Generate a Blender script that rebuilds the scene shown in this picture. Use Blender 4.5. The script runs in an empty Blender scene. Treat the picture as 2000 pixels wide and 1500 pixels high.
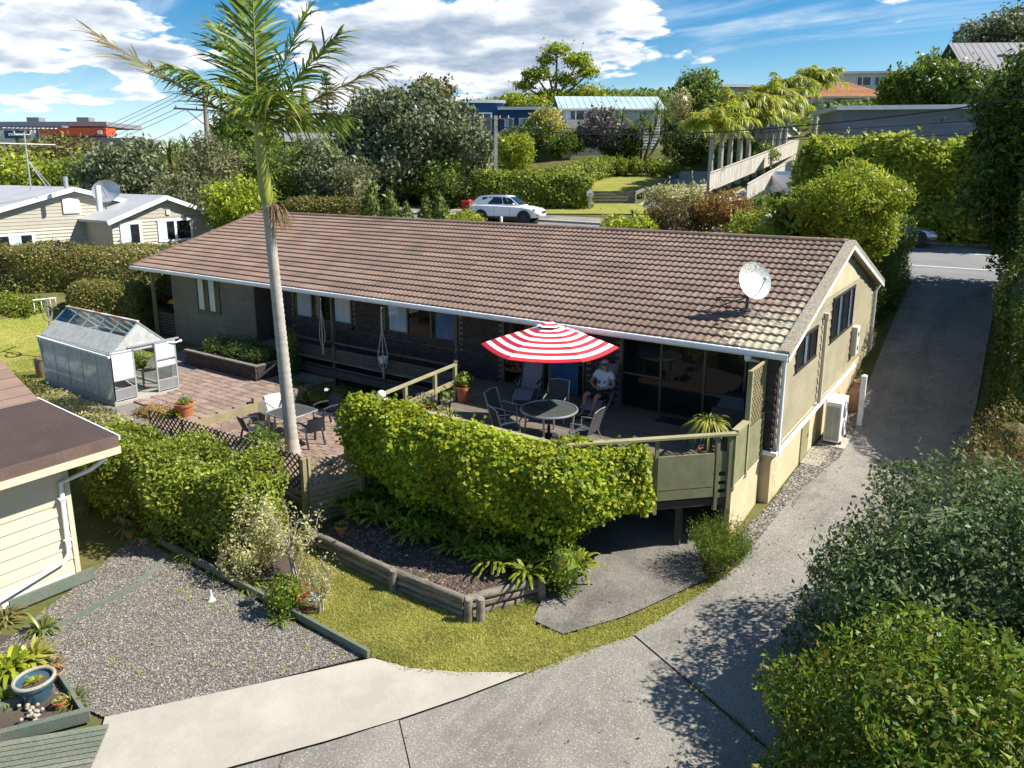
import bpy, bmesh, math, random
import numpy as np
from math import sin, cos, pi, radians, sqrt, atan2
from mathutils import Vector, Matrix
from mathutils.geometry import delaunay_2d_cdt

S = bpy.context.scene
COL = S.collection
random.seed(7)
RNG = np.random.default_rng(11)

# ------------------------------------------------------------------ camera
cam = bpy.data.cameras.new('camera')
cam.sensor_width = 36.0
cam.lens = 25.69
cam.shift_y = -0.055
cam.clip_end = 4000
CAM = Vector((3.81, -16.07, 6.17))
co = bpy.data.objects.new('camera', cam)
co.location = CAM
co.rotation_euler = (radians(77.9), 0, radians(34.66))
COL.objects.link(co)
S.camera = co

# ------------------------------------------------------------------ sun, sky, exposure
SUN = Vector((1.0, 0.6, 1.2)).normalized()
sl = bpy.data.lights.new('sun', 'SUN')
sl.energy = 4.9
sl.angle = radians(0.55)
sl.color = (1.0, 0.95, 0.86)
so = bpy.data.objects.new('sun', sl)
so.rotation_euler = (-SUN).to_track_quat('-Z', 'Y').to_euler()
so.location = (20, 10, 40)
COL.objects.link(so)

S.view_settings.view_transform = 'Standard'
S.view_settings.look = 'None'
S.view_settings.gamma = 1.0
S.view_settings.exposure = 0.95
S.view_settings.use_curve_mapping = False

wd = bpy.data.worlds.new('World')
S.world = wd
wd.use_nodes = True
wt = wd.node_tree
wd.cycles.sampling_method = 'MANUAL'
wd.cycles.sample_map_resolution = 512
wt.nodes.clear()


def wn(t, **k):
    n = wt.nodes.new(t)
    for a, b in k.items():
        setattr(n, a, b)
    return n


def wmath(op, a, b=None, c=None, clamp=False):
    n = wn('ShaderNodeMath', operation=op, use_clamp=clamp)
    for i, q in enumerate((a, b, c)):
        if q is None:
            continue
        if isinstance(q, (int, float)):
            n.inputs[i].default_value = q
        else:
            wt.links.new(q, n.inputs[i])
    return n.outputs[0]


sky = wn('ShaderNodeTexSky', sky_type='NISHITA', sun_disc=False)
sky.sun_elevation = math.asin(SUN.z)
sky.sun_rotation = atan2(SUN.x, SUN.y)
sky.altitude = 50
sky.air_density = 1.0
sky.dust_density = 0.2
sky.ozone_density = 1.5
tc = wn('ShaderNodeTexCoord')
sep = wn('ShaderNodeSeparateXYZ')
wt.links.new(tc.outputs['Generated'], sep.inputs[0])
dz = wmath('ADD', wmath('MAXIMUM', sep.outputs[2], 0.0), 0.16)
px = wmath('DIVIDE', sep.outputs[0], dz)
py = wmath('DIVIDE', sep.outputs[1], dz)
cmb = wn('ShaderNodeCombineXYZ')
wt.links.new(px, cmb.inputs[0])
wt.links.new(py, cmb.inputs[1])


def cloud_noise(off, scale, detail, rough, dist=0.0):
    mp = wn('ShaderNodeVectorMath', operation='ADD')
    wt.links.new(cmb.outputs[0], mp.inputs[0])
    mp.inputs[1].default_value = off
    n = wn('ShaderNodeTexNoise')
    n.inputs['Scale'].default_value = scale
    n.inputs['Detail'].default_value = detail
    n.inputs['Roughness'].default_value = rough
    n.inputs['Distortion'].default_value = dist
    wt.links.new(mp.outputs[0], n.inputs['Vector'])
    return n.outputs[0]


def blob(d, rad, gain):
    """a cloud bank standing in one direction of the sky"""
    vm = wn('ShaderNodeVectorMath', operation='DISTANCE')
    wt.links.new(tc.outputs['Generated'], vm.inputs[0])
    vm.inputs[1].default_value = d
    mr = wn('ShaderNodeMapRange', interpolation_type='SMOOTHSTEP')
    wt.links.new(vm.outputs['Value'], mr.inputs['Value'])
    mr.inputs['From Min'].default_value = 0.0
    mr.inputs['From Max'].default_value = rad
    mr.inputs['To Min'].default_value = gain
    mr.inputs['To Max'].default_value = 0.0
    return mr.outputs[0]


banks = None
for d, r_, g_ in (((-0.912, 0.390, 0.130), .13, .22), ((-0.868, 0.466, 0.174), .13, .2), ((-0.846, 0.516, 0.132), .1, .13), ((-0.869, 0.485, 0.099), .042, .26), ((-0.679, 0.712, 0.178), .18, .25),
                  ((-0.599, 0.786, 0.150), .17, .24), ((-0.531, 0.837, 0.135), .11, .2), ((-0.482, 0.856, 0.188), .12, .24), ((-0.403, 0.896, 0.186), .05, .2),
                  ((-0.341, 0.932, 0.122), .07, .28), ((-0.265, 0.959, 0.104), .05, .24), ((-0.141, 0.972, 0.186), .08, .34), ((-0.721, 0.686, 0.098), .12, .16),
                  ((-0.915, 0.402, 0.048), .06, .14), ((-0.251, 0.955, 0.158), .2, -.2), ((-0.091, 0.986, 0.136), .2, -.2), ((-0.893, 0.444, 0.071), .12, -.12), ((-0.480, 0.869, 0.119), .06, -.1)):
    b_ = blob(d, r_, g_)
    banks = b_ if banks is None else wmath('ADD', banks, b_)
n1 = cloud_noise((3.1, 1.7, 0.0), 2.3, 7, 0.55, .1)
n2 = cloud_noise((3.1 + .05 * SUN.x, 1.7 + .05 * SUN.y, 0.04), 2.3, 7, 0.55, .1)
dens = wmath('ADD', n1, wmath('MULTIPLY', banks, 0.75))
dens2 = wmath('ADD', n2, wmath('MULTIPLY', banks, 0.75))
mask = wn('ShaderNodeMapRange', interpolation_type='SMOOTHSTEP')
wt.links.new(dens, mask.inputs['Value'])
mask.inputs['From Min'].default_value = 0.575
mask.inputs['From Max'].default_value = 0.645
# thin high wisps
wv = wn('ShaderNodeVectorMath', operation='MULTIPLY')
wt.links.new(cmb.outputs[0], wv.inputs[0])
wv.inputs[1].default_value = (0.55, 2.2, 1)
wnz = wn('ShaderNodeTexNoise')
wnz.inputs['Scale'].default_value = 1.1
wnz.inputs['Detail'].default_value = 5
wnz.inputs['Roughness'].default_value = .62
wnz.inputs['Distortion'].default_value = .6
wt.links.new(wv.outputs[0], wnz.inputs['Vector'])
wisp = wn('ShaderNodeMapRange', interpolation_type='SMOOTHSTEP')
wt.links.new(wnz.outputs[0], wisp.inputs['Value'])
wisp.inputs['From Min'].default_value = 0.47
wisp.inputs['From Max'].default_value = 0.78
wisp.inputs['To Max'].default_value = 0.5
cov = wmath('MAXIMUM', mask.outputs[0], wisp.outputs[0])
# cloud brightness: thick, away from the sun = grey base
thick = wn('ShaderNodeMapRange', interpolation_type='SMOOTHSTEP')
wt.links.new(dens, thick.inputs['Value'])
thick.inputs['From Min'].default_value = 0.60
thick.inputs['From Max'].default_value = 0.80
thick.inputs['To Min'].default_value = 1.0
thick.inputs['To Max'].default_value = 0.34
rim = wmath('MULTIPLY_ADD', wmath('SUBTRACT', dens, dens2), 4.5, 1.0)
lum = wmath('MINIMUM', wmath('MAXIMUM', wmath('MULTIPLY', thick.outputs[0], rim), 0.3), 1.15)
ccol = wn('ShaderNodeMix', data_type='RGBA')
wt.links.new(wmath('MULTIPLY_ADD', lum, 1.3, -0.3, True), ccol.inputs['Factor'])
ccol.inputs['A'].default_value = (1.25, 1.7, 2.4, 1)
ccol.inputs['B'].default_value = (4.9, 5.0, 5.1, 1)
hs = wn('ShaderNodeHueSaturation')
hs.inputs['Saturation'].default_value = 1.6
hs.inputs['Value'].default_value = 0.52
wt.links.new(sky.outputs[0], hs.inputs['Color'])
hzf = wn('ShaderNodeMapRange', interpolation_type='SMOOTHSTEP')
wt.links.new(sep.outputs[2], hzf.inputs['Value'])
hzf.inputs['From Min'].default_value = -0.02
hzf.inputs['From Max'].default_value = 0.16
hzf.inputs['To Min'].default_value = 0.5
hzf.inputs['To Max'].default_value = 0.0
hzm = wn('ShaderNodeMix', data_type='RGBA')
wt.links.new(hzf.outputs[0], hzm.inputs['Factor'])
wt.links.new(hs.outputs[0], hzm.inputs['A'])
hzm.inputs['B'].default_value = (3.2, 4.7, 6.2, 1)
mx = wn('ShaderNodeMix', data_type='RGBA')
wt.links.new(cov, mx.inputs['Factor'])
wt.links.new(hzm.outputs['Result'], mx.inputs['A'])
wt.links.new(ccol.outputs['Result'], mx.inputs['B'])
bg = wn('ShaderNodeBackground')
bg.inputs['Strength'].default_value = 0.13
wt.links.new(mx.outputs['Result'], bg.inputs['Color'])
wo = wn('ShaderNodeOutputWorld')
wt.links.new(bg.outputs[0], wo.inputs['Surface'])

# ------------------------------------------------------------------ materials


def rgb(c):
    return (c[0], c[1], c[2], 1.0)


class NT:
    def __init__(s, name):
        s.m = bpy.data.materials.new(name)
        s.m.use_nodes = True
        s.t = s.m.node_tree
        s.t.nodes.clear()
        s.pos = s.n('ShaderNodeNewGeometry')

    def n(s, t, **k):
        q = s.t.nodes.new(t)
        for a, b in k.items():
            setattr(q, a, b)
        return q

    def put(s, sock, val):
        if isinstance(val, bpy.types.NodeSocket):
            s.t.links.new(val, sock)
        else:
            sock.default_value = val

    def noise(s, scale, detail=4, rough=.55, vec=None, stretch=None):
        v = vec or s.pos.outputs['Position']
        if stretch:
            mp = s.n('ShaderNodeVectorMath', operation='MULTIPLY')
            s.put(mp.inputs[0], v)
            mp.inputs[1].default_value = stretch
            v = mp.outputs[0]
        q = s.n('ShaderNodeTexNoise')
        q.inputs['Scale'].default_value = scale
        q.inputs['Detail'].default_value = detail
        q.inputs['Roughness'].default_value = rough
        s.put(q.inputs['Vector'], v)
        return q.outputs[0]

    def ramp(s, f, a, b, lo=0., hi=1., smooth=True):
        q = s.n('ShaderNodeMapRange', interpolation_type='SMOOTHSTEP' if smooth else 'LINEAR')
        s.put(q.inputs['Value'], f)
        for k, v in (('From Min', a), ('From Max', b), ('To Min', lo), ('To Max', hi)):
            q.inputs[k].default_value = v
        return q.outputs[0]

    def mix(s, f, a, b, mode='MIX'):
        q = s.n('ShaderNodeMix', data_type='RGBA', blend_type=mode)
        s.put(q.inputs['Factor'], f)
        s.put(q.inputs['A'], rgb(a) if isinstance(a, tuple) else a)
        s.put(q.inputs['B'], rgb(b) if isinstance(b, tuple) else b)
        return q.outputs['Result']

    def math(s, op, a, b=0.):
        q = s.n('ShaderNodeMath', operation=op)
        s.put(q.inputs[0], a)
        s.put(q.inputs[1], b)
        return q.outputs[0]

    def bright(s, col, f):
        q = s.n('ShaderNodeVectorMath', operation='SCALE')
        s.put(q.inputs[0], col)
        s.put(q.inputs['Scale'], f)
        return q.outputs[0]

    def done(s, col, rough=.7, metal=0., bump=None, bs=.3, spec=None, alpha=None, trans=None, dist=.02):
        p = s.n('ShaderNodeBsdfPrincipled')
        s.put(p.inputs['Base Color'], rgb(col) if isinstance(col, tuple) else col)
        s.put(p.inputs['Roughness'], rough)
        p.inputs['Metallic'].default_value = metal
        if spec is not None:
            p.inputs['Specular IOR Level'].default_value = spec
        if alpha is not None:
            p.inputs['Alpha'].default_value = alpha
        if bump is not None:
            b = s.n('ShaderNodeBump')
            b.inputs['Strength'].default_value = bs
            b.inputs['Distance'].default_value = dist
            s.put(b.inputs['Height'], bump)
            s.t.links.new(b.outputs[0], p.inputs['Normal'])
        o = s.n('ShaderNodeOutputMaterial')
        sh = p.outputs[0]
        if trans is not None:
            tr = s.n('ShaderNodeBsdfTranslucent')
            s.put(tr.inputs['Color'], trans[1])
            ms = s.n('ShaderNodeMixShader')
            ms.inputs[0].default_value = trans[0]
            s.t.links.new(sh, ms.inputs[1])
            s.t.links.new(tr.outputs[0], ms.inputs[2])
            sh = ms.outputs[0]
        s.t.links.new(sh, o.inputs['Surface'])
        return s.m


def mat(name, c, c2=None, rough=.7, scale=2., fine=40., fs=.18, bump=.25, metal=0., rnd=0., stretch=None, spec=None, dist=.01):
    """plain weathered surface: two tones, fine grain, per-object variation"""
    t = NT(name)
    c2 = c2 or tuple(x * .7 for x in c)
    col = t.mix(t.ramp(t.noise(scale, 5, .6, stretch=stretch), .3, .72), c, c2)
    f = t.noise(fine, 3, .6, stretch=stretch)
    k = t.ramp(f, .25, .75, 1 - fs, 1 + fs)
    if rnd:
        oi = t.n('ShaderNodeObjectInfo')
        gi = t.math('FRACT', t.math('ADD', oi.outputs['Random'], t.pos.outputs['Random Per Island']))
        k = t.math('MULTIPLY', k, t.ramp(gi, 0, 1, 1 - rnd, 1 + rnd, False))
    return t.done(t.bright(col, k), rough, metal, f if bump else None, bump, spec, dist=dist)


def leafmat(name, cols, rough=.45, tr=.3, spec=.4, patch=None):
    """foliage: every leaf its own tone between the given colours"""
    t = NT(name)
    cols = [tuple(min(.5, q * 1.3) for q in c) for c in cols]
    r = t.pos.outputs['Random Per Island']
    col = rgb(cols[0])
    k = len(cols)
    for i in range(1, k):
        col = t.mix(t.ramp(r, (i - .75) / (k - .5), (i + .25) / (k - .5)), col if i > 1 else cols[0], cols[i])
    big = t.noise(.9 if patch is None else patch, 3, .55)
    col = t.bright(col, t.ramp(big, .3, .7, .75, 1.25))
    return t.done(col, rough, spec=spec, trans=(tr, t.bright(col, 1.5)))


M = {}
M['tile'] = None
t = NT('roof_tile')
oi = t.n('ShaderNodeObjectInfo')
sx = t.n('ShaderNodeSeparateXYZ')
t.put(sx.inputs[0], t.pos.outputs['Position'])
c = t.mix(t.ramp(t.noise(1.1, 5, .6), .3, .7), (.225, .155, .12), (.175, .12, .095))
c = t.mix(t.ramp(t.noise(7, 5, .7, stretch=(1, .22, .22)), .5, .78, 0, .55), c, (.13, .095, .075))
wear = t.ramp(sx.outputs[0], -9, -1, 0., 1.)
c = t.mix(t.math('MULTIPLY', t.ramp(t.noise(3.2, 6, .7, stretch=(1, .4, .4)), .42, .66), t.math('MULTIPLY', wear, .6)), c, (.14, .105, .085))
# lichen: grows in spreading colonies at the gable end
l1 = t.ramp(sx.outputs[0], -3.6, -.3, -.30, .06)
l2 = t.ramp(sx.outputs[1], .2, 3.2, .12, -.04)
lv = t.math('ADD', t.noise(5.5, 7, .72), t.math('ADD', l1, l2))
c = t.mix(t.ramp(lv, .54, .63, 0, .85), c, (.40, .37, .26))
c = t.bright(c, t.ramp(oi.outputs['Random'], 0, 1, .84, 1.12, False))
M['tile'] = t.done(c, .85, bump=t.noise(90, 3, .7), bs=.25, spec=.2, dist=.005)

t = NT('lichen_cap')
c = t.mix(t.ramp(t.noise(16, 7, .75), .36, .66), (.22, .17, .135), (.40, .375, .285))
M['lichen'] = t.done(c, .9, bump=t.noise(40, 4, .7), bs=.4, spec=.1)

t = NT('concrete_aggregate')
c = t.mix(t.ramp(t.noise(.7, 5, .6), .32, .68), (.265, .245, .21), (.185, .172, .148))
c = t.mix(t.ramp(t.noise(3.5, 6, .7), .5, .75, 0, .5), c, (.37, .345, .30))
c = t.mix(t.ramp(t.noise(32, 3, .7), .54, .64, 0, .7), c, (.48, .45, .40))
c = t.mix(t.ramp(t.noise(38, 3, .7), .54, .64, 0, .75), c, (.085, .08, .072))
c = t.mix(t.ramp(t.noise(.55, 7, .78, stretch=(1.6, .5, 1)), .47, .66, 0, .6), c, (.12, .115, .105))
c = t.mix(t.ramp(t.noise(1.7, 4, .6), .66, .72, 0, .5), c, (.09, .085, .078))
vo = t.n('ShaderNodeTexVoronoi', feature='DISTANCE_TO_EDGE')
vo.inputs['Scale'].default_value = .22
wob = t.n('ShaderNodeVectorMath', operation='ADD')
nz = t.n('ShaderNodeTexNoise')
nz.inputs['Scale'].default_value = 1.3
nz.inputs['Detail'].default_value = 6
t.put(nz.inputs['Vector'], t.pos.outputs['Position'])
t.put(wob.inputs[0], t.pos.outputs['Position'])
t.put(wob.inputs[1], nz.outputs['Color'])
t.put(vo.inputs['Vector'], wob.outputs[0])
crk = t.math('MULTIPLY', t.ramp(vo.outputs['Distance'], .0015, .004, .8, 0), t.ramp(t.noise(.35, 2, .5), .5, .58))
c = t.mix(crk, c, (.05, .047, .04))
M['aggregate'] = t.done(c, .9, bump=t.noise(60, 3, .7), bs=.5, spec=.2)

t = NT('pale_concrete')
c = t.mix(t.ramp(t.noise(.9, 6, .65), .3, .7), (.42, .385, .325), (.34, .31, .26))
c = t.mix(t.ramp(t.noise(4, 6, .7), .52, .8, 0, .45), c, (.48, .45, .39))
c = t.bright(c, t.ramp(t.noise(120, 2, .6), .3, .7, .88, 1.1))
M['pale_concrete'] = t.done(c, .85, bump=t.noise(80, 3, .6), bs=.2, spec=.2)

t = NT('asphalt')
c = t.mix(t.ramp(t.noise(.35, 5, .6), .3, .7), (.21, .208, .205), (.155, .155, .157))
c = t.bright(c, t.ramp(t.noise(60, 2, .7), .3, .7, .75, 1.3))
M['asphalt'] = t.done(c, .9, bump=t.noise(80, 2, .6), bs=.3, spec=.2)

t = NT('lawn_soil')
c = t.mix(t.ramp(t.noise(.8, 5, .65), .35, .68), (.2, .22, .045), (.29, .26, .075))
c = t.mix(t.ramp(t.noise(6, 5, .7), .5, .72, 0, .7), c, (.15, .19, .032))
M['lawn'] = t.done(c, .95, bump=t.noise(45, 3, .7), bs=.6, spec=.05)

t = NT('ground_cover')
c = t.mix(t.ramp(t.noise(.12, 6, .65), .35, .65), (.085, .10, .03), (.14, .125, .05))
c = t.mix(t.ramp(t.noise(1.5, 5, .7), .45, .7), c, (.06, .075, .022))
M['ground'] = t.done(c, .95, bump=t.noise(5, 4, .7), bs=.6, spec=.05)

M['soil'] = mat('soil_mulch', (.085, .06, .045), (.05, .037, .03), .95, 3, 60, .35, .6)
M['gravel_bed'] = mat('gravel_bed', (.17, .155, .13), (.12, .11, .1), .95, 1.2, 70, .5, .6)


def stonemat(name, cols):
    t = NT(name)
    r = t.pos.outputs['Random Per Island']
    c = cols[0]
    for i in range(1, len(cols)):
        c = t.mix(t.math('GREATER_THAN', r, i / len(cols)), c, cols[i])
    return t.done(c, .8, spec=.25)


M['pebble'] = stonemat('pebble', [(.2, .19, .17), (.14, .132, .122), (.08, .078, .075), (.26, .23, .18), (.17, .13, .1), (.36, .34, .3)])
M['chip'] = stonemat('bark_chip', [(.16, .11, .08), (.10, .07, .055), (.22, .17, .13), (.07, .05, .04)])
M['white'] = mat('white_paint', (.80, .81, .82), (.70, .71, .73), .45, 2, 30, .04, .0)
M['offwhite'] = mat('white_plastic', (.74, .74, .72), (.62, .62, .6), .45, 3, 30, .05, .0)
M['cream'] = mat('cream_paint', (.58, .49, .30), (.48, .405, .25), .75, 1.5, 30, .08, .15)
M['cream_boards'] = mat('cream_boards', (.60, .515, .375), (.54, .46, .33), .6, .8, 25, .05, .08, rnd=.03)
M['olive_wall'] = mat('olive_cladding', (.33, .29, .185), (.26, .23, .15), .75, 1.2, 30, .1, .2, rnd=.05)
M['olive_paint'] = mat('olive_timber', (.23, .225, .115), (.165, .165, .085), .7, 2.5, 30, .15, .2, rnd=.08, stretch=(1, 1, 1))
M['olive_rail'] = mat('olive_rail', (.33, .30, .155), (.25, .235, .12), .65, 2, 30, .12, .2, rnd=.06)
M['grey_wing'] = mat('grey_board', (.165, .145, .105), (.125, .11, .082), .8, 1.5, 25, .12, .2, rnd=.06)
M['brick_dark'] = mat('dark_brick', (.062, .042, .036), (.04, .03, .028), .85, 6, 60, .25, .4, rnd=.3)
M['mortar'] = mat('mortar', (.2, .18, .155), (.15, .135, .12), .95, 4, 60, .1, .3)
M['dark_timber'] = mat('dark_timber', (.085, .07, .055), (.055, .046, .038), .8, 3, 40, .2, .3, rnd=.15)
M['deck_board'] = mat('deck_board', (.17, .14, .105), (.12, .10, .078), .8, 2.5, 40, .2, .3, rnd=.14, stretch=(.5, 2, 1))
M['fence_wood'] = mat('fence_timber', (.30, .245, .135), (.21, .175, .10), .8, 3, 40, .2, .3, rnd=.15)
M['lattice_wood'] = mat('lattice_timber', (.36, .29, .14), (.27, .22, .11), .75, 3, 40, .12, .2, rnd=.1)
M['log'] = mat('weathered_log', (.22, .19, .15), (.10, .085, .068), .9, 4, 40, .35, .7, rnd=.15, stretch=(.4, 1, 2))
M['green_timber'] = mat('green_stained_timber', (.10, .135, .105), (.15, .15, .115), .8, 2.5, 40, .2, .3, rnd=.12)
M['green_deck'] = mat('green_deck_boards', (.125, .15, .11), (.17, .17, .125), .8, 2.5, 40, .25, .3, rnd=.12)
M['paver'] = mat('brick_paver', (.285, .20, .155), (.20, .14, .115), .85, 3, 50, .2, .4, rnd=.2)
M['paver_pale'] = mat('concrete_paver', (.36, .33, .25), (.28, .26, .2), .85, 3, 50, .15, .3, rnd=.08)
M['terracotta'] = mat('terracotta', (.44, .155, .06), (.36, .12, .045), .7, 4, 40, .1, .15)
M['terracotta_old'] = mat('old_terracotta', (.33, .16, .09), (.42, .26, .17), .8, 5, 40, .15, .2)
M['blue_glaze'] = mat('blue_glaze', (.035, .085, .12), (.05, .11, .14), .25, 3, 30, .1, .05)
M['metal_grey'] = mat('galvanised_metal', (.40, .41, .42), (.33, .34, .35), .4, 3, 30, .08, .05, metal=.6)
M['alu'] = mat('aluminium', (.55, .57, .6), (.47, .49, .52), .38, 3, 30, .05, .0, metal=.5)
M['dark_metal'] = mat('dark_metal', (.045, .048, .052), (.03, .032, .036), .45, 3, 30, .1, .0, metal=.3)
M['bronze'] = mat('bronze_frame', (.11, .085, .06), (.085, .068, .05), .5, 3, 30, .08, .0, metal=.2)
M['brown_frame'] = mat('brown_frame', (.05, .036, .028), (.04, .03, .024), .5, 3, 30, .08, .0)
M['black'] = mat('black_plastic', (.02, .021, .024), (.026, .027, .03), .5, 3, 30, .1, .0)
M['mesh_fabric'] = mat('sling_fabric', (.065, .06, .065), (.05, .047, .05), .8, 8, 120, .2, .2)
M['lilac_fabric'] = mat('lounger_fabric', (.24, .2, .235), (.2, .165, .2), .8, 8, 120, .15, .2)
M['chair_white'] = mat('white_resin', (.55, .55, .55), (.47, .47, .47), .5, 4, 30, .05, .0)
M['navy_resin'] = mat('charcoal_resin', (.022, .027, .036), (.018, .022, .03), .65, 4, 30, .05, .0)
M['table_glass'] = mat('table_glass', (.085, .09, .085), (.07, .075, .072), .12, 3, 30, .05, .0)
M['red_fabric'] = mat('red_canvas', (.56, .012, .025), (.48, .01, .02), .75, 3, 60, .05, .1)
M['white_fabric'] = mat('white_canvas', (.80, .79, .80), (.74, .73, .74), .75, 3, 60, .04, .1)
M['rope'] = mat('macrame_rope', (.42, .38, .31), (.33, .3, .25), .9, 20, 120, .2, .3)
M['skin'] = mat('skin', (.44, .235, .155), (.38, .195, .125), .55, 12, 80, .06, .05)
M['hair'] = mat('grey_hair', (.42, .40, .38), (.3, .29, .28), .7, 30, 160, .2, .3)
M['shirt'] = mat('white_shirt', (.68, .70, .76), (.60, .62, .68), .85, 6, 90, .05, .1)
M['navy'] = mat('navy_cloth', (.018, .02, .035), (.014, .015, .026), .85, 6, 90, .1, .1)
M['bark'] = mat('bark', (.16, .125, .09), (.10, .08, .06), .9, 4, 25, .3, .6, stretch=(1, 1, .3))
M['bark_pale'] = mat('pale_bark', (.42, .37, .29), (.30, .26, .2), .9, 4, 30, .2, .4)
M['twig'] = mat('grey_twig', (.34, .29, .22), (.24, .2, .155), .9, 8, 40, .2, .3)
M['palm_trunk'] = mat('palm_trunk', (.43, .40, .35), (.32, .295, .255), .85, 4, 35, .2, .4, stretch=(1, 1, 1.6))
M['crownshaft'] = mat('palm_crownshaft', (.30, .31, .055), (.24, .27, .045), .45, 2.5, 30, .1, .1, stretch=(1, 1, .25))
M['rachis'] = mat('palm_rachis', (.28, .28, .07), (.2, .22, .05), .5, 3, 30, .1, .1)
M['fibre'] = mat('dry_flower_stalk', (.20, .125, .06), (.14, .09, .045), .9, 6, 40, .2, .2)
M['carpaint'] = mat('white_car_paint', (.78, .79, .81), (.74, .75, .77), .12, 1, 10, .01, .0, spec=.7)
M['silver_paint'] = mat('silver_car_paint', (.42, .43, .46), (.4, .41, .44), .2, 1, 10, .01, .0, metal=.6)
M['tyre'] = mat('tyre_rubber', (.015, .015, .016), (.022, .022, .022), .8, 5, 40, .1, .1)
M['car_glass'] = mat('car_glass', (.012, .015, .02), (.016, .02, .025), .05, 3, 30, .05, .0, spec=.8)
M['lamp_glass'] = mat('lamp_glass', (.35, .36, .38), (.2, .2, .22), .1, 8, 30, .05, .0)
M['red_plastic'] = mat('red_plastic', (.55, .02, .012), (.48, .018, .01), .5, 3, 30, .05, .0)
M['orange_plastic'] = mat('yellow_plastic', (.72, .30, .01), (.62, .25, .01), .5, 3, 30, .05, .0)
M['pole_conc'] = mat('pole_concrete', (.36, .33, .30), (.28, .26, .235), .9, 3, 30, .12, .2)
M['pole_wood'] = mat('pole_wood', (.27, .23, .185), (.19, .165, .135), .9, 3, 30, .2, .3, stretch=(1, 1, .2))
M['wire'] = mat('wire', (.02, .02, .022), (.025, .025, .027), .6, 3, 30, .05, .0)
M['lawn_far'] = M['lawn']
M['teal_roof'] = mat('teal_iron_roof', (.40, .50, .50), (.33, .43, .43), .5, .8, 20, .08, .1)
M['grey_roof'] = mat('grey_iron_roof', (.44, .44, .44), (.37, .37, .375), .5, .8, 20, .08, .1)
M['mid_roof'] = mat('slate_grey_roof', (.22, .215, .23), (.18, .175, .19), .7, .8, 20, .1, .1)
M['orange_tile'] = mat('orange_roof_tile', (.55, .27, .13), (.46, .21, .10), .8, 1, 14, .2, .3, rnd=.12)
M['blue_board'] = mat('blue_weatherboard', (.022, .115, .27), (.018, .095, .23), .55, 1, 20, .08, .1, rnd=.05)
M['navy_board'] = mat('navy_weatherboard', (.015, .05, .13), (.012, .042, .11), .55, 1, 20, .08, .1, rnd=.05)
M['grey_block'] = mat('blue_grey_block', (.17, .185, .235), (.145, .16, .205), .85, 1, 20, .1, .2, rnd=.06)
M['white_board'] = mat('white_weatherboard', (.66, .65, .61), (.6, .59, .55), .6, 1, 20, .05, .1, rnd=.03)
M['stone_board'] = mat('stone_weatherboard', (.45, .41, .335), (.40, .365, .30), .6, 1, 20, .06, .1, rnd=.03)
M['tan_board'] = mat('tan_weatherboard', (.48, .36, .18), (.42, .31, .16), .65, 1, 20, .06, .1, rnd=.03)
M['blue_cloth'] = mat('blue_cloth', (.10, .22, .45), (.08, .18, .38), .8, 8, 60, .08, .1)
M['curtain'] = mat('net_curtain', (.55, .62, .74), (.46, .53, .66), .9, 10, 60, .1, .2, stretch=(6, 6, .3))
M['felt_roof'] = mat('brown_felt_roof', (.075, .048, .042), (.055, .038, .035), .9, 1.2, 60, .25, .3)
t = NT('whitewashed_sheet')
c = t.mix(t.ramp(t.noise(5, 6, .7), .4, .7), (.78, .78, .74), (.58, .57, .53))
M['shade_paint'] = t.done(c, .7, trans=(.45, c))
M['fence_white'] = mat('weathered_white_paling', (.52, .48, .42), (.36, .33, .29), .85, 2.5, 20, .25, .2, rnd=.08, stretch=(1, 1, .3))
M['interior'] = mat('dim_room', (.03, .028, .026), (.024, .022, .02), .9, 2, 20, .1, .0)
M['flower_red'] = mat('red_petals', (.6, .02, .02), (.5, .015, .015), .6, 8, 60, .1, .0)
M['flower_white'] = mat('white_petals', (.8, .78, .76), (.7, .68, .66), .6, 8, 60, .1, .0)
M['flower_purple'] = mat('purple_petals', (.22, .10, .34), (.16, .07, .26), .6, 8, 60, .1, .0)

t = NT('window_glass')
c = t.n('ShaderNodeLayerWeight')
c.inputs['Blend'].default_value = .5
gl = t.n('ShaderNodeBsdfGlossy')
gl.inputs['Roughness'].default_value = .02
tr = t.n('ShaderNodeBsdfTransparent')
tr.inputs['Color'].default_value = (.82, .86, .86, 1)
ms = t.n('ShaderNodeMixShader')
t.put(ms.inputs[0], t.math('ADD', t.math('POWER', c.outputs['Facing'], 5.), .035))
t.put(ms.inputs[1], tr.outputs[0])
t.put(ms.inputs[2], gl.outputs[0])
oo = t.n('ShaderNodeOutputMaterial')
t.put(oo.inputs['Surface'], ms.outputs[0])
M['glass'] = t.m

LF = {}
LF['ivy'] = leafmat('ivy_leaf', [(.075, .13, .01), (.19, .24, .015), (.40, .38, .025), (.12, .18, .013), (.30, .31, .02)], .5, .45, .3)
LF['hedge_green'] = leafmat('hedge_leaf', [(.06, .095, .012), (.14, .175, .018), (.25, .26, .03), (.09, .13, .014)], .45, .32, .3)
LF['hedge_russet'] = leafmat('russet_hedge_leaf', [(.085, .105, .018), (.145, .13, .03), (.18, .13, .04), (.10, .13, .02)], .45, .25)
LF['hedge_pale'] = leafmat('pale_hedge_leaf', [(.24, .215, .085), (.32, .28, .12), (.17, .18, .05)], .5, .25)
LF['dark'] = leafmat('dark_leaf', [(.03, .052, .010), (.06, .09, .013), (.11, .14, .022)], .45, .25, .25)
LF['grey'] = leafmat('grey_leaf', [(.045, .075, .02), (.085, .12, .042), (.17, .2, .1), (.035, .06, .014)], .5, .22, .15)
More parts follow.
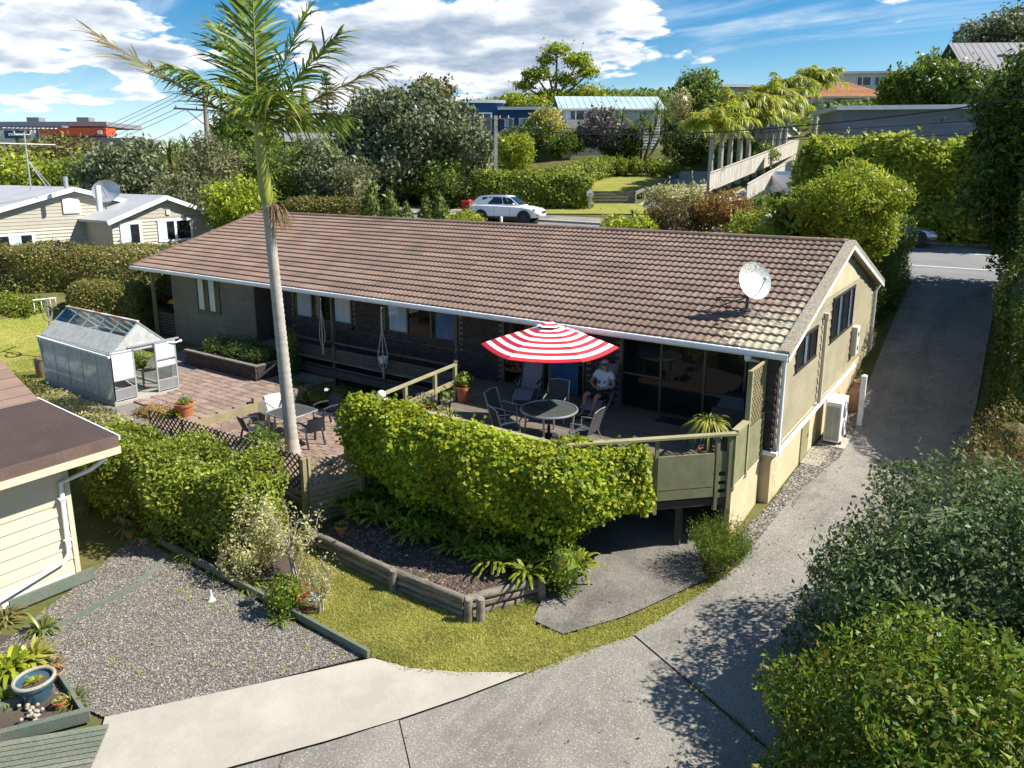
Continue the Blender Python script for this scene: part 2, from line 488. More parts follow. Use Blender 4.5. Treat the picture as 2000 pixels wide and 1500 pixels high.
LF['pohut'] = leafmat('pohutukawa_leaf', [(.065, .08, .035), (.13, .15, .075), (.21, .23, .13), (.045, .06, .025)], .55, .18, .2)
LF['glossy'] = leafmat('glossy_leaf', [(.035, .075, .007), (.075, .13, .01), (.15, .19, .015), (.06, .11, .009), (.17, .15, .025)], .5, .3, .3)
LF['lime'] = leafmat('lime_leaf', [(.13, .18, .012), (.22, .26, .02), (.30, .31, .035)], .45, .35)
LF['mid'] = leafmat('mid_leaf', [(.055, .095, .014), (.10, .15, .02), (.17, .2, .03)], .45, .28, .3)
LF['yellow'] = leafmat('yellow_leaf', [(.30, .28, .05), (.22, .23, .04), (.36, .33, .10)], .5, .3)
LF['cream_leaf'] = leafmat('variegated_leaf', [(.34, .31, .16), (.26, .26, .09), (.20, .19, .06), (.40, .37, .2)], .5, .3)
LF['red'] = leafmat('red_tip_leaf', [(.085, .085, .018), (.20, .09, .025), (.26, .13, .035), (.12, .10, .02)], .45, .25)
LF['brown'] = leafmat('brown_leaf', [(.085, .06, .022), (.13, .095, .032), (.07, .07, .02)], .55, .2)
LF['olive_tree'] = leafmat('gum_leaf', [(.12, .115, .03), (.18, .16, .045), (.085, .09, .025), (.14, .10, .04)], .5, .25)
LF['fern'] = leafmat('fern_leaf', [(.07, .12, .010), (.15, .19, .014), (.27, .28, .025)], .5, .3)
LF['strap'] = leafmat('strap_leaf', [(.05, .085, .014), (.095, .13, .02), (.17, .19, .035)], .4, .25)
LF['strap_yellow'] = leafmat('pale_strap_leaf', [(.26, .25, .04), (.18, .19, .03), (.34, .31, .07)], .45, .3)
LF['palm'] = leafmat('palm_leaflet', [(.04, .08, .01), (.09, .14, .015), (.19, .22, .025)], .45, .35, .3)
LF['palm_dry'] = leafmat('yellowing_leaflet', [(.15, .16, .03), (.24, .20, .05), (.09, .10, .02), (.18, .11, .05)], .5, .3)
LF['grass'] = leafmat('grass_blade', [(.2, .22, .035), (.29, .27, .065), (.37, .31, .1), (.15, .19, .027)], .6, .3)
LF['jac'] = leafmat('lasiandra_leaf', [(.05, .07, .02), (.09, .10, .03), (.17, .09, .2), (.07, .08, .025)], .5, .2)
LF['fine'] = leafmat('feathery_leaf', [(.11, .115, .05), (.15, .15, .07), (.09, .095, .035)], .6, .25)
LF['conifer'] = leafmat('conifer_leaf', [(.055, .085, .012), (.09, .125, .018), (.13, .16, .025)], .55, .2)
LF['pine'] = leafmat('pine_needle', [(.025, .04, .022), (.04, .055, .03), (.055, .07, .035)], .6, .15)


def sstep(a, b, x):
    t = np.clip((x - a) / (b - a), 0, 1)
    return t * t * (3 - 2 * t)


def road_far(x):
    return 29.6 + .262 * (np.clip(x, -90, 60) - .68)


def hz(x, y):
    """height of the ground"""
    x = np.asarray(x, float)
    y = np.asarray(y, float)
    front = np.interp(y, [-5, 0, 7, 9.5, 13.5, 17, 19.6], [-1.65, -1.25, -1.2, -.8, .3, 1.3, 1.75])
    w = sstep(-14.9, -14.2, x)
    yard = -.66 * (1 - w) - 1.16 * w + 1.6 * sstep(-26, -31, x)
    w2 = np.maximum(sstep(-9.0, -8.3, x), 1 - sstep(-7.9, -7.0, y))
    base = yard * (1 - w2) + front * w2
    yf = road_far(x)
    xr = np.clip(x, -60, 30)
    rd = 2.05 - .032 * xr + .07 * (np.clip(y, yf - 7.4, yf) - (yf - 3.5))
    yn = yf - 7.4
    k = sstep(12.5, np.maximum(yn, 13.2), y)
    right = sstep(-3, -1, x)
    back = (base * (1 - k) + rd * k) * (1 - right) + np.where(y < 19.6, front, 1.75 + (rd - 1.75) * np.clip((y - 19.6) / np.maximum(yn - 19.6, .5), 0, 1)) * right
    z = np.where(y < 12.5, base, back)
    z = np.where(y >= yn, rd, z)
    t = y - yf
    h = np.interp(t, [0, 1, 12, 22, 30, 40, 55, 80, 110, 200], [0, .12, 1.1, 2.1, 3.1, 6.2, 10.2, 14.5, 16, 16]) * (.35 + .65 * sstep(-120, -62, x)) * (1 + .12 * sstep(-25, 5, x))
    z = z + np.where(t > 0, h, 0)
    return z

# ------------------------------------------------------------------ mesh helpers
W = {}          # world position of every parent


def link(name, me, parent=None, loc=(0, 0, 0), rot=None):
    o = bpy.data.objects.new(name, me)
    COL.objects.link(o)
    loc = Vector(loc)
    W[o] = loc.copy()
    if parent is not None:
        o.parent = parent
        loc = loc - W[parent]
    o.location = loc
    if rot is not None:
        o.rotation_euler = rot
    return o


def tag(o, label, cat, group=None, kind=None):
    o['label'] = label
    if kind != 'structure':
        o['category'] = cat
    if group:
        o['group'] = group
    if kind:
        o['kind'] = kind
    return o


def thing(name, label, cat, loc=(0, 0, 0), group=None):
    return tag(link(name, None, None, loc), label, cat, group)


def struct(o):
    o['kind'] = 'structure'
    return o


def copy_tree(o, parent=None):
    c = o.copy()
    COL.objects.link(c)
    c.parent = parent
    for ch in list(o.children):
        copy_tree(ch, c)
    return c


def place(root, loc, rz=0., sc=1., label=None, group=None):
    root.location = loc
    root.rotation_euler = (0, 0, rz)
    root.scale = (sc, sc, sc) if isinstance(sc, (int, float)) else sc
    if label:
        root['label'] = label
    if group:
        root['group'] = group
    return root


def V(*a):
    return Vector(a[0]) if len(a) == 1 else Vector(a)


class MB:
    def __init__(s):
        s.v = []
        s.f = []
        s.mi = []
        s.cur = 0

    def add(s, vs, fs):
        b = len(s.v)
        s.v.extend([tuple(q) for q in vs])
        for f in fs:
            s.f.append(tuple(b + i for i in f))
            s.mi.append(s.cur)
        return s

    def hexa(s, p):
        return s.add(p, [(0, 3, 2, 1), (4, 5, 6, 7), (0, 1, 5, 4), (1, 2, 6, 5), (2, 3, 7, 6), (3, 0, 4, 7)])

    def box(s, x0, x1, y0, y1, z0, z1):
        return s.hexa([(x0, y0, z0), (x1, y0, z0), (x1, y1, z0), (x0, y1, z0), (x0, y0, z1), (x1, y0, z1), (x1, y1, z1), (x0, y1, z1)])

    def bar(s, p, q, w, h, up=(0, 0, 1)):
        p, q = V(p), V(q)
        d = (q - p).normalized()
        a = d.cross(V(up))
        if a.length < 1e-4:
            a = d.cross(V(1, 0, 0))
        a.normalize()
        b = a.cross(d).normalized()
        a, b = a * w / 2, b * h / 2
        return s.hexa([p - a - b, p + a - b, p + a + b, p - a + b, q - a - b, q + a - b, q + a + b, q - a + b])

    def tube(s, pts, rad, n=8, cap=True):
        pts = [V(p) for p in pts]
        m = len(pts)
        if not hasattr(rad, '__len__'):
            rad = [rad] * m
        prev = None
        vs = []
        for i, p in enumerate(pts):
            d = (pts[min(i + 1, m - 1)] - pts[max(i - 1, 0)]).normalized()
            if prev is None:
                a = d.cross(V(0, 0, 1))
                if a.length < .05:
                    a = d.cross(V(1, 0, 0))
            else:
                a = prev - d * prev.dot(d)
            a.normalize()
            prev = a
            b = d.cross(a)
            for k in range(n):
                t = 2 * pi * k / n
                vs.append(p + (a * cos(t) + b * sin(t)) * rad[i])
        fs = [(i * n + k, i * n + (k + 1) % n, (i + 1) * n + (k + 1) % n, (i + 1) * n + k) for i in range(m - 1) for k in range(n)]
        if cap:
            fs += [tuple(range(n - 1, -1, -1)), tuple((m - 1) * n + k for k in range(n))]
        return s.add(vs, fs)

    def cyl(s, p, q, r, r2=None, n=10):
        return s.tube([p, q], [r, r if r2 is None else r2], n)

    def lathe(s, prof, c=(0, 0, 0), n=16):
        vs = [(c[0] + r * cos(2 * pi * k / n), c[1] + r * sin(2 * pi * k / n), c[2] + z) for r, z in prof for k in range(n)]
        m = len(prof)
        fs = [(i * n + k, i * n + (k + 1) % n, (i + 1) * n + (k + 1) % n, (i + 1) * n + k) for i in range(m - 1) for k in range(n)]
        fs += [tuple(range(n - 1, -1, -1)), tuple((m - 1) * n + k for k in range(n))]
        return s.add(vs, fs)

    def ell(s, c, r, n=10, m=6):
        vs, fs = [], []
        for i in range(m + 1):
            ph = -pi / 2 + pi * i / m
            for k in range(n):
                th = 2 * pi * k / n
                vs.append((c[0] + r[0] * cos(ph) * cos(th), c[1] + r[1] * cos(ph) * sin(th), c[2] + r[2] * sin(ph)))
        for i in range(m):
            for k in range(n):
                fs.append((i * n + k, i * n + (k + 1) % n, (i + 1) * n + (k + 1) % n, (i + 1) * n + k))
        return s.add(vs, fs)

    def prism(s, poly, d):
        """closed 3D polygon swept along d"""
        d = V(d)
        n = len(poly)
        vs = [V(p) for p in poly] + [V(p) + d for p in poly]
        return s.add(vs, [tuple(range(n - 1, -1, -1)), tuple(range(n, 2 * n))] + [(i, (i + 1) % n, n + (i + 1) % n, n + i) for i in range(n)])

    def quad(s, *p):
        return s.add(p, [tuple(range(len(p)))])

    def mesh(s, name, mats, smooth=False, off=(0, 0, 0), fix=True):
        me = bpy.data.meshes.new(name)
        o = V(off)
        me.from_pydata([V(q) - o for q in s.v], [], s.f)
        for m in (mats if isinstance(mats, (list, tuple)) else [mats]):
            me.materials.append(m)
        if max(s.mi, default=0) > 0:
            me.polygons.foreach_set('material_index', s.mi)
        if fix:
            b = bmesh.new()
            b.from_mesh(me)
            bmesh.ops.recalc_face_normals(b, faces=b.faces)
            b.to_mesh(me)
            b.free()
        if smooth:
            me.polygons.foreach_set('use_smooth', [True] * len(me.polygons))
            if smooth != 'all':
                me.set_sharp_from_angle(angle=radians(40))
        me.update()
        return me

    def obj(s, name, mats, parent=None, smooth=False, loc=None):
        if loc is None:
            if parent is not None:
                loc = W[parent]
            else:
                a = np.array(s.v)
                loc = V(a[:, 0].mean(), a[:, 1].mean(), a[:, 2].min())
        return link(name, s.mesh(name, mats, smooth, loc), parent, loc)


LIM = 300


def pieces(name, parent, me, spots, limit=LIM):
    """alike pieces of one part: the nearest ones as objects sharing a mesh, the rest joined.
    spots: (location, rotation euler, scale)"""
    spots = sorted(spots, key=lambda q: (V(q[0]) - CAM).length)
    for loc, rot, sc in spots[:limit]:
        o = link(name, me, parent, loc, rot)
        o.scale = sc
    rest = spots[limit:]
    if rest:
        n = len(me.vertices)
        co_ = np.empty(n * 3)
        me.vertices.foreach_get('co', co_)
        co_ = co_.reshape(-1, 3)
        fs = [tuple(p.vertices) for p in me.polygons]
        b = MB()
        from mathutils import Euler
        for loc, rot, sc in rest:
            m = np.array(Euler(rot).to_matrix()) if rot else np.eye(3)
            b.add((co_ * np.array(sc)) @ m.T + np.array(loc), fs)
        o = b.obj(name, list(me.materials), parent)
        o['kind'] = 'stuff'


def unit_box(name, m, bev=0.):
    """1 x 1 x 1 block centred on its origin, slightly bevelled"""
    b = bmesh.new()
    bmesh.ops.create_cube(b, size=1)
    me = bpy.data.meshes.new(name)
    b.to_mesh(me)
    b.free()
    me.materials.append(m)
    return me


def quads_mesh(name, verts, mats, nv=4, mi=None, faces=None):
    """mesh from an array of separate polygons with nv corners each"""
    verts = np.asarray(verts, np.float32).reshape(-1, 3)
    if faces is None:
        faces = np.arange(len(verts), dtype=np.int32).reshape(-1, nv)
    n, nv = faces.shape
    me = bpy.data.meshes.new(name)
    me.vertices.add(len(verts))
    me.vertices.foreach_set('co', verts.ravel())
    me.loops.add(n * nv)
    me.loops.foreach_set('vertex_index', faces.ravel().astype(np.int32))
    me.polygons.add(n)
    me.polygons.foreach_set('loop_start', np.arange(0, n * nv, nv, dtype=np.int32))
    me.polygons.foreach_set('loop_total', np.full(n, nv, np.int32))
    for m in mats:
        me.materials.append(m)
    if mi is not None:
        me.polygons.foreach_set('material_index', np.asarray(mi, np.int32))
    me.update(calc_edges=True)
    return me


def nrm(a):
    return a / np.maximum(np.linalg.norm(a, axis=1, keepdims=True), 1e-9)


def leaf_quads(P, N, size, asp=.5, tilt=.7, up=0., fold=.12):
    """one folded diamond leaf at every point"""
    n = len(P)
    nn = nrm(N + tilt * RNG.normal(size=(n, 3)))
    t = np.cross(nn, RNG.normal(size=(n, 3)))
    t = nrm(nrm(t) + np.array([0, 0, up]))
    s_ = nrm(np.cross(nn, t))
    nn = np.cross(t, s_)
    L = (size * (.4 + 1.05 * RNG.random(n)))[:, None]
    w = L * asp * .5
    a = P
    b = P + t * L * .45 + s_ * w + nn * L * fold
    c = P + t * L
    d = P + t * L * .45 - s_ * w + nn * L * fold
    return np.stack([a, b, c, d], 1)


def shoot_quads(P, N, size, asp, k, L=3.2):
    """sprays of leaves standing out of the surface"""
    i = RNG.choice(len(P), size=max(1, k))
    D = nrm(N[i] + np.array([0, 0, .7]) + .5 * RNG.normal(size=(len(i), 3)))
    ln = size * L * (.4 + RNG.random(len(i)))
    out = []
    for t_ in np.linspace(.15, 1, 8):
        q = P[i] + D * (ln * t_)[:, None]
        out.append(leaf_quads(q, np.cross(D, RNG.normal(size=D.shape)) + D * .4, size * .85, asp, .3, .3))
    return np.concatenate(out)


def lump(P, k=1.0, amp=.1, ph=0.):
    x, y, z = P[:, 0] * k + ph, P[:, 1] * k - ph * .7, P[:, 2] * k + ph * 1.3
    return amp * (np.sin(2.1 * x + 1.3 * y) + np.sin(2.7 * y - 1.9 * z + 1) + np.sin(3.3 * z + 2.3 * x + 2) + .6 * np.sin(6.1 * x - 5.2 * y + 4.4 * z)) / 2.4


def ell_points(ells, n, inner=.25, cut=.82):
    """points spread near the outside of a group of ellipsoids, with outward normals"""
    c = np.array([e[0] for e in ells], float)
    r = np.array([e[1] for e in ells], float)
    area = (r[:, 0] * r[:, 1] + r[:, 0] * r[:, 2] + r[:, 1] * r[:, 2])
    k = RNG.choice(len(ells), size=int(n * 1.9), p=area / area.sum())
    d = nrm(RNG.normal(size=(len(k), 3)))
    rr = 1 - np.minimum(RNG.exponential(inner * .5, len(k)), .75) + .05 * RNG.normal(size=len(k))
    P = c[k] + d * r[k] * rr[:, None]
    N = nrm(d / r[k])
    keep = np.ones(len(P), bool)
    for j in range(len(ells)):
        q = ((P - c[j]) / r[j])
        inside = (q * q).sum(1) < cut * cut
        keep &= ~(inside & (k != j))
    P, N = P[keep][:n], N[keep][:n]
    return P, N


def core_faces(ells, sc):
    b = MB()
    for c, r in ells:
        b.ell(c, [q * sc for q in r], 8, 5)
    return b


def mesh_leaves(name, parent, Q, m, core=None, loc=None, coremat=None):
    """leaf mesh, optionally with the solid mass of inner leaves and twigs"""
    Q = np.asarray(Q, float).reshape(-1, 3)
    if loc is None:
        loc = W[parent] if parent is not None else V(Q[:, 0].mean(), Q[:, 1].mean(), Q[:, 2].min())
    lo = np.array(loc)
    mi = np.zeros(len(Q) // 4, int)
    if core is not None and core.f:
        cv = np.array(core.v)
        cf = np.array([f for f in core.f if len(f) == 4])
        cq = cv[cf].reshape(-1, 3)
        Q = np.concatenate([Q, cq])
        mi = np.concatenate([mi, np.ones(len(cf), int)])
    me = quads_mesh(name, Q - lo, [m] + ([coremat or m] if core is not None else []), 4, mi)
    return link(name, me, parent, loc)


def clumps(ells, k, rc, flat=.8, seed=None):
    """smaller ellipsoids scattered over the outside of big ones"""
    P, N = ell_points(ells, k, .35, .75)
    out = []
    for p in P:
        q = rc * random.uniform(.65, 1.3)
        out.append((tuple(p), (q, q, q * flat)))
    return out


def bush(name, label, cat, ells, n, size, m, asp=.5, tilt=.7, up=.25, inner=.25, group=None, sub=None, core=.74, parent=None, coremat=None, shoots=None):
    """shrub of separate leaves over a mass of inner leaves"""
    if sub:
        core = core and min(core, .62)
        big = clumps(ells, sub[0], sub[1])
        P, N = ell_points(big + ells, n, inner, .6)
    else:
        P, N = ell_points(ells, n, inner)
    P = P + N * lump(P, 2.0, size * .9)[:, None]
    Q = leaf_quads(P, N, size, asp, tilt, up)
    Q = np.concatenate([Q, shoot_quads(P, N, size, asp, shoots or n // 90)])
    o = mesh_leaves(name, parent, Q, m, core_faces(ells, core) if core else None, coremat=coremat)
    if parent is None:
        tag(o, label, cat, group)
    return o


def hedge(name, label, path, wid, hgt, n, size, m, asp=.5, tilt=.6, up=.2, amp=.12, k=1.0, rnd=.45, group=None, inner=.12, kind=None, sky=.35):
    """clipped hedge along a path of (x, y, base z[, width, height])"""
    pts = [tuple(p) + ((wid, hgt) if len(p) == 3 else ()) for p in path]
    pts = np.array(pts, float)
    seg = np.linalg.norm(np.diff(pts[:, :2], axis=0), axis=1)
    cum = np.concatenate([[0], np.cumsum(seg)])
    tot = cum[-1]

    def surf(s_, cs, sc=1.):
        cx, cz, ca, sa = cs
        q = np.stack([np.interp(s_, cum, pts[:, j]) for j in range(5)], 1)
        e = .02 * tot + .05
        d = np.stack([np.interp(np.minimum(s_ + e, tot), cum, pts[:, j]) - np.interp(np.maximum(s_ - e, 0), cum, pts[:, j]) for j in range(2)], 1)
        d = d / np.maximum(np.linalg.norm(d, axis=1, keepdims=True), 1e-6)
        side = np.stack([d[:, 1], -d[:, 0]], 1)
        endf = np.minimum(1, np.minimum(s_, tot - s_) / (q[:, 3] * .35) + .55)
        hw = q[:, 3] / 2 * sc * np.sqrt(endf)
        hh = q[:, 4] * (.5 + .5 * sc * cz * np.where(cz > 0, endf ** .3, 1))
        P = np.stack([q[:, 0] + side[:, 0] * hw * cx, q[:, 1] + side[:, 1] * hw * cx, q[:, 2] + hh], 1)
        N = nrm(np.stack([side[:, 0] * ca, side[:, 1] * ca, sa], 1))
        return P, N
    def section(a):
        ca, sa = np.cos(a), np.sin(a)
        return np.sign(ca) * np.abs(ca) ** rnd, np.sign(sa) * np.abs(sa) ** rnd, ca, sa
    s_ = RNG.random(n) * tot
    # cross section: sides and top, little below
    h0, w0 = pts[:, 4].mean(), pts[:, 3].mean()
    u = RNG.random(n) * (2 * h0 + w0)
    v_ = RNG.random(n) * 2 - 1
    pw = 2 / rnd
    edge = np.sign(RNG.random(n) - .5) * (1 - np.abs(v_) ** pw) ** (1 / pw)
    side_ = u < 2 * h0
    cx = np.where(side_, edge, v_)
    cz = np.where(side_, v_, np.abs(edge))
    ca = np.sign(cx) * np.abs(cx) ** (pw - 1)
    sa = np.sign(cz) * np.abs(cz) ** (pw - 1)
    P, N = surf(s_, (cx, cz, ca, sa))
    P = P + N * (lump(P, k, amp) + size * .3 * RNG.normal(size=n) - RNG.exponential(inner, n) + inner * .6)[:, None]
    # leaves over the two ends
    ne = int(n * min(.5, w0 / max(tot, .1)) * .5)
    ee = []
    for end in (0, tot):
        if ne < 8:
            break
        P0, _ = surf(np.full(ne, end + (1e-3 if end == 0 else -1e-3)), section(RNG.random(ne) * pi * 2), 1.)
        c0 = pts[0 if end == 0 else -1]
        cc = np.array([c0[0], c0[1], c0[2] + c0[4] * .5])
        P1 = cc + (P0 - cc) * np.sqrt(RNG.random((ne, 1)))
        d = pts[1, :2] - pts[0, :2] if end == 0 else pts[-2, :2] - pts[-1, :2]
        d = -d / np.linalg.norm(d)
        N1 = np.tile([d[0], d[1], .1], (ne, 1))
        ee.append((P1 + N1 * (lump(P1, k, amp) + size * .3 * RNG.normal(size=ne))[:, None], N1))
    for e in ee:
        P, N = np.concatenate([P, e[0]]), np.concatenate([N, e[1]])
    Q = leaf_quads(P, N + np.array([.25, .1, 1.]) * sky, size, asp, tilt, up)
    Q = np.concatenate([Q, shoot_quads(P, N, size, asp, n // 160, 2.2)])
    b = MB()
    ms, na = max(4, int(tot / .6)), 14
    ss = np.repeat(np.linspace(.02 * tot, .98 * tot, ms), na)
    aa = np.tile(np.linspace(0, 2 * pi, na, endpoint=False), ms)
    sc = max(.4, 1 - .42 / max(w0, .1))
    Pc, Nc = surf(ss, section(aa), sc)
    Pc = Pc + Nc * (lump(Pc, k, amp) - .04)[:, None]
    b.add(Pc, [(i * na + j, i * na + (j + 1) % na, (i + 1) * na + (j + 1) % na, (i + 1) * na + j) for i in range(ms - 1) for j in range(na)])
    for i in (0, ms - 1):
        c_ = Pc[i * na:(i + 1) * na]
        for j in range(0, na // 2 - 1):
            b.add([c_[j], c_[j + 1], c_[na - 2 - j], c_[na - 1 - j]], [(0, 1, 2, 3)])
    o = mesh_leaves(name, None, Q, m, b)
    return tag(o, label, 'hedge', group, kind)


def ribbons(P, D, L, w, droop, segs=4, tip=.1, side=None):
    """curved strap leaves: returns quads"""
    n = len(P)
    D = nrm(D)
    L = np.broadcast_to(L, (n,))[:, None]
    droop = np.broadcast_to(droop, (n,))[:, None]
    s_ = np.cross(D, np.array([0, 0, 1.0]) + .15 * RNG.normal(size=(n, 3))) if side is None else side
    s_ = nrm(s_)
    out = []
    pp = None
    for i in range(segs + 1):
        t = i / segs
        c = P + D * L * t + np.array([0, 0, -1.0]) * droop * L * t * t
        hw = w * .5 * (tip + (1 - tip) * sin(pi * min(1., .18 + .82 * t)) ** .7)
        q = (c - s_ * hw, c + s_ * hw)
        if pp is not None:
            out.append(np.stack([pp[0], pp[1], q[1], q[0]], 1))
        pp = q
    return np.concatenate(out, 0) if n else np.zeros((0, 4, 3))


def ribbon_faces(P, D, L, w, droop, segs=4, tip=.1, side=None):
    """the same, but each strap one connected strip so that it takes one tone"""
    n = len(P)
    D = nrm(D)
    L = np.broadcast_to(L, (n,))[:, None]
    droop = np.broadcast_to(droop, (n,))[:, None]
    w = np.broadcast_to(w, (n,))[:, None]
    s_ = nrm(np.cross(D, np.array([0, 0, 1.0]) + .15 * RNG.normal(size=(n, 3)))) if side is None else nrm(side)
    vs = []
    for i in range(segs + 1):
        t = i / segs
        c = P + D * L * t + np.array([0, 0, -1.0]) * droop * L * t * t
        hw = w * .5 * (tip + (1 - tip) * sin(pi * min(1., .2 + .8 * t)) ** .7)
        vs += [c - s_ * hw, c + s_ * hw]
    v = np.stack(vs, 1).reshape(-1, 3)
    m = 2 * (segs + 1)
    b = (np.arange(n) * m)[:, None]
    fs = np.concatenate([b + np.array([[2 * i, 2 * i + 1, 2 * i + 3, 2 * i + 2]]) for i in range(segs)], 0)
    return v, fs


def strap_obj(name, parent, parts, m, loc=None):
    """parts: list of (verts, faces) from ribbon_faces"""
    vs, fs, o = [], [], 0
    for v, f in parts:
        vs.append(v)
        fs.append(f + o)
        o += len(v)
    v = np.concatenate(vs)
    f = np.concatenate(fs)
    if loc is None:
        loc = W[parent] if parent is not None else V(v[:, 0].mean(), v[:, 1].mean(), v[:, 2].min())
    return link(name, quads_mesh(name, v - np.array(loc), [m] if not isinstance(m, list) else m, 4, None, f), parent, loc)


def tuft(c, n, L, w, spread=.8, droop=.5, segs=4, up=1.0, r0=.04):
    """straps springing from one point"""
    a = RNG.random(n) * 2 * pi
    e = spread * np.sqrt(RNG.random(n))
    D = np.stack([np.cos(a) * e, np.sin(a) * e, up * (1 - .6 * e * e)], 1)
    P = np.array(c) + np.stack([np.cos(a) * r0, np.sin(a) * r0, np.zeros(n)], 1)
    return ribbon_faces(P, D, L * (.7 + .5 * RNG.random(n)), w, droop * (.6 + .8 * RNG.random(n)), segs)


def sheet(name, poly, off, m, res=.6, flat=None, parent=None):
    """a thin layer lying on the ground inside a polygon"""
    poly = [V(p[0], p[1]) for p in poly]
    x0, x1 = min(p.x for p in poly), max(p.x for p in poly)
    y0, y1 = min(p.y for p in poly), max(p.y for p in poly)
    vs = []
    n0 = len(poly)
    for i in range(n0):
        a, b = poly[i], poly[(i + 1) % n0]
        k = max(1, int((b - a).length / res))
        for j in range(k):
            vs.append(a.lerp(b, j / k))
    nb = len(vs)
    edges = [(i, (i + 1) % nb) for i in range(nb)]
    for gx in np.arange(x0 + res / 2, x1, res):
        for gy in np.arange(y0 + res / 2, y1, res):
            vs.append(V(gx, gy))
    r = delaunay_2d_cdt([v.to_2d() if len(v) > 2 else v for v in vs], edges, [list(range(nb))], 1, 1e-4)
    P = np.array([(v.x, v.y) for v in r[0]])
    z = (hz(P[:, 0], P[:, 1]) if flat is None else np.full(len(P), flat)) + off
    b = MB()
    b.add(np.column_stack([P, z]), [tuple(f) for f in r[2]])
    me = b.mesh(name, m, True)
    bb = bmesh.new()
    bb.from_mesh(me)
    for f in bb.faces:
        if f.normal.z < 0:
            f.normal_flip()
    bb.to_mesh(me)
    bb.free()
    return link(name, me, parent, W[parent] if parent is not None else (0, 0, 0))


def inpoly(P, poly):
    x, y = P[:, 0], P[:, 1]
    c = np.zeros(len(P), bool)
    n = len(poly)
    for i in range(n):
        a, b = poly[i], poly[(i + 1) % n]
        cond = ((a[1] > y) != (b[1] > y))
        xi = (b[0] - a[0]) * (y - a[1]) / ((b[1] - a[1]) or 1e-9) + a[0]
        c ^= cond & (x < xi)
    return c


def rand_in(poly, n):
    a = np.array([(p[0], p[1]) for p in poly])
    lo, hi = a.min(0), a.max(0)
    k = max(2, int(n * np.prod(hi - lo) / max(1e-6, abs(.5 * np.sum(a[:, 0] * np.roll(a[:, 1], -1) - np.roll(a[:, 0], -1) * a[:, 1]))) * 1.1))
    P = lo + RNG.random((k, 2)) * (hi - lo)
    return P[inpoly(P, a)][:n]


def stones(name, label, poly, n, size, m, off=.02, flat=None, asp=.6):
    """loose stones or chips lying over an area"""
    P = rand_in(poly, n)
    n = len(P)
    z = (hz(P[:, 0], P[:, 1]) if flat is None else np.full(n, flat)) + off
    s_ = size * (.5 + RNG.random(n))
    base = np.array([(1, 0, 0), (.3, .8, .1), (-.7, .6, 0), (-1, -.2, .1), (-.2, -.9, 0), (.7, -.6, 0), (.1, 0, .9)], float)
    a = RNG.random(n) * 2 * pi
    R = np.stack([np.stack([np.cos(a), -np.sin(a), 0 * a], 1), np.stack([np.sin(a), np.cos(a), 0 * a], 1), np.tile([0, 0, 1.], (n, 1))], 1)
    sc = np.stack([s_, s_ * (asp + .4 * RNG.random(n)), s_ * (.35 + .4 * RNG.random(n))], 1)
    v = (base[None] * sc[:, None])
    v += .18 * s_[:, None, None] * RNG.normal(size=v.shape)
    v = np.einsum('nij,nkj->nki', R, v) + np.column_stack([P, z])[:, None]
    f = np.array([(i, (i + 1) % 6, 6) for i in range(6)])
    F = (np.arange(n) * 7)[:, None, None] + f[None]
    o = link(name, quads_mesh(name, v.reshape(-1, 3), [m], 3, None, F.reshape(-1, 3)))
    return tag(o, label, name.replace('_', ' '), None, 'stuff')


def blades(name, label, poly, n, h, w, m, off=.0):
    P = rand_in(poly, n)
    n = len(P)
    z = hz(P[:, 0], P[:, 1]) + off
    a = RNG.random(n) * 2 * pi
    hh = h * (.5 + RNG.random(n))
    b = np.column_stack([P, z])
    s_ = np.stack([np.cos(a), np.sin(a), 0 * a], 1) * w
    l = np.stack([RNG.normal(size=n) * .6, RNG.normal(size=n) * .6, np.ones(n)], 1) * hh[:, None]
    v = np.stack([b - s_, b + s_, b + l], 1)
    o = link(name, quads_mesh(name, v, [m], 3))
    return tag(o, label, 'grass', None, 'stuff')

# ================================================================== THE GROUND
xs = np.unique(np.concatenate([np.linspace(-900, -90, 28), np.linspace(-90, -34, 38), np.arange(-34, 12, .6), np.linspace(12, 60, 30), np.linspace(60, 600, 18)]))
ys = np.unique(np.concatenate([np.linspace(-300, -30, 12), np.linspace(-30, -16, 10), np.arange(-16, 34, .6), np.linspace(34, 110, 50), np.linspace(110, 1200, 26)]))
gx, gy = np.meshgrid(xs, ys, indexing='ij')
gz = hz(gx, gy) - .02
ii = np.arange(len(xs) * len(ys)).reshape(len(xs), len(ys))
F_ = np.stack([ii[:-1, :-1], ii[1:, :-1], ii[1:, 1:], ii[:-1, 1:]], -1).reshape(-1, 4)
me = quads_mesh('ground', np.stack([gx, gy, gz], -1).reshape(-1, 3), [M['ground']], 4, None, F_)
me.polygons.foreach_set('use_smooth', [True] * len(me.polygons))
struct(link('ground', me))

# ---- street
xr_ = np.linspace(-95, 60, 120)


def road_strip(name, a, b, off, m):
    vs, fs = [], []
    for x in xr_:
        for k in np.linspace(a, b, 4):
            y = road_far(x) - k
            vs.append((x, y, float(hz(x, y)) + off))
    for i in range(len(xr_) - 1):
        for k in range(3):
            fs.append((i * 4 + k, i * 4 + k + 1, (i + 1) * 4 + k + 1, (i + 1) * 4 + k))
    bb = MB().add(vs, fs)
    o = link(name, bb.mesh(name, m, True))
    return o


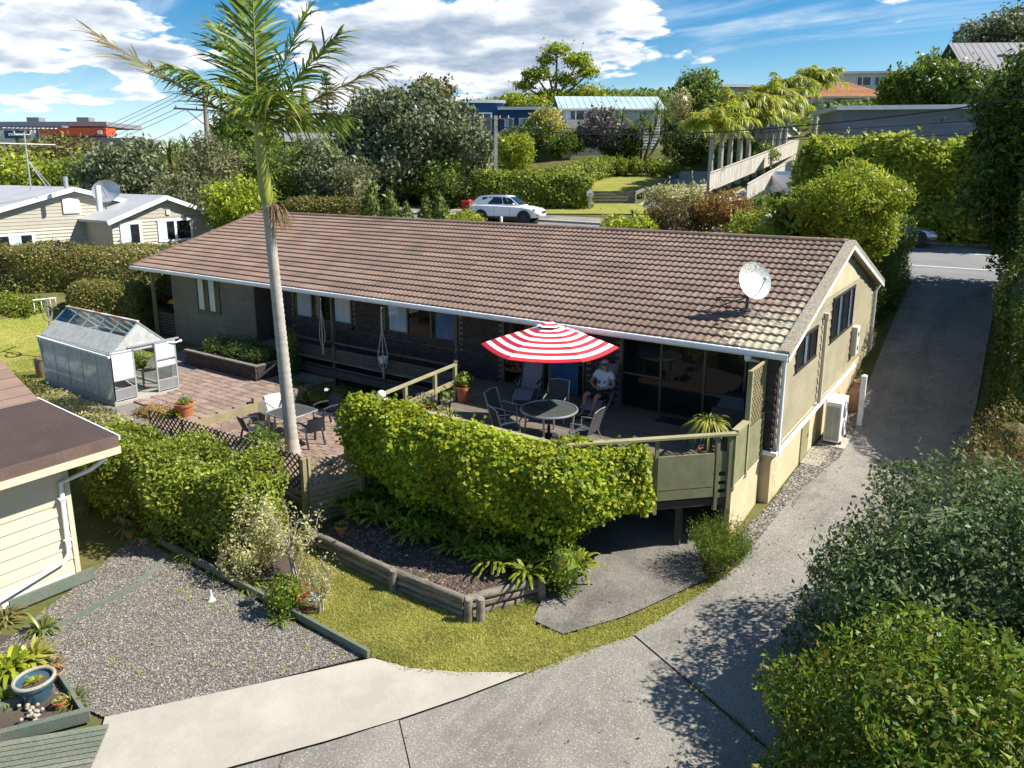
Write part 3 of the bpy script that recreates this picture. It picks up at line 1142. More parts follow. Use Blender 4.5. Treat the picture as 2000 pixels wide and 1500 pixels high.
road = struct(road_strip('road', .1, 7.2, .02, M['asphalt']))
struct(road_strip('footpath', -1.7, -.35, .14, M['aggregate']))
kb = MB()
for a, b in ((-.3, .02),):
    for i in range(len(xr_) - 1):
        p = [(x, road_far(x) - k, float(hz(x, road_far(x) - k))) for x in xr_[i:i + 2] for k in (a, b)]
        kb.hexa([V(p[0]), V(p[1]), V(p[3]), V(p[2]), V(p[0]) + V(0, 0, .15), V(p[1]) + V(0, 0, .15), V(p[3]) + V(0, 0, .15), V(p[2]) + V(0, 0, .15)])
struct(kb.obj('kerb', M['pole_conc']))


def paint_line(k, x0, x1, w):
    n = max(2, int((x1 - x0) / .8))
    b = MB()
    for i in range(n):
        xa, xb = x0 + (x1 - x0) * i / n, x0 + (x1 - x0) * (i + 1) / n
        q = [(xa, road_far(xa) - k - w / 2), (xb, road_far(xb) - k - w / 2), (xb, road_far(xb) - k + w / 2), (xa, road_far(xa) - k + w / 2)]
        b.quad(*[(x, y, float(hz(x, y)) + .03) for x, y in q])
    o = b.obj('road_marking', M['white'], road)
    return o


paint_line(6.7, -20, 12, .12)
for k in range(-9, 3):
    paint_line(2.6, k * 7.0 + 1.5, k * 7.0 + 5.2, .12)

# ---- shared driveway: aggregate slabs with joints between them
DL = [(.3, 18.8), (.25, 15), (.25, 12), (0.28, 9.33, -1.00), (0.51, 6.92, -1.20), (0.61, 3.76, -1.24), (0.25, 0.98, -1.25), (0.11, -1.03, -1.35), (0.01, -2.76, -1.50), (-0.27, -3.90, -1.60), (-0.85, -5.70, -1.63)]
DR = [(3.35, y) for y in (18.8, 12, 6, 0, -4)]
drive = struct(link('driveway', None))
J1a, J1b = (-0.82, -5.70, -1.63), (1.81, -6.96, -1.65)
sheet('slab', [(p[0], p[1]) for p in DL] + [(J1a[0] + .02, J1a[1] + .02), (J1b[0] + .02, J1b[1] + .02), (3.4, J1b[1] - .9)] + [p for p in reversed(DR)], .02, M['aggregate'], .5, parent=drive)
J2a, J2b = (-2.76, -9.45, -1.65), (-1.98, -10.05, -1.65)
sheet('slab', [(J1a[0] - .01, J1a[1] - .01)] + [(p[0], p[1]) for p in ((-1.41, -6.74, -1.65), (-1.78, -7.55, -1.65), (-2.27, -8.57, -1.65))] + [(J2a[0] + .015, J2a[1]), (J2b[0] + .015, J2b[1]), (J2b[0] + 1.2, J2b[1] - 4), (3.4, -15), (3.4, J1b[1] - .95), (J1b[0] - .01, J1b[1] - .02)], .02, M['aggregate'], .5, parent=drive)
sheet('slab', [(J2a[0] - .015, J2a[1]), (J2b[0] - .015, J2b[1]), (J2b[0] + 1.1, J2b[1] - 4), (-5.5, -15.5)] + [(p[0], p[1]) for p in ((-4.07, -11.49, -1.65), (-3.29, -10.33, -1.65))], .02, M['aggregate'], .5, parent=drive)
sheet('joint', [DL[-1][:2], (3.4, -3), (3.5, -15), (-5, -15), (-3.27, -10.34, -1.65)[:2], (-1.76, -7.58, -1.65)[:2]], .004, M['soil'], .8, parent=drive)
# weeds in the joint
jv = []
for k in range(70):
    t_ = random.uniform(.45, 1)
    p = V(J1a).lerp(V(J1b), t_)
    jv.append(tuft((p.x + random.uniform(-.03, .03), p.y + random.uniform(-.03, .03), -1.63), 5, .05, .012, .9, .6, 2))
tag(strap_obj('joint_weeds', None, jv, LF['strap']), 'green weeds growing in the driveway joint', 'weeds', None, 'stuff')
struct(sheet('drive_apron', [(-1.0, 18.6), (3.4, 18.6), (5.5, 23.4), (-1.8, 22.2)], .03, M['asphalt'], .5))

PALE = [(-4.07, -8.68, -1.65), (-3.41, -8.52, -1.65), (-2.67, -8.13, -1.65), (-1.80, -7.53, -1.65), (-2.29, -8.55, -1.65), (-2.77, -9.43, -1.65), (-3.31, -10.31, -1.65), (-4.20, -11.63, -1.65), (-5.30, -12.64, -1.65), (-6.33, -11.85, -1.65), (-5.33, -10.46, -1.65)]
struct(sheet('concrete_path', PALE, .03, M['pale_concrete'], .5))
GRAV = [(-4.18, -8.68, -1.65), (-5.56, -8.78, -1.65), (-7.77, -8.72, -1.65), (-9.95, -8.72, -1.65), (-12.75, -8.56, -1.65), (-11.6, -8.3), (-10.5, -10.0), (-9.89, -11.19, -1.65), (-9.3, -12.3), (-7.2, -12.0), (-6.33, -11.85, -1.65), (-5.33, -10.46, -1.65)]
struct(sheet('gravel_yard', GRAV, .02, M['gravel_bed'], .6))
LAWN = [(-7.77, -6.36, -1.62), (-5.55, -6.77, -1.62), (-3.56, -6.87, -1.62), (-2.80, -5.66, -1.62), (-2.43, -6.41, -1.60), (-1.80, -6.41, -1.60), (-1.23, -5.42, -1.60), (-0.32, -3.67, -1.60), (0.00, -2.71, -1.55), (-0.27, -3.90, -1.60), (-0.85, -5.70, -1.63), (-1.41, -6.74, -1.65), (-1.80, -7.53, -1.65), (-2.67, -8.13, -1.65), (-3.41, -8.52, -1.65), (-4.15, -8.64, -1.65), (-5.64, -8.71, -1.65), (-6.37, -8.57, -1.65), (-8.10, -6.79, -1.65)]
struct(sheet('front_lawn', LAWN, .015, M['lawn'], .5))
blades('lawn_grass', 'short yellow-green mown grass of the front lawn', LAWN, 60000, .035, .006, LF['grass'], .015)
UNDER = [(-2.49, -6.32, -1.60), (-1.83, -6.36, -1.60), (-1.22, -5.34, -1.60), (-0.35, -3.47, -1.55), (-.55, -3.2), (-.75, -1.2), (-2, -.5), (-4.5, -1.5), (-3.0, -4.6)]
struct(sheet('under_deck_slab', UNDER, .03, mat('dirty_shaded_concrete', (.19, .175, .15), (.10, .092, .08), .95, 1.3, 30, .35, .4), .5))  # dirty concrete, its colour also darkened to extend the deck's shadow
STRIP = [(-.12, -.1), (-.12, 9)] + [(p[0], p[1]) for p in ((0.12, 10.06, -1.00), (0.50, 6.91, -1.20), (0.61, 3.67, -1.24), (0.23, 0.89, -1.25), (0.10, -1.10, -1.35), (-0.01, -2.82, -1.50))] + [(-.42, -2.6)]
struct(sheet('pebble_strip', STRIP, .012, M['gravel_bed'], .4))
stones('pebbles', 'grey river pebbles lying in the strip beside the block wall', STRIP, 7000, .028, M['pebble'], .02)
stones('gravel', 'grey and brown gravel spread over the yard beside the cream garage', GRAV, 50000, .0128, M['pebble'], .028)
YL = [(-29, -7.0), (-22.0, -6.6), (-22.2, -3.6), (-22.4, -1.5), (-27, -.5), (-29, -2)]
struct(sheet('side_lawn', YL, .03, M['lawn'], .7))
blades('side_lawn_grass', 'short sunlit grass beyond the greenhouse', YL, 20000, .04, .012, LF['grass'], .03)

# ================================================================== THE HOUSE
HX0, RZ, RY = -26.68, 4.2, 6.43
PITCH = atan2(RZ - 2.3, RY)
house = thing('brick_house', 'long low brick house with a brown tiled roof, in the middle of the picture', 'house', (-13, 6, -1.3))

# roof tiles: 18 overlapping courses of wavy pressed panels
NC = 18
RS = sqrt(RY ** 2 + (RZ - 2.3) ** 2) / NC
PW = -HX0 / 20
b = MB()
NWAVE = 7
nx = NWAVE * 6
rows = [(-.016, -.05), (-.016, .028), (RS * .35, .024), (RS + .02, -.03)]
vs = []
for yy, zz in rows:
    for i in range(nx + 1):
        x = PW * i / nx - PW / 2
        ph = (i % 6) / 6.0
        wv_ = .5 + .5 * cos(2 * pi * ph)
        vs.append((x, yy - (.012 * wv_ if yy < 0 else 0), zz + .030 * wv_ ** 1.4 - .004))
b.add(vs, [(r * (nx + 1) + i, r * (nx + 1) + i + 1, (r + 1) * (nx + 1) + i + 1, (r + 1) * (nx + 1) + i) for r in range(3) for i in range(nx)])
tile = b.mesh('tile', M['tile'], True, fix=False)
roof = MB().prism([(HX0 + .05, .02, 2.26), (HX0 + .05, RY, RZ - .04), (HX0 + .05, 2 * RY - .02, 2.26), (HX0 + .05, RY, RZ - .14)], (-HX0 - .1, 0, 0)).obj('roof', M['cream'], house)
sp = []
for r in range(NC):
    d = r * RS
    for k in range(20):
        sp.append(((HX0 + PW * (k + .5), d * cos(PITCH), 2.3 + d * sin(PITCH) + .012), (PITCH, 0, 0), (1, 1, 1)))
pieces('tile', roof, tile, sp)
rest = []
for r in range(NC):
    d = r * RS
    rest.append((V(HX0 / 2, 2 * RY - d * cos(PITCH), 2.3 + d * sin(PITCH) + .012), d))
bb = MB()
for c0, d in rest:
    bb.bar(c0 + V(0, .012, -.02), c0 + V(0, -RS * cos(PITCH), RS * sin(PITCH) - .02), -HX0, .02)
o = bb.obj('rear_roof_course', M['tile'], roof)
o['kind'] = 'stuff'
# ridge caps
b = MB()
for i in range(9):
    pass
prof = [(cos(a) * .13, sin(a) * .085 - .03) for a in np.linspace(-.35, pi + .35, 9)]
vs = [(x, p[0] * s_, p[1] * s_) for x, s_ in ((-.21, 1.0), (.21, 1.1)) for p in prof]
b.add(vs, [(i, i + 1, 9 + i + 1, 9 + i) for i in range(8)])
cap = b.mesh('ridge_cap', M['tile'], True)
for k in range(66):
    link('ridge_cap', cap, roof, (HX0 + .2 + .402 * k, RY, RZ + .035))
# verge trims and barge boards at both gables
for gx_, sg in ((0.0, 1), (HX0, -1)):
    for yy in (0, 2 * RY):
        p0, p1 = V(gx_, yy + (-.05 if yy == 0 else .05), 2.285), V(gx_, RY, RZ - .0)
        nseg = 9
        for k in range(nseg):
            a, c_ = p0.lerp(p1, k / nseg), p0.lerp(p1, (k + .985) / nseg)
            MB().bar(a + V(-sg * .09, 0, .055), c_ + V(-sg * .09, 0, .06), .24, .03).bar(a + V(sg * .025, 0, -.01), c_ + V(sg * .025, 0, -.005), .018, .13).obj('verge_trim', M['lichen'] if sg > 0 else M['tile'], roof)
        MB().bar(p0 + V(sg * .02, 0, -.13), p1 + V(sg * .02, 0, -.13), .03, .11).obj('barge_board', M['white'], roof)
        if sg > 0:
            MB().bar(p0 + V(-.14, 0, -.13), p1 + V(-.14, 0, -.13), .27, .02).obj('soffit', M['cream'], roof)
# eaves: fascia, gutter, soffit
MB().box(HX0 + .05, -.03, .0, .03, 2.12, 2.27).obj('fascia', M['white'], house)
MB().box(HX0 + .05, -.3, .03, 1.3, 2.12, 2.135).obj('eave_soffit', M['offwhite'], house)
gp = [(-.005, 2.29), (-.125, 2.29), (-.125, 2.275), (-.14, 2.275), (-.14, 2.19), (-.11, 2.155), (-.005, 2.155), (-.005, 2.175), (-.10, 2.175), (-.122, 2.2), (-.122, 2.262), (-.005, 2.262)]
g_ = MB().prism([(HX0 - .02, y, z) for y, z in gp], (-HX0 + .03, 0, 0)).obj('gutter', M['white'], house)
for k in range(14):
    MB().box(HX0 + .9 + k * 1.9, HX0 + .93 + k * 1.9, -.143, -.004, 2.284, 2.297).obj('gutter_bracket', M['white'], g_)
MB().lathe([(.05, 0), (.075, .03), (.08, .12), (.1, .14)], (-.85, -.075, 2.02), 12).obj('rainhead', M['white'], house, True)
MB().tube([(-.85, -.07, 2.06), (-.7, .1, 2.0), (-.35, .2, 2.0)], .035, 8).obj('downpipe', M['white'], house, True)

# right gable wall: blockwork below, cladding boards above
WX = -.22
BY = 12.3
MB().box(-9, WX - .03, 1.1, BY, -1.6, -.1).obj('foundation', M['cream'], house)
blk = unit_box('block', M['cream'])
blk = MB().box(-.5, .5, -.5, .5, -.5, .5).mesh('block', M['cream'])
for r in range(6):
    for k in range(31):
        yy = .32 + .405 * k + (.2 if r % 2 else 0)
        if yy + .4 > BY + .2:
            continue
        if 3.0 < yy < 3.9 and False:
            continue
        link('block', blk, house, (WX, yy + .2, -1.3 + .21 * r + .105), None).scale = (.05, .400, .205)
cl = [('cladding_board', z) for z in np.arange(.06, 4.0, .235)]
for nm, z in cl:
    # each board is cut where the rake starts
    ya = max(.28, (z + .24 - 2.22) / (RZ - 2.3) * RY)
    yb = min(BY, 2 * RY - ya) if z > 1.9 else BY
    if yb - ya < .3:
        continue
    cuts = [ya] + [y for y in (2.9 + (int(z * 10) % 3) * .6, 6.4, 9.3 - (int(z * 10) % 2) * .9) if ya + .3 < y < yb - .3] + [yb]
    for a, c_ in zip(cuts[:-1], cuts[1:]):
        MB().hexa([(WX - .02, a + .004, z), (WX + .034, a + .004, z), (WX + .034, c_ - .004, z), (WX - .02, c_ - .004, z), (WX - .02, a + .004, z + .233), (WX + .002, a + .004, z + .233), (WX + .002, c_ - .004, z + .233), (WX - .02, c_ - .004, z + .233)]).obj(nm, M['olive_wall'], house)
MB().prism([(WX - .05, .3, 0), (WX - .05, BY, 0), (WX - .05, BY, 2.2), (WX - .05, RY, 4.02), (WX - .05, .3, 2.2)], (.028, 0, 0)).obj('gable_sheet', M['cream'], house)
MB().prism([(WX + .008, 3.9, 2.86), (WX + .008, 9.0, 2.86), (WX + .008, RY, 3.86)], (.03, 0, 0)).obj('gable_panel', M['cream'], house)


def side_window(y0, y1, z0, z1, n, name='window'):
    w_ = MB()
    x = WX + .055
    for k in range(n + 1):
        yy = y0 + (y1 - y0) * k / n
        w_.box(x - .02, x + .016, yy - .02, yy + .02, z0, z1)
    for zz in (z0, z1):
        w_.box(x - .02, x + .025, y0 - .03, y1 + .03, zz - .03, zz + .03)
    wo_ = w_.obj('window', M['brown_frame'], house)
    for k in range(n):
        a, c_ = y0 + (y1 - y0) * k / n + .03, y0 + (y1 - y0) * (k + 1) / n - .03
        MB().box(x, x + .006, a, c_, z0 + .03, z1 - .03).obj('pane', M['glass'], wo_)
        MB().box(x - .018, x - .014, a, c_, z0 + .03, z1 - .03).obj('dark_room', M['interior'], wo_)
        if k % 2:
            MB().box(x - .012, x - .006, a, a + (c_ - a) * .55, z0 + .03, z1 - .03).obj('curtain', M['curtain'], wo_)


side_window(1.55, 3.5, 1.5, 2.28, 3)
side_window(5.3, 8.3, 1.5, 2.72, 4)
# pipes on the gable wall
MB().tube([(-.09, .12, 2.18), (-.1, .14, 1.9), (-.1, .14, .1), (-.08, .12, -.02), (-.06, .1, -.1)], .045, 10).obj('downpipe', M['white'], house, True)
MB().tube([(-.62, .0, -.05), (-.1, -.02, -.06), (-.1, .35, -.045), (-.12, 9.2, -.02)], .055, 10).obj('drain_pipe', M['white'], house, True)
MB().cyl((-.12, 4.25, -.02), (-.12, 4.25, 2.35), .05).cyl((-.12, 4.25, 2.32), (-.12, 4.25, 2.5), .075, .075).obj('vent_pipe', M['cream_boards'], house, True)
MB().tube([(-.02, 12.3, 2.25), (-.12, 12.2, 2.05), (-.12, 12.2, -.4)], .05, 10).obj('downpipe', M['white'], house, True)
MB().tube([(-.11, 4.8, -.02), (-.02, 4.85, -.02), (.08, 4.9, -.06), (.1, 5.0, -.3)], .05, 10).obj('duct', M['offwhite'], house, True)
MB().box(WX + .03, WX + .19, 8.6, 9.1, .42, 1.35).obj('meter_box', M['cream_boards'], house)
mb_ = MB().box(WX + .191, WX + .2, 8.63, 9.07, .45, 1.32).obj('meter_cover', M['offwhite'], house)
for zz in (.65, 1.1):
    MB().cyl((WX + .2, 8.85, zz), (WX + .21, 8.85, zz), .08, .08, 14).obj('dial', M['black'], mb_)
# access door in the base wall
dr = MB().box(WX + .02, WX + .045, 2.75, 3.55, -1.2, -.12).obj('base_door', M['olive_paint'], house)
for k in range(7):
    MB().box(WX + .046, WX + .056, 2.78 + k * .11, 2.87 + k * .11, -1.18, -.14).obj('board', M['olive_rail'], dr)
MB().box(WX + .057, WX + .075, 3.4, 3.44, -.7, -.6).obj('handle', M['dark_metal'], dr)
# front corner pier of brick on painted blockwork
MB().box(-.62, -.2, .02, 1.0, -1.6, -.16).obj('pier_base', M['cream'], house)
MB().box(-.62, -.2, -.02, .34, -.16, -.1).obj('pier_cap', M['cream'], house)
MB().box(-.595, -.225, .045, 1.0, -.1, 2.13).obj('pier_mortar', M['mortar'], house)

# ---- front brick wall
FY = 1.0
brick = MB().box(-.5, .5, -.5, .5, -.5, .5).mesh('brick', M['brick_dark'])
# openings of the front wall: x0, x1, z0, z1
OPEN = [(-17.75, -14.65, .98, 2.1), (-13.15, -10.05, .98, 2.1), (-8.35, -5.55, .0, 2.1), (-4.5, -1.15, .0, 2.1)]
wallf = MB()
xe = -19.0
for a, c_, e, g in OPEN:
    wallf.box(xe, a, FY + .035, FY + .2, -.6, 2.13).box(a, c_, FY + .035, FY + .2, -.6, e).box(a, c_, FY + .035, FY + .2, g, 2.13)
    xe = c_
wallf = wallf.box(xe, -.6, FY + .035, FY + .2, -.6, 2.13).obj('wall', M['mortar'], house)
bs = []
for r in range(31):
    z = -.55 + .0862 * r + .04
    for k in range(78):
        x = -18.95 + .24 * k + (.12 if r % 2 else 0)
        if x > -.68 or z > 2.1:
            continue
        if any(a - .11 < x < c_ + .11 and e - .2 < z < g for a, c_, e, g in OPEN if e > .5) or any(a - .11 < x < c_ + .11 and z > -.02 for a, c_, e, g in OPEN if e < .5):
            continue
        bs.append(((x, FY + .03 - .004 * ((k * 7 + r * 3) % 3), z), (0, 0, 0), (.228, .05, .076)))
pieces('brick', wallf, brick, bs, 200)
# brick pier
bs = []
for r in range(26):
    z = -.06 + .0862 * r
    for k in range(2):
        x = -.5 + .24 * k - (.06 if r % 2 else 0)
        w_ = .228 if k == 0 else .13 + (.06 if r % 2 else 0)
        bs.append(((x + (-.05 if k else 0) + .01, .05, z), (0, 0, 0), (w_, .045, .076)))
    for k in range(3):
        bs.append(((-.22, .17 + .24 * k - (.1 if r % 2 else 0), z), (0, 0, 0), (.03, .228 if k else .2, .076)))
pieces('pier_brick', house, brick, bs, 200)
# sloping soldier-brick sills under the windows
for a, c_, e, g in OPEN[:2]:
    n = int((c_ - a + .2) / .086)
    for k in range(n):
        link('sill_brick', brick, wallf, (a - .1 + .086 * (k + .5), FY - .02, e - .09), (radians(-24), radians(14), 0)).scale = (.074, .16, .19)


def front_window(x0, x1, z0, z1, mull, curtains, door=None, mid=None):
    b_ = MB()
    y = FY + .02
    for xx in [x0, x1] + mull:
        b_.box(xx - .03, xx + .03, y - .03, y + .05, z0, z1)
    for zz in [z0, z1]:
        b_.box(x0 - .03, x1 + .03, y - .035, y + .055, zz - .03 if zz > .1 else zz, zz + .03)
    if mid:
        for a, c_, zz in mid:
            b_.box(a, c_, y - .028, y + .045, zz - .025, zz + .025)
    wo_ = b_.obj('sliding_door' if door else 'window', M['bronze'], house)
    ed = sorted([x0, x1] + mull)
    for a, c_ in zip(ed[:-1], ed[1:]):
        MB().quad((a + .03, y, z0 + .03), (c_ - .03, y, z0 + .03), (c_ - .03, y, z1 - .03), (a + .03, y, z1 - .03)).obj('pane', M['glass'], wo_)
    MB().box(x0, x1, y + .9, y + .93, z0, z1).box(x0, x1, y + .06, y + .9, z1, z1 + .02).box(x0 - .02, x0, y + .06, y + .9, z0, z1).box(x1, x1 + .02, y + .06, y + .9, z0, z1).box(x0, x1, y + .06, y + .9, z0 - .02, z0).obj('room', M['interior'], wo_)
    for a, c_, m in curtains:
        n = max(3, int((c_ - a) / .06))
        vs = [(a + (c_ - a) * i / n, y + .06 + .02 * (-1) ** i, zz) for i in range(n + 1) for zz in (z0 + .02, z1 - .03)]
        MB().add(vs, [(2 * i, 2 * i + 2, 2 * i + 3, 2 * i + 1) for i in range(n)]).obj('curtain', m, wo_)
    return wo_


front_window(-17.7, -14.7, 1.0, 2.1, [-16.7, -15.7], [(-17.6, -16.8, M['curtain']), (-16.6, -16.35, M['lilac_fabric']), (-15.6, -14.8, M['white_fabric'])])
front_window(-13.1, -10.1, 1.0, 2.1, [-12.1, -11.1], [(-13.0, -12.2, M['curtain']), (-11.0, -10.2, M['blue_cloth'])])
w3 = front_window(-8.3, -5.6, 0.02, 2.1, [-7.4, -6.9], [(-6.75, -5.8, M['blue_cloth'])], True, [(-6.9, -5.6, .95)])
w4 = front_window(-4.45, -1.2, 0.02, 2.1, [-3.35, -2.2], [], True, [(-4.45, -3.35, .95), (-2.2, -1.2, .75)])

# ---- left wing: grey boarded block standing forward
wing = MB().box(-24.4, -19.0, .33, 12.2, -.7, 2.12).obj('wing_wall', M['grey_wing'], house)
for r in range(9):
    z = -.55 + .295 * r
    for a, c_ in ((-24.42, -22.6 if .6 < z + .29 and z < 2.1 and z > .5 else -21.0), (-21.0, -19.0)):
        if z > .45 and a < -22:
            pcs = [(-24.42, -22.66), (-21.14, -19.0)]
        elif z > .45:
            continue
        else:
            pcs = [(a, c_)]
        for p, q in pcs:
            MB().hexa([(p, .30, z), (q - .004, .30, z), (q - .004, .34, z), (p, .34, z), (p, .326, z + .285), (q - .004, .326, z + .285), (q - .004, .34, z + .292), (p, .34, z + .292)]).obj('cladding_board', M['grey_wing'], wing)
MB().box(-19.04, -18.98, .30, 1.05, -.7, 2.12).obj('corner_board', M['dark_timber'], wing)
wl = MB()
for xx in (-22.62, -21.9, -21.18):
    wl.box(xx - .035, xx + .035, .27, .33, .78, 2.1)
for zz in (.78, 2.08):
    wl.box(-22.66, -21.14, .265, .335, zz - .035, zz + .035)
wl = wl.obj('window', M['bronze'], wing)
for a, c_ in ((-22.58, -21.94), (-21.86, -21.22)):
    MB().box(a, c_, .324, .3285, .82, 2.04).obj('dark_room', M['interior'], wl)
    MB().quad((a, .30, .82), (c_, .30, .82), (c_, .30, 2.04), (a, .30, 2.04)).obj('pane', M['glass'], wl)
    MB().box(a, a + (c_ - a) * .55, .312, .322, .82, 2.04).obj('blind', M['white_fabric'], wl)
# entrance in the recess
de = MB().box(-18.9, -18.15, FY - .02, FY + .03, 0, 2.05).obj('front_door', M['dark_timber'], house)
MB().box(-18.75, -18.3, FY - .03, FY - .02, .9, 1.9).obj('pane', M['glass'], de)
MB().cyl((-18.25, FY - .09, 1.0), (-18.25, FY - .02, 1.0), .025).obj('handle', M['alu'], de)
# carport post and rail at the far left corner
MB().box(-26.15, -26.03, .4, .52, -.7, 2.12).obj('post', M['olive_rail'], house)
for r in range(8):
    MB().box(-25.9, -24.45, .5, .54, -.6 + .12 * r, -.51 + .12 * r).obj('slat', M['dark_timber'], house)

# ---- satellite dish on the roof
dish = thing('satellite_dish', 'large white satellite dish with lichen stains, on the tiled roof', 'satellite dish', (-1.49, 1.75, 2.86))
dn = V(.62, -.62, .38).normalized()
dc = V(-1.36, 1.72, 3.56)
da = dn.cross(V(0, 0, 1)).normalized()
db = da.cross(dn)
b = MB()
n = 28
rr_ = [0, .12, .24, .34, .42, .45]
vs = []
for q in rr_:
    for k in range(n):
        t_ = 2 * pi * k / n
        vs.append(dc + da * (q * .92 * cos(t_)) - db * (q * 1.05 * sin(t_)) + dn * (.35 * q * q))
b.add(vs, [(i * n + k, i * n + (k + 1) % n, (i + 1) * n + (k + 1) % n, (i + 1) * n + k) for i in range(5) for k in range(n)])
vs = [v - dn * .012 for v in vs]
b.add(vs, [(i * n + k, (i + 1) * n + k, (i + 1) * n + (k + 1) % n, i * n + (k + 1) % n) for i in range(5) for k in range(n)])
t = NT('stained_dish')
sx = t.n('ShaderNodeSeparateXYZ')
t.put(sx.inputs[0], t.pos.outputs['Position'])
st_ = t.math('MULTIPLY', t.ramp(t.noise(22, 6, .75), .42, .62), t.ramp(sx.outputs[2], 3.62, 3.85))
c = t.mix(st_, t.mix(t.ramp(t.noise(4, 4, .6), .4, .7), (.76, .76, .74), (.68, .68, .65)), (.26, .24, .13))
dm = t.done(c, .5)
b.obj('reflector', dm, dish, 'all')
MB().tube([(-1.49, 1.75, 2.84), (-1.49, 1.75, 3.3), dc - dn * .1], [.04, .04, .03], 8).obj('mast', M['dark_metal'], dish)
MB().cyl((-1.49, 1.75, 3.15), (-2.5, 1.35, 2.73), .014).obj('stay', M['dark_metal'], dish)
MB().cyl((-1.49, 1.75, 3.15), (-2.45, 2.2, 2.98), .014).obj('stay', M['dark_metal'], dish)
hp = dc + dn * .62 - db * -.02 + V(0, 0, -.12)
MB().tube([dc - db * -.0 + V(0, 0, -.44), dc + dn * .3 + V(0, 0, -.35), hp], .012, 6).obj('feed_arm', M['alu'], dish)
MB().cyl(hp - dn * .05, hp + dn * .05, .05, .03).obj('feed_horn', M['offwhite'], dish, True)
MB().lathe([(.16, 0), (.14, .03), (.05, .05)], (-1.49, 1.75, 2.82), 10).obj('foot', M['dark_metal'], dish)
MB().tube([(-1.45, 1.72, 2.9), (-1.0, 1.45, 2.78), (-.5, 1.2, 2.72), (-.15, 1.25, 2.74)], .01, 5).obj('cable', M['offwhite'], dish)

# ---- beside the gable wall
ac = thing('air_conditioner', 'white outdoor heat pump unit on a slab beside the block wall', 'air conditioner', (.2, 4.95, -1.25))
MB().box(-.1, .6, 4.35, 5.6, -1.3, -1.17).obj('slab', M['pale_concrete'], ac)
MB().box(0.02, .42, 4.5, 5.45, -1.1, .02).obj('casing', M['offwhite'], ac)
for k in range(26):
    MB().box(.05, .22, 4.482, 4.5, -1.04 + .037 * k, -1.02 + .037 * k).obj('louvre', M['metal_grey'], ac)
    MB().box(.24, .39, 4.482, 4.5, -1.04 + .037 * k, -1.02 + .037 * k).obj('louvre', M['metal_grey'], ac)
for zz in (-.28, -.82):
    fg = MB()
    for q in (.08, .15, .22):
        fg.tube([(.445, 5.05 + q * cos(a), zz + q * sin(a)) for a in np.linspace(0, 2 * pi, 17)], .008, 4)
    for k in range(8):
        fg.cyl((.445, 5.05, zz), (.445, 5.05 + .22 * cos(k * pi / 4), zz + .22 * sin(k * pi / 4)), .005, .005, 4)
    fg.obj('fan_grille', M['alu'], ac)
    MB().cyl((.421, 5.05, zz), (.428, 5.05, zz), .23, .23, 20).obj('fan_well', M['black'], ac)
for yy in (4.6, 5.3):
    MB().box(.0, .46, yy, yy + .08, -1.17, -1.1).obj('foot', M['dark_metal'], ac)
vz = thing('clay_urn', 'tall brown clay urn standing by the end of the gable wall', 'urn', (.3, 7.7, -1.2))
MB().lathe([(.13, 0), (.14, .03), (.12, .06), (.2, .25), (.25, .5), (.255, .68), (.2, .85), (.12, .95), (.105, 1.02), (.15, 1.08), (.16, 1.11), (.12, 1.11), (.1, 1.0)], (.3, 7.7, -1.22), 18).obj('body', M['terracotta_old'], vz, True)
for s_ in (-1, 1):
    MB().tube([(.3 + s_ * .1, 7.7, -.24), (.3 + s_ * .23, 7.7, -.28), (.3 + s_ * .24, 7.7, -.45)], .018, 6).obj('handle', M['terracotta_old'], vz)
strap_obj('plant', vz, [tuft((.3, 7.7, -.12), 14, .16, .02, .9, .5, 3)], LF['strap'])
wp = thing('white_post', 'white square marker post at the edge of the driveway', 'post', (.58, 6.7, -1.25))
MB().box(.51, .65, 6.63, 6.77, -1.3, .32).obj('shaft', M['white'], wp)
MB().hexa([(.5, 6.62, .32), (.66, 6.62, .32), (.66, 6.78, .32), (.5, 6.78, .32), (.55, 6.67, .36), (.61, 6.67, .36), (.61, 6.73, .36), (.55, 6.73, .36)]).obj('cap', M['white'], wp)
pv = struct(link('paving', None, None, (.05, 3, -1.24)))
for i in range(2):
    for j in range(3):
        MB().box(-.16 + .24 * i, .07 + .24 * i, 2.75 + .46 * j, 3.19 + .46 * j, -1.27, -1.195).obj('flagstone', M['paver_pale'], pv)

# ================================================================== THE DECK
deck = thing('timber_deck', 'timber deck with olive railings in front of the brick house', 'deck', (-4.5, -2, -.2))
pb = MB().box(-.5, .5, -.5, .5, -.5, .5).mesh('plank', M['deck_board'])


def deck_span(y):
    xr2 = -.47 if y > -2.04 else -.47 - (-2.04 - y)
    xl2 = -18.9 if y > -.1 else -8.45 + (y + 1.06) / (-4.5 + 1.06) * .35
    return xl2, xr2


for k in range(53):
    y = -4.52 + .104 * (k + .5)
    a, c_ = deck_span(y)
    if k > 42 and y > .98:
        break
    cut = [a] + ([-9.0] if a < -10 else []) + [max(a, -9) + (c_ - max(a, -9)) * random.uniform(.3, .7), c_]
    for p, q in zip(cut[:-1], cut[1:]):
        link('plank', pb, deck, ((p + q) / 2, y, -.017 - .002 * random.random())).scale = (q - p - .006, .096, .034)
jb = MB()
for k in range(14):
    jb.box(-8.3 + .55 * k, -8.25 + .55 * k, -4.4 + (max(0, .55 * k - 5.2)), .95, -.2, -.04)
jb.obj('joist', M['dark_timber'], deck)
for x, y in ((-.62, -1.95), (-1.3, -2.6), (-3.0, -4.4), (-5.5, -4.4), (-7.9, -4.35), (-2.8, -.8), (-5.5, -.8)):
    MB().box(x - .06, x + .06, y - .06, y + .06, -1.75, -.04).obj('post', M['dark_timber'], deck)
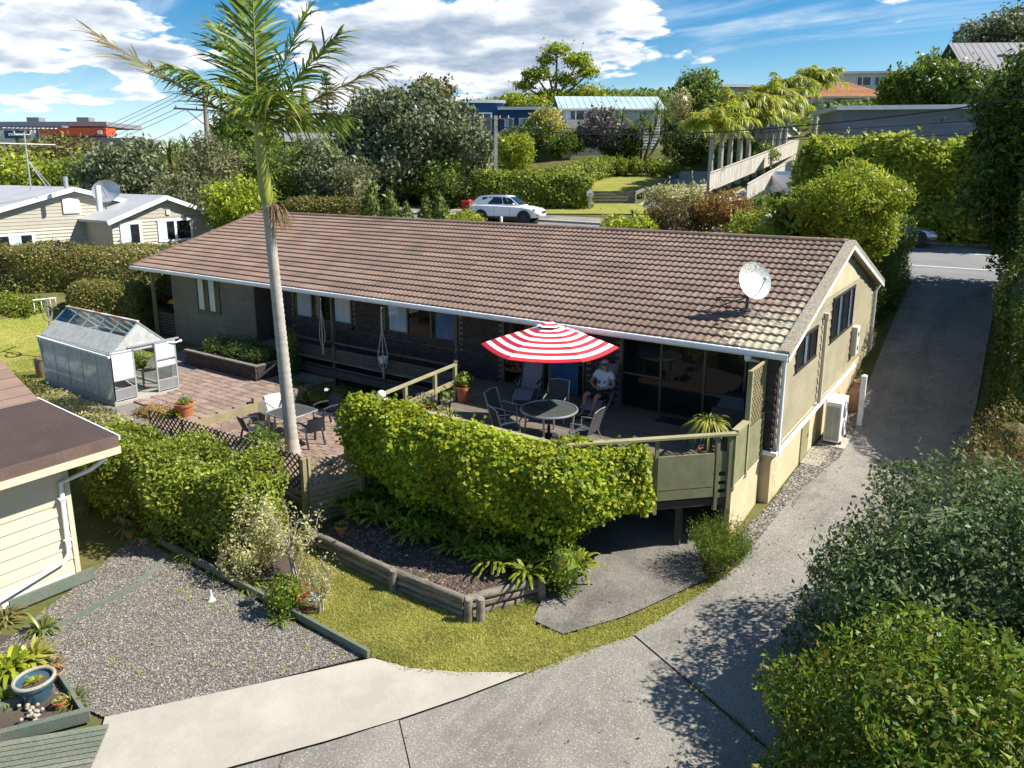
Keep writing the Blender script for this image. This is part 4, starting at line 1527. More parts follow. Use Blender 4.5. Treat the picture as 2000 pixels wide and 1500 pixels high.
# block wall below the right edge
bw = MB().box(-.62, -.46, -1.98, .02, -1.75, -.22).obj('block_wall', M['cream'], deck)
for r in range(8):
    for k in range(6):
        y0_ = -2.0 + .4 * k - (.2 if r % 2 else 0)
        a, c_ = max(-2.0, y0_), min(.0, y0_ + .394)
        if c_ - a > .05:
            link('block', blk, bw, (-.455, (a + c_) / 2, -1.65 + .192 * r)).scale = (.035, c_ - a, .187)
MB().box(-.66, -.42, -2.03, .02, -.225, -.19).obj('ledge', M['cream_boards'], bw)


def rail(p, q, z, w, h, m='olive_rail', nm='rail'):
    return MB().bar((p[0], p[1], z), (q[0], q[1], z), w, h).obj(nm, M[m], deck)


B_, C_, D_, E_ = (-.45, -2.05), (-2.99, -4.6), (-8.12, -4.55), (-8.45, -1.06)
rail((-.45, -1.95), (-.45, -1.25), 1.02, .14, .045)
rail((-.4, -2.02), C_, 1.0, .14, .045)
rail(C_, D_, 1.0, .14, .045)
rail(D_, E_, 1.0, .12, .045)
rail(D_, E_, .5, .04, .14)
for q in (.05, .36, .72, .99):
    p = V(*D_).lerp(V(*E_), q)
    MB().box(p.x - .045, p.x + .045, p.y - .045, p.y + .045, -.2, .98).obj('post', M['olive_rail'], deck)
dv = (V(-2.99, -4.6) - V(-.45, -2.05)).normalized()
nv_ = V(-dv.y, dv.x) * 1
for q, w_ in ((.06, .1), (.33, .1), (1.62, .06), (2.5, .06)):
    p = V(-.45, -2.05) + dv * q
    MB().bar((p.x, p.y, -.62), (p.x, p.y, .98), .07, w_, up=(nv_.x, nv_.y, 0)).obj('post', M['olive_paint'], deck)
# diagonal front: ply panel, board beneath, open slots at the corner
pa, pc = V(-.45, -2.05) + dv * .4, V(-.45, -2.05) + dv * 1.6
nn2 = V(.7, -.7)
for z0, z1, m in ((-.1, .62, 'olive_paint'), (-.32, -.12, 'olive_paint')):
    MB().bar((pa.x + nn2.x * .03, pa.y + nn2.y * .03, (z0 + z1) / 2), (pc.x + nn2.x * .03, pc.y + nn2.y * .03, (z0 + z1) / 2), .03, z1 - z0).obj('panel', M[m], deck)
    a2, c2_ = pc + dv * .04, pc + dv * 1.9
    MB().bar((a2.x, a2.y, (z0 + z1) / 2), (c2_.x, c2_.y, (z0 + z1) / 2), .03, z1 - z0).obj('panel', M[m], deck)
for z0, z1 in ((.2, .62), (-.0, .1), (-.18, -.08), (-.36, -.26)):
    a2, c2_ = V(-.45, -2.05) + dv * .09, V(-.45, -2.05) + dv * .29
    MB().bar((a2.x, a2.y, (z0 + z1) / 2), (c2_.x, c2_.y, (z0 + z1) / 2), .03, z1 - z0).obj('panel', M['olive_paint'], deck)
MB().bar((-.52, -2.08, -.45), (-3.0, -4.55, -.45), .06, .16).obj('bearer', M['dark_timber'], deck)
MB().bar((-3.0, -4.55, -.3), (-8.1, -4.5, -.3), .04, .5).obj('skirt', M['dark_timber'], deck)
# right side panels between posts
for y0_, y1_, zt in ((-1.93, -1.2, .93), (-1.08, -.1, .78)):
    MB().box(-.46, -.43, y0_, y1_, -.1, zt).obj('panel', M['olive_paint'], deck)
    MB().box(-.457, -.427, y0_, y1_, -.24, -.115).obj('panel', M['olive_paint'], deck)
for y, zt in ((-1.98, 1.0), (-1.14, 2.1), (-.06, .9)):
    MB().box(-.5, -.4, y - .045, y + .045, -.26, zt).obj('post', M['olive_paint'] if zt < 2 else M['olive_rail'], deck)
# diagonal lattice between the end post and the brick pier
lat = MB().bar((-.455, -1.1, 2.08), (-.455, .02, 2.08), .05, .05).bar((-.455, 0, 1.0), (-.455, 0, 2.1), .04, .03).obj('lattice', M['lattice_wood'], deck)


def lattice(parent, P0, U, Wd, z0, z1, pitch, wd, th, m, top=None, nm='slat'):
    """crossed diagonal slats in an upright plane: P0 + U * s, between heights z0 and z1"""
    P0, U = V(P0), V(U).normalized()
    nrm_ = V(U.y, -U.x, 0)
    H = z1 - z0
    for sg in (1, -1):
        s0 = -H if sg > 0 else 0
        k = s0
        while k < Wd + (0 if sg > 0 else H):
            # line s = k + sg*h for h in 0..H clipped to 0..Wd
            h0, h1 = 0., H
            if sg > 0:
                h0, h1 = max(0, -k), min(H, Wd - k)
            else:
                h0, h1 = max(0, k - Wd), min(H, k)
            if h1 - h0 > .06:
                pts = []
                for h in (h0, h1):
                    s_ = k + sg * h
                    zz = z0 + h
                    if top:
                        zz = min(zz, top(s_))
                    pts.append(P0 + U * s_ + V(0, 0, zz - P0.z) + nrm_ * (th * .5 * sg))
                if (pts[1] - pts[0]).length > .08:
                    MB().bar(pts[0], pts[1], th * .95, wd, up=nrm_.cross(pts[1] - pts[0])).obj(nm, M[m], parent)
            k += pitch


lattice(lat, (-.455, -1.08, 0), (0, 1, 0), 1.08, .8, 2.06, .15, .027, .01, 'lattice_wood')
# veranda railing further left: top rail, close slats, posts
rail((-9.1, 0), (-17.4, 0), .6, .1, .05, 'dark_timber')
for z in (.34, .24, .14, .04, -.3):
    for a, c_ in ((-9.15, -12.2), (-12.25, -14.45), (-14.55, -17.3)):
        rail((a, 0), (c_, 0), z, .025, .085, 'dark_timber', 'slat')
rail((-8.45, -1.06), (-9.2, -.05), 1.0, .1, .045, 'dark_timber')
rail((-8.45, -1.06), (-9.2, -.05), .5, .04, .14, 'dark_timber')
for x in (-9.25, -12.2, -14.5, -17.35):
    MB().box(x - .05, x + .05, -.05, .05, -.9, 2.12 if x != -12.2 else .6).obj('post', M['dark_timber'], deck)
MB().box(-18.9, -8.6, -.06, -.02, -.6, -.36).obj('skirt', M['dark_timber'], deck)

# ---- striped parasol over the round table
TC = V(-4.78, -2.12, 0)
par = thing('parasol', 'red and white striped market parasol over the round deck table', 'parasol', TC)
uc = V(-4.98, -1.82, 0)
UP = [V((-6.52, -2.47, 2.06)), V((-5.03, -3.04, 2.06)), V((-3.63, -2.23, 2.06)), V((-3.61, -0.83, 2.06))]
ang = [atan2(p.y - uc.y, p.x - uc.x) for p in UP]
R_ = 1.62
hexa_ = [V(uc.x + R_ * cos(a), uc.y + R_ * sin(a), 2.16) for a in [radians(-152 + 60 * k) for k in range(6)]]
ax = V(uc.x, uc.y, 2.66)
cb = MB()
NB_ = 13
for k in range(6):
    a, c_ = hexa_[k], hexa_[(k + 1) % 6]
    for j in range(NB_):
        t0, t1 = .1 + .9 * j / NB_, .1 + .9 * (j + 1) / NB_
        cb.cur = j % 2
        m_ = 6

        def pt(t, s):
            p = ax.lerp(a.lerp(c_, s), t)
            sag = -.05 * t * (4 * s * (1 - s)) + .04 * sin(pi * t)
            return p + V(0, 0, sag)
        for i in range(m_):
            cb.quad(pt(t0, i / m_), pt(t0, (i + 1) / m_), pt(t1, (i + 1) / m_), pt(t1, i / m_))
    cb.cur = 1
    for i in range(6):
        e0, e1 = pt(1, i / 6), pt(1, (i + 1) / 6)
        cb.cur = 0
        cb.quad(e0, e1, e1 - V(0, 0, .02), e0 - V(0, 0, .02))
link('canopy', cb.mesh('canopy', [M['red_fabric'], M['white_fabric']], True, W[par], False), par, W[par])
vb = MB()
for k in range(6):
    a, c_ = hexa_[k], hexa_[(k + 1) % 6]
    for j in range(4):
        vb.cur = j % 2
        q = [ax.lerp(h, t_) + V(0, 0, .1 - t_ * .12) for t_ in (.19 * j / 4, .19 * (j + 1) / 4) for h in (a, c_)]
        vb.quad(q[0], q[1], q[3], q[2])
link('vent', vb.mesh('vent', [M['red_fabric'], M['white_fabric']], False, W[par], False), par, W[par])
for k in range(6):
    MB().bar(ax + V(0, 0, -.06), hexa_[k] + V(0, 0, -.03), .02, .02).obj('rib', M['dark_metal'], par)
MB().tube([(TC.x, TC.y, .02), (TC.x, TC.y, 1.5), (uc.x, uc.y, 2.72)], .024, 10).obj('pole', M['dark_metal'], par, True)
MB().lathe([(.018, 0), (.03, .02), (.02, .06), (.0, .09)], (uc.x, uc.y, 2.72), 8).obj('finial', M['red_fabric'], par)
MB().lathe([(.24, 0), (.24, .05), (.1, .07), (.04, .12), (.04, .3)], (TC.x, TC.y, 0), 16).obj('base', M['dark_metal'], par, True)
MB().cyl((TC.x + .0, TC.y - .09, 1.05), (TC.x, TC.y, 1.05), .02).box(TC.x - .04, TC.x + .04, TC.y - .04, TC.y + .04, .98, 1.12).obj('crank', M['dark_metal'], par)

tb = thing('round_table', 'round glass patio table with a pale rim under the striped parasol', 'table', TC)
MB().lathe([(.0, .7), (.64, .7), (.64, .715), (.0, .715)], (TC.x, TC.y, 0), 40).obj('top', M['table_glass'], tb)
MB().tube([(TC.x + .66 * cos(a), TC.y + .66 * sin(a), .707) for a in np.linspace(0, 2 * pi, 49)], .03, 8, False).obj('rim', M['metal_grey'], tb, True)
for k in range(4):
    a = radians(20 + 90 * k)
    MB().tube([(TC.x + .6 * cos(a), TC.y + .6 * sin(a), .7), (TC.x + .56 * cos(a), TC.y + .56 * sin(a), .35), (TC.x + .6 * cos(a), TC.y + .6 * sin(a), 0)], .025, 8).obj('leg', M['metal_grey'], tb, True)


def sling_chair():
    r = thing('patio_chair', 'x', 'chair')
    for s in (-1, 1):
        x = .27 * s
        MB().tube([(x, .26, 0), (x, .25, .4), (x, .24, .62), (x, -.12, .64), (x * .96, -.22, .6)], .017, 8).obj('arm', M['metal_grey'], r, True)
        MB().tube([(x, -.34, 0), (x, -.18, .4), (x, -.26, .7), (x, -.34, .96)], .016, 8).obj('leg', M['metal_grey'], r, True)
        MB().tube([(x, .25, .4), (x, -.18, .38)], .014, 8).obj('seat_rail', M['metal_grey'], r, True)
    MB().tube([(-.27, -.34, .96), (0, -.36, .99), (.27, -.34, .96)], .014, 8).obj('top_rail', M['metal_grey'], r, True)
    vs = [(x * (1 if abs(x) > .2 else .6), y, z - .02 * (abs(x) < .2)) for y, z in ((.25, .41), (.1, .39), (-.1, .385), (-.18, .4)) for x in (-.25, -.1, .1, .25)]
    MB().add(vs, [(i * 4 + k, i * 4 + k + 1, i * 4 + k + 5, i * 4 + k + 4) for i in range(3) for k in range(3)]).obj('seat', M['mesh_fabric'], r, 'all')
    vs = [(x, y - .02 * (abs(x) < .2), z) for y, z in ((-.18, .42), (-.22, .58), (-.27, .75), (-.335, .94)) for x in (-.25, -.1, .1, .25)]
    MB().add(vs, [(i * 4 + k, i * 4 + k + 1, i * 4 + k + 5, i * 4 + k + 4) for i in range(3) for k in range(3)]).obj('backrest', M['mesh_fabric'], r, 'all')
    return r


ch0 = sling_chair()
first = True
for (x, y), lab in (((-6.0, -2.3), 'dark sling patio chair at the left side of the round table'), ((-5.35, -3.1), 'dark sling patio chair with its back to the ivy rail'),
                    ((-3.75, -2.2), 'dark sling patio chair with a sunlit seat right of the round table'), ((-5.3, -.95), 'dark sling patio chair behind the round table')):
    o = ch0 if first else copy_tree(ch0)
    first = False
    place(o, (x, y, 0), atan2(TC.y - y, TC.x - x) - pi / 2 + random.uniform(-.15, .15), 1, lab, 'sling chairs around the deck table')


def recliner(name, lab, p, rz):
    r = thing(name, lab, 'recliner', (0, 0, 0))
    for s in (-1, 1):
        x = .29 * s
        MB().tube([(x, .72, .22), (x, .36, .42), (x, -.12, .36), (x, -.36, .8), (x, -.5, 1.22)], .015, 8).obj('frame_rail', M['dark_metal'], r, True)
        MB().tube([(x * 1.08, .5, .0), (x * 1.08, -.2, .58)], .014, 8).obj('leg', M['metal_grey'], r, True)
        MB().tube([(x * 1.08, -.5, .0), (x * 1.08, .22, .58)], .014, 8).obj('leg', M['metal_grey'], r, True)
        MB().bar((x * 1.12, -.3, .6), (x * 1.12, .3, .6), .06, .025).obj('armrest', M['black'], r)
    for yy in (.5, -.5):
        MB().cyl((-.31, yy, .02), (.31, yy, .02), .014).obj('stretcher', M['metal_grey'], r)
    pr = [(.7, .235), (.36, .43), (.1, .36), (-.12, .345), (-.24, .58), (-.36, .79), (-.5, 1.2)]
    for nm, a, c_ in (('seat', 0, 3), ('backrest', 3, 6)):
        vs = [(x, y, z - (.02 if abs(x) < .2 else 0)) for y, z in pr[a:c_ + 1] for x in (-.27, -.1, .1, .27)]
        MB().add(vs, [(i * 4 + k, i * 4 + k + 1, i * 4 + k + 5, i * 4 + k + 4) for i in range(c_ - a) for k in range(3)]).obj(nm, M['lilac_fabric'], r, 'all')
    MB().prism([(-.24, -.47, 1.14), (-.24, -.43, 1.12), (-.24, -.37, .94), (-.24, -.41, .95)], (.48, 0, 0)).obj('pillow', M['lilac_fabric'], r)
    return place(r, p, rz)


recliner('recliner', 'empty lilac folding recliner in the shade by the glass door', (-6.75, .02, 0), radians(195))
recliner('recliner', 'lilac folding recliner with a person sitting in it', (-4.72, .34, 0), radians(183))
MB_ = MB().box(-3.2, -2.45, .4, .85, .002, .02)
tag(MB_.obj('door_mat', M['navy']), 'dark door mat in front of the sliding glass door', 'mat')

# ---- the person in the recliner
man = thing('person', 'grey-haired person in white t-shirt, dark shorts and sunglasses, sitting back in a recliner', 'person', (-4.72, .2, 0))


def skin_mesh(name, verts, edges, radii, m, parent, sub=2, root=0):
    me = bpy.data.meshes.new(name)
    off = W[parent]
    me.from_pydata([V(v) - off for v in verts], edges, [])
    o = bpy.data.objects.new(name, me)
    COL.objects.link(o)
    sk = o.modifiers.new('skin', 'SKIN')
    sk.use_smooth_shade = True
    for i, r in enumerate(radii):
        me.skin_vertices[0].data[i].radius = r if isinstance(r, tuple) else (r, r)
        me.skin_vertices[0].data[i].use_root = (i == root)
    sd = o.modifiers.new('sub', 'SUBSURF')
    sd.levels = sub
    sd.render_levels = sub
    dg = bpy.context.evaluated_depsgraph_get()
    m2 = bpy.data.meshes.new_from_object(o.evaluated_get(dg))
    m2.name = name
    m2.materials.clear()
    m2.materials.append(m)
    m2.polygons.foreach_set('use_smooth', [True] * len(m2.polygons))
    bpy.data.objects.remove(o)
    bpy.data.meshes.remove(me)
    return link(name, m2, parent, off)


X0, Y0 = -4.72, .34
J = dict(pel=(X0, Y0 + .02, .47), wai=(X0, Y0 + .12, .66), che=(X0, Y0 + .2, .88), nck=(X0 + .01, Y0 + .22, 1.05), hd0=(X0 + .01, Y0 + .2, 1.13), hd1=(X0 + .01, Y0 + .19, 1.24),
         shl=(X0 - .19, Y0 + .2, .99), ell=(X0 - .34, Y0 + .1, .72), wrl=(X0 - .13, Y0 - .09, .66), hal=(X0 - .03, Y0 - .12, .655),
         shr=(X0 + .2, Y0 + .2, .99), elr=(X0 + .34, Y0 + .1, .71), wrr=(X0 + .13, Y0 - .1, .64), har=(X0 + .05, Y0 - .13, .64),
         hil=(X0 - .1, Y0 - .03, .47), knl=(X0 - .21, Y0 - .44, .53), anl=(X0 - .17, Y0 - .64, .11), tol=(X0 - .19, Y0 - .83, .045),
         hir=(X0 + .1, Y0 - .03, .47), knr=(X0 + .13, Y0 - .47, .53), anr=(X0 + .1, Y0 - .68, .11), tor=(X0 + .1, Y0 - .87, .045))
nm = list(J)
E0 = [('pel', 'wai'), ('wai', 'che'), ('che', 'nck'), ('nck', 'hd0'), ('hd0', 'hd1'), ('che', 'shl'), ('shl', 'ell'), ('ell', 'wrl'), ('wrl', 'hal'), ('che', 'shr'), ('shr', 'elr'), ('elr', 'wrr'), ('wrr', 'har'),
      ('pel', 'hil'), ('hil', 'knl'), ('knl', 'anl'), ('anl', 'tol'), ('pel', 'hir'), ('hir', 'knr'), ('knr', 'anr'), ('anr', 'tor')]
RD = dict(pel=(.15, .13), wai=(.15, .12), che=(.155, .12), nck=.058, hd0=.075, hd1=.088, shl=.068, ell=.045, wrl=.029, hal=.034, shr=.068, elr=.045, wrr=.029, har=.034,
          hil=.095, knl=.064, anl=.038, tol=.032, hir=.095, knr=.064, anr=.038, tor=.032)
body = skin_mesh('body', [J[k] for k in nm], [(nm.index(a), nm.index(c_)) for a, c_ in E0], [RD[k] for k in nm], M['skin'], man)
for k in ('hal', 'har'):
    h = V(J[k])
    s = 1 if k == 'hal' else -1
    for i in range(4):
        b0 = h + V(s * .02, .012 - .013 * i, .012 - .016 * i)
        ln = (.07, .08, .075, .06)[i]
        skin_mesh('finger', [b0, b0 + V(s * ln * .5, -.012, .004), b0 + V(s * ln, -.004, -.012)], [(0, 1), (1, 2)], [.0095, .0085, .0075], M['skin'], man, 1)
    skin_mesh('thumb', [h + V(-s * .01, -.01, .022), h + V(s * .02, -.026, .042), h + V(s * .05, -.026, .046)], [(0, 1), (1, 2)], [.012, .0105, .009], M['skin'], man, 1)
# t-shirt, shorts, hair, glasses, sandals
T = ['wai', 'che', 'shl', 'shr', 'nck', 'pel']
tv = [V(J['pel']) + V(0, .01, .06), V(J['wai']), V(J['che']), V(J['nck']) - V(0, 0, .06), V(J['shl']), V(J['shl']).lerp(V(J['ell']), .55), V(J['shr']), V(J['shr']).lerp(V(J['elr']), .55)]
shirt = skin_mesh('shirt', tv, [(0, 1), (1, 2), (2, 3), (2, 4), (4, 5), (2, 6), (6, 7)], [(.175, .15), (.175, .142), (.178, .14), (.085, .08), .09, .078, .09, .078], M['shirt'], man)
hv = V(J['hil'])
sv = [V(J['pel']), V(J['hil']), V(J['hil']).lerp(V(J['knl']), .78), V(J['hir']), V(J['hir']).lerp(V(J['knr']), .78)]
skin_mesh('shorts', sv, [(0, 1), (1, 2), (0, 3), (3, 4)], [(.165, .14), .115, .1, .115, .1], M['navy'], man)
hc = V(J['hd1'])
hb = MB().ell(hc + V(0, .02, .035), (.094, .105, .085), 14, 8)
hb.obj('hair', M['hair'], man, 'all')
MB().ell(hc + V(0, -.062, -.1), (.048, .032, .04), 10, 6).obj('beard', M['hair'], man, 'all')
MB().ell(hc + V(0, -.098, -.03), (.016, .022, .026), 8, 6).obj('nose', M['skin'], man, 'all')
for s in (-1, 1):
    MB().ell(hc + V(s * .092, .01, -.02), (.014, .024, .034), 8, 6).obj('ear', M['skin'], man, 'all')
gl_ = MB().bar(hc + V(-.092, .0, .006), hc + V(-.075, -.085, .004), .006, .012).bar(hc + V(.092, .0, .006), hc + V(.075, -.085, .004), .006, .012).bar(hc + V(-.075, -.088, .006), hc + V(.075, -.088, .006), .008, .01)
for s in (-1, 1):
    gl_.ell(hc + V(s * .037, -.088, -.004), (.034, .014, .022), 10, 6)
gl_.obj('sunglasses', M['black'], man)
for a, t_ in (('anl', 'tol'), ('anr', 'tor')):
    p, q = V(J[a]), V(J[t_])
    sa = MB().bar((p.x, p.y + .06, .012), (q.x, q.y - .06, .012), .1, .024)
    for k in (.35, .8):
        c_ = p.lerp(q, k)
        sa.tube([(c_.x - .05, c_.y, .015), (c_.x - .035, c_.y, .075 - .02 * k), (c_.x + .035, c_.y, .075 - .02 * k), (c_.x + .05, c_.y, .015)], .014, 6)
    sa.obj('sandal', M['black'], man)
# stripes printed on the shirt
for i, (a, c_, z) in enumerate(((-.12, -.0, .83), (-.115, .01, .805), (-.11, -.01, .78), (-.1, .0, .76))):
    MB().bar((X0 + a, Y0 - .01 + (z - .83) * .25 - .004, z), (X0 + c_, Y0 - .018 + (z - .83) * .25 - .004, z - .004), .012, .012).obj('print_stripe', M['navy'], shirt)
MB().bar((X0 + .095, Y0 - .005, .8), (X0 + .13, Y0 + .005, .8), .014, .05).obj('print_badge', M['navy'], shirt)
MB().tube([(J['wrr'][0] + .035 * cos(a) * .3, J['wrr'][1] + .036 * sin(a), J['wrr'][2] + .036 * cos(a)) for a in np.linspace(0, 2 * pi, 11)], .009, 5, False).obj('wristwatch', M['black'], man)

# ---- pots and plants on the deck


def pot(name, lab, p, r, h, m, plant=None, group=None):
    t_ = thing(name, lab, 'pot plant', p, group)
    MB().lathe([(r * .7, 0), (r * .74, h * .1), (r * .92, h * .74), (r * .93, h * .78), (r * 1.03, h * .8), (r * 1.05, h), (r * .93, h), (r * .9, h * .86), (0, h * .86)], p, 18).obj('pot', M[m], t_, True)
    MB().lathe([(r * .9, 0), (0, .01)], (p[0], p[1], p[2] + h * .85), 12).obj('soil', M['soil'], t_)
    if plant:
        plant(t_, (p[0], p[1], p[2] + h * .88))
    return t_


def leafy(n, r, size, m, hgt=None, up=.5):
    def f(t_, c):
        hh = hgt or r
        bush('foliage', '', '', [((c[0], c[1], c[2] + hh * .5), (r, r, hh * .6))], n, size, LF[m], .45, .8, up, .4, core=.5, parent=t_)
    return f


def straps(n, L, w, m, spread=.8, droop=.5, segs=4, up=1.):
    def f(t_, c):
        strap_obj('leaves', t_, [tuft(c, n, L, w, spread, droop, segs, up)], LF[m])
    return f


def with_flowers(base, r, h, n, m, size=.02):
    def f(t_, c):
        base(t_, c)
        P = np.array(c) + np.column_stack([RNG.normal(size=(n, 2)) * r * .6, h * (.6 + .5 * RNG.random(n))])
        mesh_leaves('flowers', t_, np.concatenate([leaf_quads(P, np.tile([0, 0, 1.], (n, 1)), size * 1.6, .8, .6) for _ in range(4)]), M[m])
    return f


pot('potted_shrub', 'leafy shrub in a smooth orange terracotta pot beside the brick wall', (-8.2, -1.05, 0), .2, .42, 'terracotta', leafy(260, .25, .07, 'hedge_green', .4))
pot('potted_flowers', 'purple flowering plant in a ribbed terracotta pot by the left rail', (-7.85, -2.95, 0), .24, .44, 'terracotta', with_flowers(leafy(220, .24, .07, 'mid', .3), .2, .35, 40, 'flower_purple'))
pot('small_pot', 'small bronze bowl with a green seedling on the deck', (-7.95, -2.25, 0), .13, .2, 'terracotta_old', straps(14, .14, .04, 'strap', .9, .5, 3))
pot('cream_pot', 'tall cream pot with dry leaves beside the left deck rail', (-8.05, -1.95, 0), .16, .32, 'paver_pale', leafy(160, .2, .06, 'mid', .3))
pp = pot('ponytail_palm', 'pot plant with a fountain of thin yellow-green leaves at the deck corner', (-1.15, -1.5, 0), .22, .34, 'terracotta_old')
MB().tube([(-1.15, -1.5, .28), (-1.15, -1.5, .5), (-1.15, -1.5, .92)], [.11, .08, .05], 10).obj('stem', M['bark'], pp, True)
strap_obj('leaves', pp, [tuft((-1.15, -1.5, .92), 170, .66, .026, 1.0, .95, 7, .9, .02)], LF['strap_yellow'])
wf = thing('white_finial_post', 'white square post with a ball finial behind the ivy', 'post', (-8.03, -4.33, 0.75))
fx, fy, _ = W[wf]
MB().box(fx - .2, fx + .2, fy - .2, fy + .2, .0, .86).obj('shaft', M['white'], wf)
MB().hexa([(fx - .23, fy - .23, .86), (fx + .23, fy - .23, .86), (fx + .23, fy + .23, .86), (fx - .23, fy + .23, .86), (fx - .1, fy - .1, .96), (fx + .1, fy - .1, .96), (fx + .1, fy + .1, .96), (fx - .1, fy + .1, .96)]).obj('cap', M['white'], wf)
MB().ell((fx, fy, 1.05), (.11, .11, .11), 14, 10).obj('ball', M['white'], wf, 'all')
bush('deck_shrub', 'pale variegated shrub spilling over the deck edge behind the ivy', 'shrub', [((-6.3, -4.15, .72), (.45, .25, .3))], 700, .06, LF['cream_leaf'])
bush('grassy_shrub', 'wispy brownish plant beside the white finial post', 'shrub', [((-7.35, -3.95, .6), (.3, .25, .35))], 500, .08, LF['strap_yellow'], .15, .8, .8)
# barbecue under a dark cover behind the potted palm
bq = thing('covered_barbecue', 'barbecue under a dark cover at the right end of the deck', 'barbecue', (-1.15, .15, 0))
b = MB().hexa([(-1.6, -.1, .25), (-.75, -.1, .25), (-.75, .55, .25), (-1.6, .55, .25), (-1.6, -.1, .82), (-.75, -.1, .82), (-.75, .55, .82), (-1.6, .55, .82)]).hexa([(-1.5, -.05, .82), (-.85, -.05, .82), (-.85, .5, .82), (-1.5, .5, .82), (-1.42, .1, 1.08), (-.93, .1, 1.08), (-.93, .45, 1.1), (-1.42, .45, 1.1)])
b.obj('cover', M['black'], bq)
for x in (-1.5, -.85):
    for y in (0, .45):
        MB().cyl((x, y, 0), (x, y, .3), .025).obj('leg', M['alu'], bq)
# hanging macrame plant holders under the veranda eave
for x, y, zt, lab, w_ in ((-14.75, -.25, 2.1, 'knotted rope plant hanger left of the veranda post', .09), (-12.0, -.25, 2.1, 'thick white macrame plant hanger holding a pot', .15)):
    t_ = thing('plant_hanger', lab, 'plant hanger', (x, y, zt), 'macrame hangers under the eave')
    MB().tube([(x, y, zt), (x, y, zt - .25), (x, y, zt - .75 if w_ > .1 else zt - .4)], [.012, .03, .035] if w_ > .1 else .015, 6).obj('cord', M['rope'], t_)
    z1 = zt - .75 if w_ > .1 else zt - .4
    for k in range(4):
        a = pi / 4 + k * pi / 2
        MB().tube([(x + w_ * f * cos(a), y + w_ * f * sin(a), z1 - d_) for f, d_ in ((.1, 0), (.6, .4), (1, .8), (.85, 1.0), (.2, 1.25))], .016, 6).obj('strand', M['rope'], t_)
    MB().cyl((x, y, z1 - 1.2), (x, y, z1 - 1.5), .03, .022).obj('tassel', M['rope'], t_)
    if w_ > .1:
        MB().lathe([(.09, 0), (.14, .18), (.15, .2), (.13, .2), (0, .15)], (x, y, z1 - 1.02), 12).obj('pot', M['offwhite'], t_, True)

# ---- ivy grown over the front rails
hedge('ivy_hedge', 'bright yellow-green ivy thick over the front railing of the deck', [(-1.72, -3.45, -.42, .75, 1.3), (-2.4, -4.2, -.55, 1.0, 1.52), (-3.1, -4.85, -.75, 1.2, 1.78), (-4.2, -5.05, -.8, 1.3, 1.88), (-6.2, -5.02, -.75, 1.25, 1.84), (-8.3, -4.8, -.6, 1.1, 1.8)],
      .9, 1.8, 34000, .085, LF['ivy'], .85, .8, -.1, .17, 1.5, .8, inner=.08, sky=1.0)

# ================================================================== LEFT YARD
# ---- brick patios and steps
patio = struct(link('patio', None, None, (-15, -3, -.66)))
slabm = MB().box(-22.4, -14.45, -6.2, .3, -1.3, -.662).box(-14.45, -14.1, -6.0, -3.2, -1.3, -.91).obj('bedding', M['mortar'], patio)
pav = MB().hexa([(-.5, -.5, -.5), (.5, -.5, -.5), (.5, .5, -.5), (-.5, .5, -.5), (-.47, -.47, .5), (.47, -.47, .5), (.47, .47, .5), (-.47, .47, .5)]).mesh('paver', M['paver'])
sp = []
for i in range(18):
    for j in range(19):
        x, y = -19.2 + .27 * i + .13 * (j % 2), -5.9 + .27 * j
        if x < -14.5 and y < -.9 and not (x < -17.5 and y < -3.8) and not (-17.6 < x < -15.4 and y < -5.2):
            sp.append(((x, y, -.645 + random.uniform(-.004, .004)), (0, 0, 0), (.262, .262, .07)))
for j in range(10):
    sp.append(((-14.28, -5.8 + .27 * j, -.895), (0, 0, 0), (.30, .262, .07)))
for i in range(22):
    for j in range(16):
        x, y = -14.0 + .27 * i, -5.9 + .27 * j + .13 * (i % 2)
        if not (x > -12.2 and y > -2.3) and x < -8.7 and y < -1.5:
            sp.append(((x, y, -1.125 + random.uniform(-.004, .004)), (0, 0, 0), (.262, .262, .07)))
pieces('paver', patio, pav, sp, 290)
MB().box(-14.1, -8.6, -6.2, -1.4, -1.4, -1.15).obj('bedding', M['mortar'], patio)
MB().box(-14.47, -14.37, -5.9, -3.25, -.86, -.62).box(-14.5, -14.38, -3.3, -3.18, -1.1, -.45).obj('edge_board', M['fence_wood'], patio)
MB().box(-14.12, -14.06, -5.6, -3.15, -1.13, -.94).obj('step_riser', M['paver'], patio)

# ---- greenhouse
gh = thing('greenhouse', 'small aluminium greenhouse with whitewashed panes and open sliding door', 'greenhouse', (-19.8, -4.75, -.64))
GX0, GX1, GY0, GY1, GB, GE, GR = -22.1, -17.7, -5.68, -3.85, -.62, .9, 1.72
GM = (GY0 + GY1) / 2
MB().box(GX0 - .05, GX1 + .08, GY0 - .06, GY1 + .14, GB - .1, GB + .05).obj('base', M['pale_concrete'], gh)
fr = 5
for k in range(fr + 1):
    x = GX0 + (GX1 - GX0) * k / fr
    for y in (GY0, GY1):
        MB().box(x - .02, x + .02, y - .02, y + .02, GB, GE).obj('stud', M['alu'], gh)
        MB().bar((x, y, GE), (x, GM, GR), .035, .035).obj('rafter', M['alu'], gh)
for y, z in ((GY0, GE), (GY1, GE), (GM, GR), (GY0, GB + .07), (GY1, GB + .07)):
    MB().bar((GX0 - .04, y, z), (GX1 + .04, y, z), .05, .05).obj('purlin', M['alu'], gh)
MB().bar((GX0 - .02, GM, GR + .035), (GX1 + .02, GM, GR + .035), .09, .025).obj('ridge_cap', mat('rusty_ridge', (.62, .60, .58), (.38, .13, .05), .7, 1.6, 30, .15, .1), gh)
